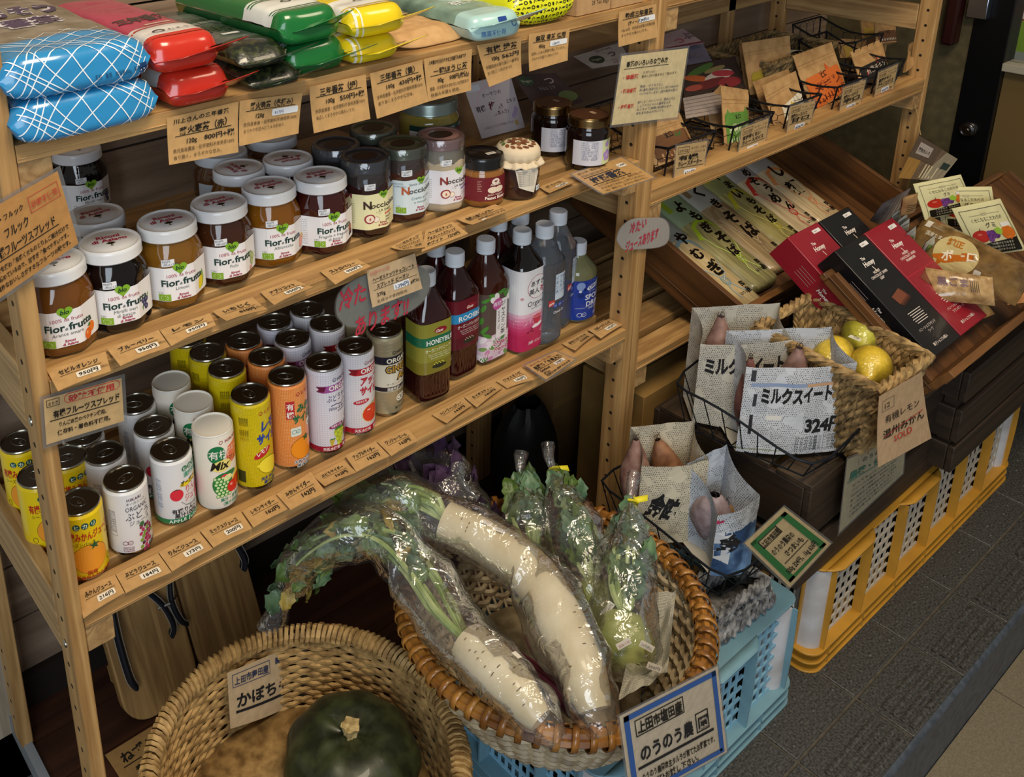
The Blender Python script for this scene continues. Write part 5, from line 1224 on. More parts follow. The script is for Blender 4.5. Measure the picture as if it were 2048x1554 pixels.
def gn_print(s, W, B):
    for v in (.058, .066, .112, .118): s.rect(-W * .46, v, W * .46, v + .0025, '#176a30', 1)
    s.ring(-.002, .094, .006, .0045, .0022, '#1a2a1c'); s.text('むそう', .008, .089, .009, '#1a2a1c', 2, fit=.022); s.text('三年番茶', -.03, .15, .028, '#d8dcc8', 2, .03, hand=1, fit=.06)
pack('tea_pack', 'green tea pack underneath with a dark green flap', .588, .668, .880, TZ, .24, .036, GN, [(-1, 0), (.055, 1), (.122, 2)], gn_print, ('#135a2a', .028, 1.04, .012, True), seed=6)
pack('tea_pack', 'green and white tea pack on top of the other green one', .575, .660, .876, TZ + .0375, .24, .038, GN, [(-1, 0), (.055, 1), (.122, 2)], gn_print, ('#1f7a3a', .012, .7, .016, False), seed=11, rot=.04)
YE = [GL('#e0c81a'), GL('#dfe0da'), GL('#d8bf22')]
def ye_print(s, W, B):
    for v in (.048, .056): s.rect(-W * .46, v, W * .46, v + .003, '#d9b81a', 1)
    s.line([(-W * .40, .0), (-W * .40, .05)], .003, '#e8e4d0', 1); s.line([(-W * .32, .0), (-W * .32, .05)], .002, '#e8e4d0', 1); s.text('三年番茶', -.03, .12, .026, '#7a6420', 2, .03, hand=1, fit=.055); s.ring(.0, .085, .006, .0045, .002, '#4a4020')
pack('tea_pack', 'yellow tea pack underneath with a yellow flap', .667, .742, .872, TZ, .22, .030, YE, [(-1, 0), (.070, 1), (.11, 2)], ye_print, ('#d2bc14', .026, 1.02, .012, True), seed=7)
pack('tea_pack', 'yellow and white tea pack on top of the other yellow one', .668, .752, .870, TZ + .0315, .22, .034, YE, [(-1, 0), (.050, 1), (.10, 2)], ye_print, ('#d2bc14', .026, 1.02, .014, True), seed=12, rot=-.02)
KB = mottled('#b58d5c', '#c79f6c', 60, .85, .2)
pack('tea_pack', 'plain flat kraft paper bag between the yellow and teal packs', .752, .872, .884, TZ, .25, .018, [KB], [(-1, 0)], lambda s, W, B: (s.rect(-.04, .12, .04, .19, '#c9a878', 1), s.line([(-.04, .15), (.04, .15)], .001, '#6a4a28', 2), s.text('一穂ほうじ茶', -.034, .165, .013, '#4a3420', 2, fit=.066)), None, seed=13, p=3, lean=1.2, r=.006)
TL = [GL('#a9cdca'), mottled('#33544a', '#8fb0a0', 14, .25, .2, coat=.5), GL('#8fb8b4')]
pack('tea_pack', 'pale teal tea pack with a leafy face', .845, .930, .850, TZ, .25, .034, TL, [(-1, 0), (.075, 1)], lambda s, W, B: (s.text('農薬不使用', -.030, .014, .008, '#5a86b8', 2, .01), s.rect(.0, .030, .014, .036, '#1f3f8a', 1), s.ring(.026, .026, .0045, .0045, .0012, '#2a5aa8'), s.text('有機緑茶', -.02, .11, .022, '#e4ece6', 2, .02, hand=.6, fit=.05)), ('#9cc4c4', .020, 1.04, .020, False), seed=14, rot=-.10)
def leop(s, W, B):
    r = random.Random(3)
    for i in range(15):
        for j in range(26):
            u = -W * .47 + (i + .5) * W * .94 / 15 + (j % 2) * .003; v = .002 + j * .0078
            if abs(u) > W * .46: continue
            k = (i * 7 + j * 3) % 4
            if k == 0: s.ring(u, v, .0024, .0022, .0013, '#181a10', 1, 9)
            elif k == 1: s.rect(u - .0028, v - .001, u + .0026, v + .001, '#181a10', 1)
            elif k == 2: s.line([(u - .002, v - .0022), (u, v + .002), (u + .0024, v - .001)], .0012, '#181a10', 1)
            else: s.ell(u, v, .0018, .0026, '#181a10', 1, 8, r.uniform(0, 3))
pack('tea_pack', 'black and yellow patterned cylindrical tea bag', .935, 1.052, .862, TZ, .22, .052, [GL('#d8da1c', .3)], [(-1, 0)], leop, None, seed=15, p=3, rot=-.06, r=.022)
pack('tea_pack', 'white tea bag lying behind the black and yellow one', .885, .935, .960, TZ, .16, .05, [mat('#d2d5d8', .4)], [(-1, 0)], None, None, seed=16, p=3, r=.02, rot=-.4)
for i, (xa, xb, lb) in enumerate(((1.062, 1.136, 'kraft carton of tea bags beside the patterned bag'), (1.139, 1.214, 'plain kraft carton of tea bags next to the holed post'))):
    t = thing('tea_carton', lb, 'box', ((xa + xb) / 2, .93, TZ)); w = (xb - xa) / 2
    b = MB(); b.box(-w, w, -.055, .055, 0, .13, 0); b.build('carton', mottled('#b08a5e', '#bd9768', 80, .8, .05), t, bevel=.0008)
    s = Sheet(.7); s.text('ひしわ', -.012, .030, .017, '#1d1a16', 1, .02, fit=.046) if i == 0 else s.rect(-.02, .05, .02, .09, '#a88458', 1)
    if i == 0: s.text('28 Tea Bags', -.005, .012, .009, '#2c261e', 1, fit=.038); s.ell(-.022, .037, .006, .006, '#2c261e', 1)
    else: s.rect(-.012, .06, .016, .067, '#6a543a', 2); s.text('内容量', -.02, .02, .008, '#4a3a28', 2)
    s.build('print', lambda u, v, l: V((u, -.0551 - l, v)), t)
b = MB(); b.box(-.03, .03, -.002, .002, 0, .06, 0); tag(b.build('shelf_note', mat('#cfd2c4', .4), None, loc=(.335, 1.12, TZ + .001)), 'small pale slip standing behind the blue packs', 'card')
# ================================================================ right shelf: wire baskets of curry pouches
WIRE = mat('#1d2026', .5, .6)
def hexnet(b, P, nu, nv, r=.0006):
    """chicken wire over a face given by P(u, v)"""
    for j in range(nv + 1):
        pts = []
        for i in range(nu * 2 + 1):
            o = .22 / nv * (1 if i % 2 == j % 2 else -1)
            pts.append(P(i / (nu * 2), min(max(j / nv + o, 0), 1)))
        b.tube(pts, r, 4)
    for j in range(nv):
        for i in range(nu * 2 + 1):
            if i % 2 == j % 2: b.tube([P(i / (nu * 2), min(max(j / nv + .22 / nv, 0), 1)), P(i / (nu * 2), min(max((j + 1) / nv - .22 / nv, 0), 1))], r * 1.3, 4)
def wire_basket(label, x0, x1, yf, yb, z0, hf, hb, sag=.02, net=True):
    t = thing('wire_basket', label, 'basket', ((x0 + x1) / 2, (yf + yb) / 2, z0 + .001), group=None)
    X0, X1, Y0, Y1 = x0 - t.location.x, x1 - t.location.x, yf - t.location.y, yb - t.location.y
    ins = .012
    def top(s):                                        # side rim from front to back
        return hf + (hb - hf) * s - sag * sin(pi * s) * (1 - .3 * s)
    rim = [V((X0, Y0, hf)), V((X1, Y0, hf))] + [V((X1, Y0 + (Y1 - Y0) * s, top(s))) for s in (.15, .3, .5, .7, .85, 1)] + [V((X0, Y1, hb))] + [V((X0, Y0 + (Y1 - Y0) * s, top(s))) for s in (.85, .7, .5, .3, .15)]
    b = MB(); b.tube(rim, .0022, 6, 0, True); b.build('rim', WIRE, t)
    c = [V((X0 + ins, Y0 + ins, .0026)), V((X1 - ins, Y0 + ins, .0026)), V((X1 - ins, Y1 - ins, .0026)), V((X0 + ins, Y1 - ins, .0026))]
    tp = [V((X0, Y0, hf)), V((X1, Y0, hf)), V((X1, Y1, hb)), V((X0, Y1, hb))]
    b = MB(); b.tube(c, .002, 6, 0, True)
    for p, q in zip(c, tp): b.tube([p, q], .0018, 6)
    b.build('frame', WIRE, t)
    if net:
        b = MB()
        def face(i, j):
            def P(u, v):
                s0 = c[i].lerp(c[j], u); s1 = tp[i].lerp(tp[j], u)
                if i in (1, 3): s1 = V((s1.x, s1.y, top(u if i == 1 else 1 - u)))
                return s0.lerp(s1, v)
            return P
        for i in range(4): hexnet(b, face(i, (i + 1) % 4), 4 if i in (0, 2) else 5, 3)
        hexnet(b, lambda u, v: c[0].lerp(c[1], u).lerp(c[3].lerp(c[2], u), v), 4, 4)
        b.build('netting', WIRE, t)
    return t
FR = [((1337, 298), (1436, 265)), ((1467, 255.6), (1547.5, 226.6)), ((1577.5, 213.7), (1643, 188)), ((1675, 176), (1734, 155)), ((1755.6, 139), (1811, 111))]
NM = ['nearest the holed post', 'second from the holed post', 'third from the holed post', 'fourth from the holed post', 'at the far end by the last post']
for (a, c2), n in zip(FR, NM):
    p, q = on_y(a[0], a[1], .885), on_y(c2[0], c2[1], .885)
    wire_basket('dark chicken wire basket of spice pouches, ' + n, p.x, min(q.x, p.x + .135), .885, 1.06, BAY_Z, p.z - BAY_Z, p.z - BAY_Z + .03)
wire_basket('dark chicken wire basket at the back of the far shelf corner', 2.10, 2.222, .965, 1.11, BAY_Z, .100, .115)
KP = mottled('#a98252', '#c29a66', 50, .6, .25)
def pouch(label, px, yb, yt, draw=None, th=.010, name='spice_pouch', cat='pouch', m=None, z4=None):
    """stand-up pouch leaning in a basket; px corners tl tr br bl"""
    P = [on_y(px[0][0], px[0][1], yt), on_y(px[1][0], px[1][1], yt), on_y(px[2][0], px[2][1], yb), on_y(px[3][0], px[3][1], yb)]
    w = ((P[1] - P[0]).length + (P[2] - P[3]).length) / 2; h = ((P[3] - P[0]).length + (P[2] - P[1]).length) / 2
    t = thing(name, label, cat, tuple((P[2] + P[3]) / 2)); P = [p - t.location for p in P]
    n = ((P[1] - P[0]).cross(P[0] - P[3])).normalized()
    if n.y > 0: n = -n
    def S(u, v, l=0, side=1):
        p = P[3].lerp(P[2], u).lerp(P[0].lerp(P[1], u), v)
        k = (1 - abs(2 * u - 1) ** 3) * (1 - min(1, max(0, (v - .1) / .62))) ** .8 if v < .72 else 0
        wv = .0012 * noise.noise(p * 60 + V((w * 90, 0, 0)))
        return p + n * (side * (th * k + .0006) + l + wv)
    b = MB(); b.grid(lambda u, v: S(u, v), 14, 16, 0); b.grid(lambda u, v: S(1 - u, v, 0, -1), 14, 16, 0); b.build('pouch', m or KP, t, sharp=80)
    s = Sheet(.55)
    s.rect(.002, h * .80, w - .002, h * .804, '#8d6a40', 1); s.rect(.002, h * .74, w - .002, h * .743, '#9a7648', 1)
    if draw: draw(s, w, h)
    s.build('label_print', lambda u, v, l: S(u / w, v / h, l + .0004), t, step=w / 7, vstep=h / 9)
    return t
def lab(col, y0, y1, txt=None, tc='#e8e2cc', extra=None, mark='#1c1a14'):
    def d(s, w, h):
        s.rrect(w * .06, h * y0, w * .94, h * y1, w * .06, col, 2); s.text('辻口', w * .5, h * (y1 - .10), w * .10, mark, 3, .03, al='c')
        if txt: s.text(txt, w * .5, h * (y0 + (y1 - y0) * .42), w * .13, tc, 3, .03, al='c', fit=w * .72); s.text('有機スパイス使用', w * .5, h * (y0 + (y1 - y0) * .62), w * .06, tc, 3, al='c')
        for k in range(9): s.rect(w * (.16 + k * .08), h * (y0 + .05), w * (.19 + k * .08), h * (y0 + .05 + (y1 - y0) * .2), tc, 3)
        if extra: extra(s, w, h)
    return d
def lab_tail(s, w, h): s.poly([(w * .6, h * .50), (w * .72, h * .62), (w * .64, h * .49), (w * .82, h * .60), (w * .74, h * .47)], '#41602c', 3)
pouch('kraft pouch with brown label and green sprig, in the basket nearest the post', [(1280, 246), (1358, 225), (1392, 300), (1310, 335)], .925, .965, lab('#6f4a2c', .05, .62, None, '#c9a070', lab_tail, '#191511'))
pouch('kraft pouch seen edge on, behind the green labelled one', [(1409, 202), (1442, 169), (1454, 250), (1422, 262)], .975, 1.0)
pouch('kraft pouch with green label', [(1441, 171), (1496.5, 180), (1497, 284), (1449, 312)], .915, .955, lab('#5d8a3a', .05, .60, '有機ちくわ', '#dfe8c8', lambda s, w, h: (s.poly([(w * .1, h * .58), (w * .16, h * .66), (w * .24, h * .58)], '#5d8a3a', 2), s.poly([(w * .74, h * .58), (w * .82, h * .68), (w * .9, h * .56)], '#5d8a3a', 2))))
pouch('tall kraft pouch with mustard lower half', [(1483, 86), (1578.6, 71), (1585, 165), (1500, 190)], 1.0, 1.02, lab('#a99430', .0, .42, 'curry', '#1c1a10', lambda s, w, h: s.ell(w * .58, h * .48, w * .03, h * .05, '#8a7424', 3)))
pouch('tall kraft pouch just behind the mustard one, left edge showing', [(1478, 90), (1560, 76), (1576, 160), (1490, 186)], 1.022, 1.045, lab('#a99430', .0, .42))
pouch('kraft pouch behind the white labelled one', [(1504.5, 164), (1576.5, 137.5), (1600, 205), (1540, 262)], .955, .990)
pouch('kraft pouch with slanted white and yellow label', [(1522.7, 172), (1591.5, 142), (1611, 222), (1558, 284)], .925, .962, lambda s, w, h: (s.poly([(w * .22, h * .12), (w * .98, h * .12), (w * .98, h * .54), (w * .30, h * .50)], '#e6e0cc', 2), s.ell(w * .6, h * .42, w * .06, w * .06, '#cdb03a', 3), s.text('有機カレー', w * .34, h * .26, w * .11, '#b09a30', 3, fit=w * .5)))
pouch('large kraft pouch with orange label', [(1585, 112), (1662.4, 84), (1694, 178), (1624, 226)], .930, .985, lab('#cf6a2a', .02, .56, 'メチレ', '#6a2410', lambda s, w, h: s.poly([(w * .58, h * .54), (w * .64, h * .68), (w * .72, h * .52)], '#c85a22', 2)))
pouch('kraft pouch with a golden window, standing crosswise', [(1673.6, 77), (1774.7, 82), (1766, 128), (1680, 116)], 1.02, 1.04, lambda s, w, h: s.rect(w * .08, h * .05, w * .55, h * .6, '#c2a24a', 2))
pouch('kraft pouch with black label and red strokes', [(1700, 104), (1761.5, 79), (1778, 142), (1722, 172)], .930, .970, lambda s, w, h: (s.rrect(w * .06, h * .0, w * .94, h * .48, w * .04, '#1a1718', 2), s.line([(w * .2, h * .2), (w * .3, h * .36)], w * .03, '#b8323c', 3), s.line([(w * .6, h * .4), (w * .66, h * .56)], w * .03, '#b8323c', 3), s.line([(w * .8, h * .4), (w * .84, h * .54)], w * .03, '#b8323c', 3), s.text('有機チキン', w * .2, h * .22, w * .13, '#cfc6b8', 3)))
pouch('kraft pouch at the back of the far corner basket', [(1720.5, 34), (1790, 33), (1784, 86), (1724, 82)], 1.05, 1.08, lambda s, w, h: s.rect(w * .05, h * .1, w * .9, h * .55, '#b89a48', 2))
pouch('kraft pouch with brown label in the far corner basket', [(1748, 39.5), (1789, 35), (1793, 86), (1752, 90)], 1.0, 1.03, lab('#6a4428', .05, .5))
pouch('kraft pouch leaning between the last basket and the far post', [(1818, 88), (1829, 82), (1822, 128), (1810, 145)], .90, .93, lambda s, w, h: s.ell(w * .5, h * .5, w * .3, w * .3, '#8a6a3c', 2))
def bc(nm, yen, l3=None, top=None):
    def d(s, w, h):
        s.frame(w * .06, h * .74, w * .42, h * .94, h * .012, '#4a3c2a'); hand(s, 'スパイス辻', w * .09, h * .79, h * .10, fit=w * .30)
        hand(s, '辛くない、うまみ', w * .48, h * .84, h * .08, '#4a3c2a', 0, fit=w * .48); hand(s, 'たっぷりのやさしい味', w * .48, h * .72, h * .08, '#4a3c2a', 0, fit=w * .46)
        for i, t in enumerate(nm): hand(s, t, w * .08, h * (.56 - i * .17), h * .16, b=.03, fit=w * (.80 if i or len(nm) == 1 else .66))
        s.rect(w * .05, h * .33, w * .95, h * .345, INK, 2); s.rrect(w * .30, h * .08, w * .70, h * .26, h * .02, '#e4e6ea', 2); hand(s, yen, w * .33, h * .11, h * .13, BLUE, fit=w * .34); hand(s, '(税込)', w * .74, h * .12, h * .09, '#4a3c2a')
        s.rect(w * .05, h * .03, w * .9, h * .045, '#b8504a', 2)
    return d
BC = [([(1353, 292), (1415, 281.6), (1406, 350), (1348, 360)], ['有機', 'カレースターター'], 'nearest the holed post'), ([(1483.6, 256.7), (1537.5, 236), (1529, 294), (1475, 314.7)], ['有機辛くない', 'カレースパイス'], 'second from the holed post'), ([(1581, 213), (1630.6, 201), (1620, 252.6), (1572.7, 269)], ['有機カレースパイス', '甘口'], 'third from the holed post'), ([(1686.5, 176), (1732, 159.4), (1719.7, 213), (1678, 230)], ['有機カレースパイス', '辛口'], 'fourth from the holed post'), ([(1757, 145), (1796, 128), (1786, 178), (1748.7, 194.6)], ['有機チキン', 'チキンスパイス'], 'at the far end')]
for px, nm, lb in BC: card('price_tag', 'laminated kraft tag on the front of the wire basket ' + lb, 'price tag', px, ('y', .8795), bc(nm, '626円'), '#c7a878', lam=True)
# woven basket at the back
def rope_wall(b, p0, p1, p2, p3, n, r, rng, m=0):
    """chunky braided uprights filling the wall p0-p1 (foot) p3-p2 (rim)"""
    for i in range(n):
        u = (i + .5) / n; a = p0.lerp(p1, u); c = p3.lerp(p2, u); d = c - a; side = (p1 - p0).normalized(); nn = side.cross(d).normalized()
        for s in (0, 1):
            pts = [a + d * v + side * (r * .75 * sin(v * d.length / r * 1.0 + s * pi + i)) + nn * (r * .55 * cos(v * d.length / r * 1.0 + s * pi + i)) for v in [k / 16 for k in range(17)]]
            b.tube(pts, r * rng.uniform(.62, .82), 5, m)
def rope_rim(b, pts, r, closed=True, tw=2.2):
    N = []
    for i in range(len(pts) if closed else len(pts) - 1):
        a, c = pts[i], pts[(i + 1) % len(pts)]; k = max(2, int((c - a).length / (r * .7)))
        N += [a.lerp(c, j / k) for j in range(k)]
    if not closed: N.append(pts[-1])
    for s in (0, 1, 2):
        q = []; L = 0
        for i, p in enumerate(N):
            t = (N[(i + 1) % len(N)] - N[i - 1]).normalized(); a = t.cross(V((0, 0, 1))).normalized(); bb = a.cross(t)
            ph = i * .7 * tw / 2 + s * 2 * pi / 3
            q.append(p + (a * cos(ph) + bb * sin(ph)) * r * .55)
        b.tube(q, r * .55, 5, 0, closed)
def rope_basket(label, foot, rim, n, m, r=.0045, seed=1, name='woven_basket', handle=None):
    c0 = sum(foot, V((0, 0, 0))) / 4
    t = thing(name, label, 'basket', tuple(c0)); F = [p - c0 for p in foot]; T = [p - c0 for p in rim]; rng = random.Random(seed)
    b = MB()
    for i in range(4):
        j = (i + 1) % 4
        if handle == i:                                # an opening below the rim for the hand
            A = lambda u, v: F[i].lerp(F[j], u).lerp(T[i].lerp(T[j], u), v)
            rope_wall(b, F[i], F[j], A(1, .58), A(0, .58), n[i % 2], r, rng); k = max(2, n[i % 2] // 4)
            rope_wall(b, A(0, .58), A(.27, .58), A(.27, 1), A(0, 1), k, r, rng); rope_wall(b, A(.73, .58), A(1, .58), A(1, 1), A(.73, 1), k, r, rng)
            rope_rim(b, [A(.27, .98), A(.3, .62), A(.7, .62), A(.73, .98)], r * .8, False)
        else: rope_wall(b, F[i], F[j], T[j], T[i], n[i % 2], r, rng)
    b.build('woven_wall', m, t)
    b = MB(); b.add([F[0], F[1], F[2], F[3]], [(0, 1, 2, 3)], 0, False); b.build('base', m, t, solid=.004)
    b = MB(); rope_rim(b, T, r * 1.5); b.build('rim', m, t)
    return t
SEAG = mottled('#3a2e1c', '#8f7548', 90, .8, .5, contrast=(.3, .7))
q0 = [V((1.80, 1.14, 0)), V((2.06, 1.14, 0)), V((2.06, .99, 0)), V((1.80, .99, 0))]
rope_basket('dark woven seagrass basket at the back of the right shelf', [V((p.x + (.02 if p.x < 1.9 else -.02), p.y + (.02 if p.y < 1.05 else -.01), BAY_Z + .006)) for p in q0], [V((p.x, p.y, .888)) for p in q0], (20, 12), SEAG, .0052)
b = MB(); b.grid(lambda u, v: V((1.93 + .075 * (2 * u - 1), 1.01 + .09 * v, .872 + .020 * sin(pi * u) - .008 * v)), 12, 6); tag(b.build('paper_bag', mat('#8f897a', .6), solid=.001, center=True), 'grey paper bag lying inside the woven basket on the right shelf', 'bag')
# booklets leaning at the back between the two shelves
def booklet(label, px, y4, draw, base):
    o = card('magazine', label, 'magazine', px, ('y', 1), draw, base, z4=y4, lift=.0004, rough=.35); return o
booklet('white booklet with dark green oval, behind the recipe card left of the post', [(1147, 113), (1240, 85), (1263, 124), (1185, 137)], [1.15, 1.15, 1.09, 1.09], lambda s, w, h: (s.ell(w * .30, h * .45, w * .16, h * .24, '#2c4030', 2), s.text('Vegan', w * .18, h * .4, h * .16, '#cfd2c8', 3, fit=w * .22), s.text('つ', w * .58, h * .42, h * .36, '#3a3440', 3, .02), s.text('自然食の通信', w * .42, h * .84, h * .1, '#4a4650', 3), s.text('21', w * .56, h * .08, h * .28, '#a06a90', 3)), '#b9b9bd')
booklet('dark booklet numbered 19, behind the pale plum box', [(1024, 149), (1110, 146), (1168, 203), (1078, 228)], [1.13, 1.13, 1.04, 1.04], lambda s, w, h: (s.ell(w * .20, h * .80, w * .16, h * .14, '#39503c', 2), s.text('Vegan', w * .08, h * .76, h * .10, '#b9c0b0', 3, fit=w * .24), s.text('つ', w * .58, h * .66, h * .26, '#b9a8ac', 3, .02), s.text('No.19', w * .34, h * .50, h * .16, '#9a8a90', 3), s.ell(w * .8, h * .25, w * .2, h * .16, '#6a7a4a', 2)), '#4a3a3c')
booklet('pink white booklet with a red band, right of the holed post', [(1318, 72), (1366, 57), (1409, 86), (1326, 101)], [1.16, 1.16, 1.10, 1.10], lambda s, w, h: (s.rect(0, h * .02, w, h * .12, '#6a2a3c', 2), s.text('つ', w * .36, h * .22, h * .42, '#a04a5c', 3, .02), s.text('ぶ', w * .68, h * .40, h * .42, '#6a5058', 3, .02)), '#a8949a')
booklet('violet grey booklet below the pink white one', [(1330, 101), (1405, 86), (1424, 121), (1352, 134)], [1.12, 1.12, 1.06, 1.06], lambda s, w, h: (s.ell(w * .5, h * .5, w * .2, h * .2, '#5f5a6a', 2), s.ell(w * .7, h * .5, w * .18, h * .22, '#6d6878', 2)), '#747084')
booklet('food magazine with red, orange and green photograph', [(1368, 135), (1470, 112), (1492, 176), (1368, 196)], [1.06, 1.06, 1.01, 1.01], lambda s, w, h: [s.ell(w * x, h * y, w * a, h * c, col, 2 + i * .3, 18, r) for i, (x, y, a, c, col, r) in enumerate(((.3, .8, .25, .12, '#4a6a2c', .2), (.2, .55, .22, .10, '#b85a2a', -.2), (.55, .72, .2, .08, '#8a7a4a', .1), (.6, .5, .26, .16, '#c9b8a8', .1), (.68, .55, .2, .1, '#a8343c', -.1), (.42, .3, .3, .14, '#6a2424', .1), (.75, .25, .2, .16, '#8e2c30', 0), (.15, .25, .14, .1, '#a04a38', 0)))], '#3a2820')
booklet('pale magazine under the food magazine, only its edge showing', [(1366, 196), (1440, 182), (1462, 222), (1372, 238)], [1.0, 1.0, .965, .965], lambda s, w, h: [s.rect(0, h * k / 6, w, h * k / 6 + .0008, '#7a6a60', 2) for k in range(6)], '#a3948a')
# plum extract carton behind the jars
P = [on_y(926, 170, 1.135), on_y(1020, 146, 1.135), on_y(1051, 255, 1.10), on_y(964, 278, 1.10)]
t = thing('tea_carton', 'pale pink and white carton of plum extract leaning at the back of the jar shelf', 'box', tuple((P[2] + P[3]) / 2)); P = [p - t.location for p in P]
n = ((P[1] - P[0]).cross(P[0] - P[3])).normalized(); n = n if n.y > 0 else -n; Q = [p + n * .045 for p in P]
b = MB(); b.add(P + Q, [(3, 2, 1, 0), (4, 5, 6, 7), (0, 1, 5, 4), (2, 3, 7, 6), (1, 2, 6, 5), (3, 0, 4, 7)], [0, 0, 0, 0, 0, 1], False); b.build('carton', [mat('#cfc4c6', .45), mottled('#8a6a4c', '#a5845e', 30, .6, 0)], t, bevel=.0008)
wq, hq = (P[1] - P[0]).length, (P[3] - P[0]).length
s = Sheet(.45); s.text('オーサワの', wq * .28, hq * .70, hq * .085, '#2c2430', 2, .01, fit=wq * .42); s.text('有機', wq * .08, hq * .47, hq * .12, '#2c2430', 2, .02); s.text('梅醤', wq * .36, hq * .45, hq * .17, '#5a1424', 2, .03); s.text('エキス', wq * .74, hq * .50, hq * .085, '#5a1424', 2, .01); s.text('(番茶入り)', wq * .40, hq * .34, hq * .085, '#4a2430', 2, .01); s.text('お湯を注ぐだけで手軽にできる', wq * .12, hq * .14, hq * .055, '#7a4450', 2, fit=wq * .66); s.ell(wq * .84, hq * .13, hq * .05, hq * .05, '#c9a86a', 2); s.ring(wq * .45, hq * .55, wq * .3, hq * .32, .003, '#d6b8bc', 1)
for x, y in ((.86, .3), (.9, .36), (.82, .26)): s.ell(wq * x, hq * y, hq * .05, hq * .05, '#b9a4c6', 1)
s.rrect(wq * .04, hq * .84, wq * .3, hq * .95, .001, '#d9dde2', 2)
s.build('print', quad_map(*P, wq, hq, nrm=-n), t)
s = Sheet(.5); s.text('有機梅醤', .03, hq * .72, .012, '#4a2418', 2, vert=True)
for k in range(14): s.rect(.008 + k * .002, hq * .06, .009 + k * .002, hq * .20, '#2c1c14', 2)
s.text('8本', .010, hq * .28, .016, '#e8d8c4', 2)
s.build('side_print', quad_map(Q[0], P[0], P[3], Q[3], .045, hq, nrm=(P[0] - P[1]).normalized()), t)
# kraft box at the back left of the jar shelf
t = thing('wooden_box', 'plain pale wooden box at the back left of the jar shelf', 'box', (.70, 1.09, JAR_Z + .001))
for z0, z1, x0, x1 in ((0, .034, -.16, .12), (.035, .070, -.10, .14)):
    b = MB(); b.box(x0, x1, -.03, .055, z0, z1, 0); b.build('board_stack', wood('#7d6243', '#a58a62', 'x', 20), t, bevel=.0015)
# photo card tied to the far post
P4 = [(1838, 271), (1915, 318), (1880, 362), (1795, 356)]
t = card('photo_card', 'photo card of a storeroom hanging on a string from the far post', 'card', P4, ('y', 0), lambda s, w, h: (s.rect(0, h * .5, w * .6, h, '#57483a', 1), s.poly([(w * .5, 0), (w, 0), (w, h), (w * .72, h)], '#8b826e', 1), s.rect(w * .1, h * .62, w * .42, h * .9, '#a59a92', 2), s.text('薬用おふろ', w * .12, h * .70, h * .10, '#2b2622', 3, .02, fit=w * .28), s.rect(w * .0, 0, w * .3, h * .5, '#9a7438', 2), *[s.rect(w * (.45 + k * .07), h * .05, w * (.48 + k * .07), h * .45, '#c9bfa0', 2) for k in range(5)], s.rect(w * .78, h * .45, w * .95, h * .68, '#21332f', 3)), '#6b5844', z4=[.845, .800, .790, .840], lift=.0004)
a = on_y(1829, 207, .868); c2 = on_y(1841, 270, .845)
b = MB(); b.tube([a, a.lerp(c2, .3) + V((.004, 0, -.002)), a.lerp(c2, .7) + V((.003, 0, -.004)), c2], .0012, 6); tag(b.build('string', mat('#a98d5c', .9), center=True), 'twisted paper string through a hole of the far post', 'string')
# ================================================================ wooden trays with noodles and sweets
TRAYW = wood('#3d2410', '#7a5128', 'x', 16, .5)
TRAYY = wood('#3a220f', '#6f4824', 'y', 16, .5)
def tray(label, x0, x1, yf, L, zf, slope, H, t=.012, low=1.):
    """open box sloping down to the aisle; zf is the height of its front rim"""
    T = thing('wooden_tray', label, 'tray', ((x0 + x1) / 2, yf, zf - H)); T.rotation_euler = (slope, 0, 0)
    w = (x1 - x0) / 2
    b = MB(); b.box(-w, w, 0, t, 0, H, 0); b.box(-w + .004, w - .004, -.002, .0, H * .28, H * .32, 0); b.box(-w + .004, w - .004, -.002, .0, H * .62, H * .66, 0); b.build('front_board', TRAYW, T, bevel=.002)
    b = MB(); b.box(-w, w, L - t, L, 0, H * low, 0); b.build('back_board', TRAYW, T, bevel=.002)
    for s in (-1, 1):
        b = MB(); b.box(*((-w, -w + t) if s < 0 else (w - t, w)), t + .0003, L - t - .0003, 0, H * (1 if low == 1 else .45), 0); xo = -w - .0015 if s < 0 else w
        b.box(xo, xo + .0015, .004, L - .004, H * .25, H * .28, 0); b.build('side_board', TRAYY, T, bevel=.002)
    b = MB(); b.box(-w + t + .0003, w - t - .0003, t + .0003, L - t - .0003, 0, .006, 0); b.build('floor_panel', TRAYY, T)
    return T
SL = .39
YT = .81
c1 = on_y(1460, 604, YT)
T1 = tray('brown wooden tray of noodle packs resting on the right shelf', c1.x, 2.135, YT, .40, c1.z, SL, .085)
M1 = T1.matrix_world if False else (Matrix.Translation(T1.location) @ Matrix.Rotation(SL, 4, 'X'))
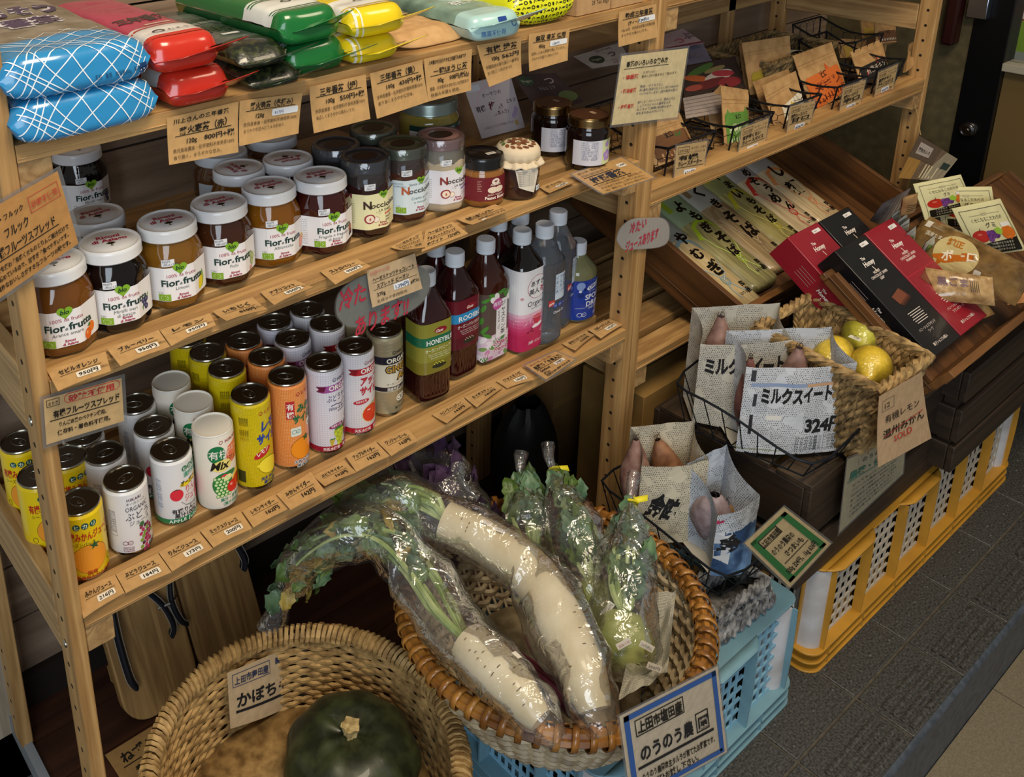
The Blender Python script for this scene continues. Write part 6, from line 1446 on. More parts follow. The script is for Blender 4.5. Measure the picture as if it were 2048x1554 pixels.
# noodle packs lying side by side
def noodle(label, xc, base, noo, art, txt, tc='#15130f', yoff=.02, L=.285, W=.088, sub='全粒粉', rz=0., seed=0, z=.0075, foot=None):
    p = M1 @ V((xc, yoff, z)); t = thing('noodle_pack', label, 'noodle pack', tuple(p)); t.rotation_euler = (SL, 0, rz)
    B = Bag(W, L, .021, p=4, seed=seed, lean=.1, r=.006, wr=.0008)
    mm = noo; b = B.mesh('pouch', [mat(foot or base, .25, coat=.5), mm, mat(base, .25, coat=.5)], [(-1, 1), (.03, 1), (L * .72, 2)], t, nu=22)
    s = Sheet(.25, .4)
    s.poly([(-W * .44, L * .50), (-W * .3, L * .62), (0, L * .655), (W * .3, L * .62), (W * .44, L * .55), (W * .40, L * .50), (W * .22, L * .60), (0, L * .625), (-W * .2, L * .60), (-W * .34, L * .48)], art, 1)
    for pts in ([(-W * .34, L * .52), (-W * .26, L * .40), (-W * .02, L * .26), (0, L * .24)], [(W * .42, L * .42), (W * .2, L * .30), (0, L * .25)], [(0, L * .24), (W * .18, L * .14), (W * .36, L * .10)], [(0, L * .24), (-W * .1, L * .16), (-W * .05, L * .08)]):
        s.line(pts, .0036, art, 1.2); s.line(pts, .0008, '#e9e2d0', 1.5)
    s.ring(.0, L * .24, .008, .010, .0028, art, 1.4); s.rect(-W * .42, L * .78, -W * .28, L * .92, _sh(art, .9), 1)
    y = L * .80; n = len(txt)
    s.text(sub, W * .08, L * .97, .0135, tc, 2, .0, vert=True, hand=.5, slant=.2)
    for i, ch in enumerate(txt):
        k = L * .60 / n; s.text(ch, W * .02 + rnd.uniform(-.004, .004) + (.010 if i % 2 else 0), y - i * k, min(k * 1.0, .036), tc, 2, .045, hand=2., slant=.15, al='c', vert=True)
    s.text('はりま製麺', W * .22, L * .10, .008, tc, 2, .01, al='c'); s.text('国産', W * .32, L * .17, .015, tc, 2, .03, hand=1, vert=True)
    s.build('print', lambda u, v, l: B.surf(u, v + .021 + .003, l + .0004), t, step=.007, vstep=.007)
    fb = MB(); fb.grid(lambda u, v: V(((u - .5) * W * (1 - .05 * v), L - .004 + .018 * v, .010 + .004 * sin(u * 40) * v + .003 * v)), 24, 3); fb.build('end_seal', mat(base, .25, coat=.4), t, solid=.0006)
    return t
w1 = (2.135 - c1.x) / 2
def noodm(a, b2): return wood(a, b2, 'y', 60, .35, coat=.4)
xs = -w1 + .105
noodle('noodle pack with pale blue bow print, first from the left', xs, '#a3a69c', noodm('#b59a68', '#dcc699'), '#7f9aa2', 'ひやむぎ', seed=1, sub='全粒粉')
noodle('noodle pack with bright green bow print, second from the left', xs + .089, '#8fa07a', noodm('#6f6a40', '#a39a68'), '#9ab02c', 'よもぎそば', seed=2, sub='', yoff=.045, foot='#3a5a22')
noodle('noodle pack with brown bow print, third from the left', xs + .173, '#a5a394', noodm('#80694a', '#b59e74'), '#8d7350', 'くきそば', seed=3, sub='', yoff=.06)
noodle('noodle pack with yellow green bow print, fourth from the left', xs + .258, '#8f8f5a', noodm('#7f7642', '#aaa068'), '#b3a92e', 'やまいもそば', seed=4, sub='', yoff=.075)
noodle('noodle pack with red bow print, fifth from the left', xs + .340, '#aaa29c', noodm('#b09a78', '#d9c6a0'), '#c2382c', 'うめそうめん', seed=5, sub='', yoff=.085, foot='#b8322c')
noodle('noodle pack with orange bow print, nearest the tray wall on the right', xs + .424, '#aca69c', noodm('#b59a70', '#dcc8a0'), '#d98a4e', 'きし麺', seed=6, yoff=.088)
tp = Sheet(.6); tp.rect(0, 0, .016, .045, '#a9875a', 1); tp.text('国産', .003, .02, .008, '#5a4024', 2)
tp.build('tape_label', lambda u, v, l: V((w1 - .12 + u, -.0022 - l, .080 - .045 + v)), T1)
# second tray
c2 = on_y(1866, 722, .505)
SL2 = .605
T2 = tray('brown wooden tray of chocolate cartons and sweets at the right edge', c2.x - .004, c2.x + .72, .505, .235, c2.z, SL2, .062, low=.2)
M2 = Matrix.Translation(T2.location) @ Matrix.Rotation(SL2, 4, 'X'); w2 = (.68 + .165) / 2
GOLD = '#d8c4a8'
def choc(label, px, y0, L, W, D, col, sidec, name2, base_h, art=True, rz=0.):
    """slim carton lying in the tray, its face up; px is its lower left face corner"""
    t = thing('chocolate_carton', label, 'box', px); t.rotation_euler = (y0, 0, rz)
    b = MB(); b.box(0, W, 0, L, -D, 0, [0, 0, 0, 0, 0, 0]); b.build('carton', mat(col, .35, coat=.2), t, bevel=.0012)
    s = Sheet(.4); s.rect(.0, L * .545, W, L * .548, _sh(col, 1.5), 1)
    def brand(sx, x, y, k, rot=0.):
        sx.text('The', x - k * .4, y + k * .55, k * .55, '#ece4dc', 2, .02, al='c', slant=.2); sx.text('Honey', x, y - k * .25, k * .85, '#ece4dc', 2, .03, al='c', slant=.25); sx.line([(x, y - k * .5), (x + k * .1, y - k * .9)], k * .12, '#ece4dc', 2); sx.ell(x + k * .1, y - k * .95, k * .1, k * .22, GOLD, 2, 10)
    brand(s, W * .5, L * .795, .0145)
    if art:
        for i, q in enumerate(('HONEY', 'CHOCOLAT SAND', name2)): s.text(q, W * .5, L * (.705 - i * .030), .0062, '#e6d9d0', 2, .02, al='c')
        for i, (dx, dy) in enumerate(((.006, -.006), (.003, -.003), (0, 0))):
            s.poly([(W * .30 + dx, L * .50 + dy), (W * .62 + dx, L * .53 + dy), (W * .68 + dx, L * .455 + dy), (W * .34 + dx, L * .425 + dy)], ('#3a1c14', '#5a2e20', '#74402c')[i], 2 + i * .5)
        for k in range(6): s.rect(W * (.30 + .02 * (k % 3)), L * (.335 - k * .018), W * (.72 - .03 * (k % 2)), L * (.340 - k * .018), '#d9cfc6', 2)
        s.text('ハニーショコラサンド', W * .5, L * .19, .0058, '#e6d9d0', 2, al='c', fit=W * .56); s.text({'LEAP': 'リープ', 'FRAMBOISE': 'フランボワーズ'}[name2], W * .5, L * .155, .0058, '#e6d9d0', 2, al='c'); s.text('菓子ショコラ6箱入', W * .5, L * .06, .0058, '#e6d9d0', 2, .01, al='c')
    s.rrect(W * .66, L * .92, W * .90, L * .955, .001, '#e4e0dc', 2); s.text('1,080円', W * .68, L * .93, .0036, '#5a5450', 3)
    s.build('face_print', lambda u, v, l: V((u, v, .0002 + l)), t)
    s = Sheet(.4); brand(s, L * .55, D * .5, .012)
    for k in range(4): s.rect(L * .25, D * (.3 + k * .12), L * .42, D * (.3 + k * .12) + .0006, '#b9a8a0', 1)
    s.build('side_print', lambda u, v, l: V((-.0002 - l, L - u, -D + v)), t)
    return t
CB, CR = '#121013', '#8e1a2a'
# cartons stand steeply, feet against the front board
def cpos(u, v, y): p = on_y(u, v, y); return (p.x, p.y, p.z)

ux, uz = cos(SL2), sin(SL2)
def facept(u, v, k): r = ray(u, v); return EYE + r * ((k - EYE.z * ux) / (r.z * ux - r.y * uz))   # where a sight line meets the sloping plane of the carton faces
k0 = .115; k1 = k0 + .046
def lowc(u, v, k, L): p = facept(u, v, k); return (p.x, p.y - L * ux, p.z - L * uz)
for (u, v, k, L, D, col, nm, art, lb, uw) in ((1729, 466, k1, .216, .045, CR, 'FRAMBOISE', True, 'chocolate carton, crimson with a biscuit picture, nearest the sweets', (1783, 433)), (1669, 502, k1, .216, .045, CB, 'LEAP', True, 'chocolate carton, black with a biscuit picture, between two crimson ones', (1727, 467)), (1575, 475, k0, .200, .052, CR, '', False, 'chocolate carton, crimson, plain upper end showing, leftmost and lowest', (1634, 443)), (1638, 443, k0, .200, .052, CB, '', False, 'chocolate carton, black and mostly hidden, second from the left', (1695, 411))):
    W = (facept(*uw, k) - facept(u, v, k)).length
    choc(lb, lowc(u, v, k, L), SL2, L, W, D, col, 0, nm, 0, art)
DZ = .085
def pillow(name, label, cat, P, th, m, draw=None, parts=None, n=None, film_m=None):
    """a sealed flat bag between four corners tl tr br bl"""
    w = ((P[1] - P[0]).length + (P[2] - P[3]).length) / 2; h = ((P[3] - P[0]).length + (P[2] - P[1]).length) / 2
    c = sum(P, V((0, 0, 0))) / 4; t = thing(name, label, cat, tuple(c)); P = [p - c for p in P]
    n = ((P[1] - P[0]).cross(P[0] - P[3])).normalized()
    if n.dot(EYE - c) < 0: n = -n
    def S(u, v, l=0, side=1):
        p = P[3].lerp(P[2], u).lerp(P[0].lerp(P[1], u), v)
        k = (max(0, 1 - abs(2 * u - 1) ** 2.6) * max(0, 1 - abs(2 * v - 1) ** 2.6)) ** .6
        return p + n * (side * (th * k + .0005) + l + .0016 * noise.noise(p * 55 + V((w * 50, side, 0))) * min(1, k + .3))
    b = MB(); b.grid(lambda u, v: S(u, v), 18, 18, 0); b.grid(lambda u, v: S(1 - u, v, 0, -1), 18, 18, 0); b.build('pouch', m, t, sharp=80)
    if draw:
        s = Sheet(.4, .2); draw(s, w, h); s.build('label_print', lambda u, v, l: S(u / w, v / h, l + .0005), t, step=w / 12, vstep=h / 12)
    return t
CREAMF = mat('#d9d2a0', .28, coat=.4, bump=.1, bscale=60)
def gummy(s, w, h):
    s.frame(w * .07, h * .05, w * .93, h * .92, h * .010, '#5a5440'); s.text('くせになるこだわりの', w * .5, h * .68, h * .085, '#3a3428', 2, .0, al='c', fit=w * .62); s.text('グミ', w * .52, h * .55, h * .11, '#3a3428', 2, .01, al='c'); s.rect(w * .2, h * .80, w * .8, h * .806, '#8a8468', 2); s.rrect(w * .44, h * .78, w * .56, h * .83, h * .02, '#b9b08a', 2.5)
    s.ell(w * .26, h * .40, w * .16, h * .12, '#b8281c', 3); s.ell(w * .24, h * .44, w * .05, h * .02, '#d8705a', 4); s.line([(w * .26, h * .50), (w * .28, h * .56)], w * .012, '#3a2c1a', 4)
    for k in range(7): s.ell(w * (.42 + .06 * (k % 3)), h * (.44 - .06 * (k // 3)), w * .055, h * .055, '#5a2c6a' if k % 2 else '#74408a', 4, 14)
    s.ell(w * .78, h * .40, w * .14, h * .13, '#cf6a1c', 3); s.poly([(w * .52, h * .50), (w * .62, h * .54), (w * .68, h * .46), (w * .62, h * .38), (w * .54, h * .42)], '#8fb83a', 5)
    s.rrect(w * .70, h * .52, w * .90, h * .60, h * .01, '#e2ddd2', 5); s.poly([(w * .10, h * .24), (w * .92, h * .30), (w * .92, h * .04), (w * .10, h * .04)], '#17150f', 5)
    for k in range(3): s.text('くだものの果汁をそのまま', w * .2, h * (.21 - k * .065), h * .05, '#cfc8b0', 6, fit=w * .6)
def zq(px, zt, zb):
    zt += DZ; zb += DZ; return [on_z(px[0][0], px[0][1], zt), on_z(px[1][0], px[1][1], zt), on_z(px[2][0], px[2][1], zb), on_z(px[3][0], px[3][1], zb)]
pillow('gummy_pouch', 'cream fruit gummy pouch rearmost, left of the other two', 'pouch', zq([(1826, 368), (1921, 349), (1950, 418), (1850, 440)], .635, .565), .006, CREAMF, gummy)
pillow('gummy_pouch', 'cream fruit gummy pouch in the middle of three', 'pouch', zq([(1869, 374), (1983, 373), (1996, 455), (1884, 455)], .615, .535), .006, CREAMF, gummy)
pillow('gummy_pouch', 'cream fruit gummy pouch in front, fruit and black panel in full view', 'pouch', zq([(1903, 417), (2000, 397), (2052, 500), (1950, 515)], .600, .500), .006, CREAMF, gummy)
CLR = mottled('#5a4426', '#9a7a4a', 40, .18, .5, coat=.7, contrast=(.3, .7))
pillow('snack_bag', 'long clear bag of brown biscuits with an oval orange banded label', 'snack bag', zq([(1852, 428), (2075, 540), (2030, 612), (1798, 520)], .570, .500), .016, CLR, lambda s, w, h: (s.ell(w * .45, h * .46, w * .19, h * .40, '#cdbb82', 2, 30), s.poly([(w * .27, h * .30), (w * .60, h * .66), (w * .63, h * .52), (w * .33, h * .14)], '#c26a1c', 3), s.text('ボーロ', w * .36, h * .26, h * .24, '#efe6cc', 4, .03, rot=.35), s.text('純正', w * .34, h * .60, h * .17, '#b8701c', 4, .04, rot=.1), s.text('国産たまご', w * .12, h * .62, h * .10, '#d8cfb4', 4, .02), s.rect(w * .14, h * .02, w * .26, h * .2, '#cf8a1c', 3), s.rrect(w * .64, h * .20, w * .70, h * .34, .002, '#d8d2c4', 3), s.rrect(w * .07, h * .76, w * .13, h * .90, .001, '#ded8cc', 3)))
BEIGE = mottled('#8d6c42', '#c2a170', 60, .2, .6, coat=.6)
pillow('snack_bag', 'clear bag of beige snacks with faint violet lettering', 'snack bag', zq([(1850, 535), (1985, 555), (1990, 612), (1862, 600)], .535, .495), .014, BEIGE, lambda s, w, h: (s.text('黒ごま', w * .12, h * .45, h * .3, '#6a4a5a', 2, .02), [s.rect(w * (.62 + k * .03), h * .3, w * (.63 + k * .03), h * .7, '#4a3c30', 2) for k in range(5)]))
pillow('snack_bag', 'slim bag of pale wafers leaning upright with a white text label', 'snack bag', zq([(1946, 512), (1970, 515), (2008, 600), (1960, 602)], .555, .475), .012, mottled('#a98a5c', '#d3b98c', 60, .2, .5, coat=.6), lambda s, w, h: (s.rect(w * .1, h * .25, w * .5, h * .75, '#d8d8de', 2), [s.rect(w * (.14 + k * .06), h * .3, w * (.16 + k * .06), h * .7, '#4a4e66', 3) for k in range(6)]))
pillow('snack_bag', 'flat kraft bag of crackers along the front board beside the crimson carton', 'snack bag', zq([(1895, 545), (1925, 548), (1990, 628), (1960, 640)], .515, .452), .008, mottled('#9a7644', '#c29c64', 50, .5, .3), lambda s, w, h: [s.rect(w * .2, h * (.35 + k * .05), w * .8, h * (.362 + k * .05), '#4a3620', 2) for k in range(6)])
pillow('snack_bag', 'orange edged bag at the right edge of the tray', 'snack bag', zq([(2010, 530), (2075, 545), (2090, 600), (2015, 610)], .525, .485), .012, mottled('#a85a1c', '#d89a5a', 25, .25, .5, coat=.5), None)
card('display_card', 'grey display card standing behind the crimson carton', 'card', [(1764, 408), (1822, 376), (1780, 455), (1740, 442)], ('z', 0), lambda s, w, h: [s.rect(w * .25, h * (.4 + k * .06), w * .7, h * (.41 + k * .06), '#4a4648', 2) for k in range(5)], '#8a807e', z4=[.70, .705, .635, .635])
pillow('kraft_packet', 'small kraft packet behind the grey display card', 'packet', zq([(1806, 395), (1836, 385), (1828, 425), (1800, 432)], .645, .590), .006, KP, lambda s, w, h: [s.rect(w * .2, h * (.3 + k * .1), w * .8, h * (.33 + k * .1), '#5a4428', 2) for k in range(4)])
for k, (x, y, lb) in enumerate(((1793, 423, 'rearmost, under the grey card'), (1805, 434, 'second from the grey card'), (1809, 444, 'third from the grey card'), (1822, 460, 'fourth from the grey card, green print'), (1860, 478, 'nearest the clear biscuit bag, green print'))):
    pillow('sachet', 'white sachet standing on edge, ' + lb, 'sachet', zq([(x - 8, y + 6), (x + 10, y - 8), (x + 6, y + 30), (x - 22, y + 32)], .60 - k * .008, .545 - k * .008), .002, mat('#c9cdc6', .4), (lambda s, w, h: (s.ell(w * .5, h * .4, w * .25, h * .25, '#6a9a3a', 2), s.ell(w * .4, h * .6, w * .15, h * .12, '#8fb85a', 3))) if k > 2 else (lambda s, w, h: s.rect(w * .1, h * .8, w * .9, h * .83, '#3a3a34', 2)))
# ================================================================ harvest crates, dark crates, lemon basket, newspaper bags
def harvest_crate(label, x0, x1, y0, y1, z0, H, col, edge, bays, lattice=False):
    """plastic harvest crate with slotted sides and flanged foot and rim"""
    t = thing('harvest_crate', label, 'crate', ((x0 + x1) / 2, (y0 + y1) / 2, z0)); A, B = (x1 - x0) / 2, (y1 - y0) / 2
    m = mottled(col, _sh(col, 1.12), 14, .42, .05); me = mat(edge, .45)
    def ringband(z, z2, out, th, mm, r=.03):
        pts = []
        for cx, cy, a0 in ((A - r, B - r, 0), (-A + r, B - r, pi / 2), (-A + r, -B + r, pi), (A - r, -B + r, 1.5 * pi)):
            pts += [(cx + (r + out) * cos(a0 + pi / 2 * i / 6), cy + (r + out) * sin(a0 + pi / 2 * i / 6)) for i in range(7)]
        n = len(pts); sc = 1 - th / max(A, B)
        inn = [(x * (1 - th / A), y * (1 - th / B)) for x, y in pts]
        b = MB(); vs = [V((x, y, z)) for x, y in pts] + [V((x, y, z2)) for x, y in pts] + [V((x, y, z)) for x, y in inn] + [V((x, y, z2)) for x, y in inn]
        fs = []
        for i in range(n):
            j = (i + 1) % n; fs += [(i, j, n + j, n + i), (3 * n + i, 3 * n + j, 2 * n + j, 2 * n + i), (n + i, n + j, 3 * n + j, 3 * n + i), (2 * n + i, 2 * n + j, j, i)]
        return b.add(vs, fs, 0, False)
    ringband(.0, .0035, 0, .03, m).build('foot_flange', m, t, bevel=.0008)
    b = ringband(.0175, .0205, -.001, .03, m); b.build('foot_rib', m, t, bevel=.0006)
    b = ringband(.036, .040, -.001, .04, m); b.build('foot_ledge', m, t, bevel=.0008)
    b = MB()
    for k in range(int((x1 - x0) / .12)):
        x = -A + .05 + k * .12; b.box(x, x + .003, -B + .001, -B + .02, .0035, .036, 0)
    for y in (-B * .5, 0, B * .5): b.box(-A + .001, -A + .02, y, y + .003, .0035, .036, 0)
    b.build('foot_web', m, t)
    # rim with hand tabs
    b = ringband(H - .004, H, -.012, .03, m); b.build('rim', m, t, bevel=.001)
    rb = MB(); w = (2 * A - .07) / bays
    for k in range(bays + 1):
        x = -A + .035 + k * w
        pts = [V((x, -B + .003 + .004 * sin(pi * v), .040 + (H - .046) * v)) for v in [i / 10 for i in range(11)]]
        for i in range(10): rb.box(x - .0014, x + .0014, -B + .003 - .002 * sin(pi * i / 10), -B + .0205, pts[i].z, pts[i + 1].z, 0)
    for y in (-B + .04, -B * .33, B * .33, B - .04):
        rb.box(-A + .004, -A + .03, y - .0014, y + .0014, .04, H - .004, 0)
    rb.build('rib', m, t)
    tb = MB()
    for k in range(bays):
        x = -A + .035 + (k + .5) * w
        if k % 2 == 0: tb.grid(lambda u, v, x=x: V((x - w * .62 + 1.24 * w * u, -B + .014 - (.016 * min(1, 6 * min(u, 1 - u)) ** .7 + .001) * v, H - .001)), 18, 3, 0)
    tb.build('hand_tab', m, t, solid=.0025)
    # slotted panels
    pn = MB(); rows = 7; z0_, z1_ = .042, H - .006; yp = -B + .018
    for k in range(bays):
        xa, xb = -A + .035 + k * w, -A + .035 + (k + 1) * w
        for j in range(rows + 1):
            z = z0_ + (z1_ - z0_) * j / rows; pn.box(xa, xb, yp, yp + .003, z - .0028, z + .0028, 0)
        nb = 6
        for j in range(nb + 1):
            x = xa + (xb - xa) * j / nb; pn.box(x - .0022, x + .0022, yp + .0002, yp + .0028, z0_, z1_, 0)
    xp = -A + .026
    for j in range(rows + 1):
        z = z0_ + (z1_ - z0_) * j / rows; pn.box(xp, xp + .003, -B + .03, B - .03, z - .0028, z + .0028, 0)
    for j in range(int((2 * B - .06) / .014)):
        y = -B + .03 + j * .014; pn.box(xp + .0002, xp + .0028, y, y + .0044, z0_, z1_, 0)
    pn.build('slotted_side', mat(_sh(edge, 1.0), .5), t)
    for sx in (-1, 1):
        c = MB(); c.lathe([(.026, .040), (.0255, H * .5), (.026, H - .006)], 24, 0, None, (sx * (A - .038), -B + .036)); c.build('corner_post', mottled('#b9b6b4', '#d3d3d6', 18, .35, .3), t)
    if lattice:
        g = MB(); sx, sy = .030, .0265; zz = H
        i = -A + .02
        while i < A - .015: g.box(i - .0016, i + .0016, -B + .02, B - .02, zz - .007, zz - .001, 0); i += sx
        j = -B + .03
        while j < B - .02: g.box(-A + .02, A - .02, j - .0016, j + .0016, zz - .0065, zz - .0005, 0); j += sy
        g.build('lattice_base', mat('#7f9aa2', .5), t)
    b = MB(); b.box(-A + .03, A - .03, -B + .05, B - .03, .01, .02, 0); b.build('inner_floor', mat('#2a2620', .9), t)
    return t
harvest_crate('yellow plastic harvest crate on the tiles along the front', 1.3405, 2.16, .531, .86, .0005, .208, '#b5842e', '#c3b9a8', 6)
harvest_crate('light blue plastic harvest crate, upside down, latticed bottom up', .775, 1.2885, .531, .862, .0005, .208, '#6c8f9c', '#86b6ce', 4, True)
def slat_crate(label, x0, x1, y0, y1, z0, rows, pw=.012, top=False, post=.024):
    t = thing('slatted_crate', label, 'crate', ((x0 + x1) / 2, (y0 + y1) / 2, z0)); A, B = (x1 - x0) / 2, (y1 - y0) / 2
    for za, zb in rows:
        for nm, q in (('front_slat', (-A, A, -B, -B + pw)), ('back_slat', (-A, A, B - pw, B)), ('end_slat', (-A, -A + pw, -B + pw + .0003, B - pw - .0003)), ('end_slat', (A - pw, A, -B + pw + .0003, B - pw - .0003))):
            b = MB(); b.box(*q, za, zb, 0); b.build(nm, DARKW('x' if nm != 'end_slat' else 'y'), t, bevel=.0018)
    for sx in (-1, 1):
        for sy in (-1, 1):
            b = MB(); xa = sx * (A - pw - .0005); ya = sy * (B - pw - .0005); b.box(min(xa, xa - sx * post), max(xa, xa - sx * post), min(ya, ya - sy * post), max(ya, ya - sy * post), rows[0][0], rows[-1][1] - .002, 0); b.build('corner_block', DARKW('z'), t)
    if top:
        n = 4; yy = 2 * B / n; zt = rows[-1][1]
        for k in range(n):
            b = MB(); b.box(-A, A, -B + k * yy, -B + (k + 1) * yy - .012, zt + .0003, zt + .010, 0); b.build('bottom_board', wood('#2c2218', '#4a3a28', 'x', 18, .6), t, bevel=.0015)
    return t
slat_crate('dark slatted crate on the yellow crate, under the newspaper bags', 1.277, 1.82, .551, .835, .209, [(.004, .082), (.098, .193)], top=True)
slat_crate('dark slatted crate jutting out under the sweets tray at the right', 1.722, 2.42, .512, .84, .222, [(.016, .070), (.080, .146), (.164, .224)])
# ---- lemons in a square rope basket
ROPE = mottled('#5a4626', '#c2a06a', 70, .8, .5, contrast=(.3, .72))
zr, zf = .575, .414
Lc, Tc, Rc, Fc = on_z(1512, 656, zr), on_z(1622, 591, zr), on_z(1858, 714, zr), on_z(1758, 781, zr)
cc = (Lc + Tc + Rc + Fc) / 4
foot = [V((p.x + (cc.x - p.x) * .30, p.y + (cc.y - p.y) * .28, zf + .011)) for p in (Fc, Rc, Tc, Lc)]
rope_basket('square rope basket of lemons with a hand hole', foot, [Fc, Rc, Tc, Lc], (13, 18), ROPE, .0062, 3, 'rope_basket', handle=2)
def lemon(label, px, z, r, col, rot, film_=True):
    p = on_z(px[0], px[1], z); t = thing('lemon', label, 'lemon', (p.x, p.y, z), rot)
    b = MB()
    def S(u, v):
        a = 2 * pi * u; q = pi * v; x = -cos(q) * r * 1.22; s = sin(q) ** .9 * r
        tip = .010 * math.exp(-((1 - abs(cos(q))) / .05) ** 2) if True else 0
        x += tip * (1 if x > 0 else -1); k = 1 + .02 * noise.noise(V((cos(a), sin(a), q)) * 2.2)
        return V((x, s * cos(a) * k, s * sin(a) * k))
    b.grid(S, 28, 22, 0, cu=True); b.build('fruit', mottled(col, _sh(col, 1.12), 200, .5, .35, coat=.05, bdist=.0006), t)
    if film_:
        f = MB(); f.grid(lambda u, v: S(u, v) * (1.06 + .03 * noise.noise(V((cos(6.28 * u) * 2, sin(6.28 * u) * 2, v * 4)))), 28, 22, 0, cu=True); f.build('film_wrap', film(gloss=.10, bump=.8, scale=70, haze=.02), t)
    return t
lz = .505
lemon('green yellow lemon, uppermost of the lemons, with a white sticker', (1724, 672), .548, .0315, '#b5b02c', .5)
lemon('yellow lemon against the left of the basket', (1666, 712), .540, .0315, '#d9bf2c', .2)
lemon('yellow lemon nearest the basket front', (1741, 733), .540, .0315, '#d6ba28', .35)
lemon('small greenish lemon mostly hidden behind the others', (1678, 668), .512, .030, '#b9a82a', 1.2, False)
s = Sheet(.6); s.rrect(0, 0, .010, .026, .001, '#d9d6c4', 1); s.text('国産', .008, .004, .006, '#5a5030', 2, rot=pi / 2)
pl_ = on_z(1709, 672, .583)
tag(s.build('sticker', lambda u, v, l: V((pl_.x + u - .005, pl_.y + v * .7 - .01, pl_.z + .0005 + l - abs(v - .013) * .3)), center=True), 'small white sticker on the green yellow lemon', 'sticker')
# ---- newspaper bags
def up_to(P, u, v):
    r = ray(u, v); o = EYE - P; d = r.z
    k = V((r.x, r.y, 0)); tt = -(o.x * k.x + o.y * k.y) / k.length_squared
    return V((P.x, P.y, (EYE + r * tt).z))
def paper_bag(label, bl, br, tl, tr, z0, depth, back_up, draw, tint='#d3cdbd', side=0.):
    """open newspaper bag; the four pixels are its front face"""
    BL, BR = on_z(*bl, z0), on_z(*br, z0); TLp, TRp = up_to(BL, *tl), up_to(BR, *tr)
    c = (BL + BR) / 2; t = thing('newspaper_bag', label, 'bag', tuple(c)); P = [p - c for p in (TLp, TRp, BR, BL)]
    xd = (P[2] - P[3]).normalized(); n = V((xd.y, -xd.x, 0)); n = n if n.y < 0 else -n
    w = (P[2] - P[3]).length; h = (P[0] - P[3]).length; d = -n * depth
    news = newsprint(tint)
    def bulge(u, v): return n * (.012 * sin(pi * u) * (1 - .3 * v) + .003 * noise.noise(V((u * 5, v * 4, w * 30))))
    def F(u, v, l): a, b2 = u / w, v / h; return (P[3].lerp(P[2], a)).lerp(P[0].lerp(P[1], a), b2) + bulge(a, b2) + n * l
    s = Sheet(.85); s.rect(0, 0, w, h, news, 0); draw(s, w, h); s.build('front_sheet', F, t, step=.012, vstep=.012)
    hb = h + back_up
    def Bk(u, v, l): a, b2 = u / w, v / hb; return (P[3] + d).lerp(P[2] + d, a) .lerp((P[0] + d + V((0, 0, back_up))).lerp(P[1] + d + V((0, 0, back_up)), a), b2) - n * (l - .003 * noise.noise(V((a * 4, b2 * 4, 7 + w))))
    s = Sheet(.85); s.rect(0, 0, w, hb, news, 0); s.build('back_sheet', Bk, t, step=.012, vstep=.012)
    for i, (a, b2) in enumerate(((0, 3), (1, 2))):
        s = Sheet(.85); s.rect(0, 0, depth, h, news, 0)
        def Sd(u, v, l, a=a, b2=b2, sg=(-1 if i == 0 else 1)):
            k = u / depth; q = v / h; p = P[b2].lerp(P[a], q) + d * k + n * 0 + xd * (sg * (-.25 * depth * sin(pi * k) * (1 - .5 * q))) + V((0, 0, back_up * k * q)); return p
        s.build('side_gusset', Sd, t, step=.01, vstep=.02)
    b = MB(); b.add([P[3], P[2], P[2] + d, P[3] + d], [(0, 1, 2, 3)], 0, False); b.build('bag_bottom', mat('#b9b3a4', .9), t)
    return c, n, xd
def potato(label, base, top, r, tint=('#6a4a44', '#9a7a70'), seed=1, ex=1.3):
    c = base; d = top - base; L = d.length; t = thing('sweet_potato', label, 'sweet potato', tuple(c)); d.normalize()
    a = d.orthogonal().normalized(); bb = d.cross(a); b = MB()
    def S(u, v):
        an = 2 * pi * u; s = v; rr = r * (sin(pi * min(1, s * .93 + .03)) ** .55) * (1 - .72 * max(0, s - .45) ** ex * 1.5)
        rr = max(rr, .0025); k = 1 + .10 * noise.noise(V((cos(an) * 1.5 + seed * 5, sin(an) * 1.5, s * 4)))
        bend = .010 * sin(s * 3 + seed)
        return d * (L * s) + (a * cos(an) + bb * sin(an)) * rr * k + a * bend
    b.grid(S, 22, 24, 0, cu=True); b.build('skin', mottled(tint[0], tint[1], 55, .7, .6, contrast=(.3, .7), bdist=.0015), t)
    q = MB()
    for k in range(4): q.tube([S(k / 4, .99), S(k / 4, .99) + d * .006 + a * .003 * (k - 1.5), S(k / 4, .99) + d * .010 + bb * .004 * (k - 1.5)], .0006, 4)
    q.build('root_end', mat('#4a3a30', .9), t)
    return t
MK = '#1b1a1c'
def d_milk(s, w, h):
    s.rect(w * .06, h * .78, w * .99, h * .82, '#8fa0c0', 1); s.rect(w * .55, h * .78, w * .99, h * .815, '#c9a07a', 1.5); s.rect(w * .05, h * .84, w * .09, h * .97, '#3a3a40', 1)
    s.text('ミルクスイート', w * .15, h * .60, h * .19, MK, 3, .05, hand=.6, fit=w * .66, rot=.03); s.text('324円', w * .58, h * .26, h * .19, MK, 3, .05, hand=.6, fit=w * .38)
    s.rect(w * .08, h * .22, w * .11, h * .45, '#2c2c30', 1); s.rect(w * .09, h * .55, w * .12, h * .70, '#3a3a40', 1); s.rect(w * .22, h * .40, w * .36, h * .45, '#dcdad2', 1)
    for k in range(5): s.text('ひとりで暮らしの街', w * .5, h * (.18 - k * .034), h * .034, '#3a3a40', 2, fit=w * .4)
    s.rect(0, h * .04, w * .45, h * .05, '#8a9470', 1)
c, n, xd = paper_bag('newspaper bag in front in the wire basket, brush lettered with price', (1471, 902), (1685, 897), (1464.6, 728), (1674.7, 716), .4235, .085, .012, d_milk, '#cfd2d8')
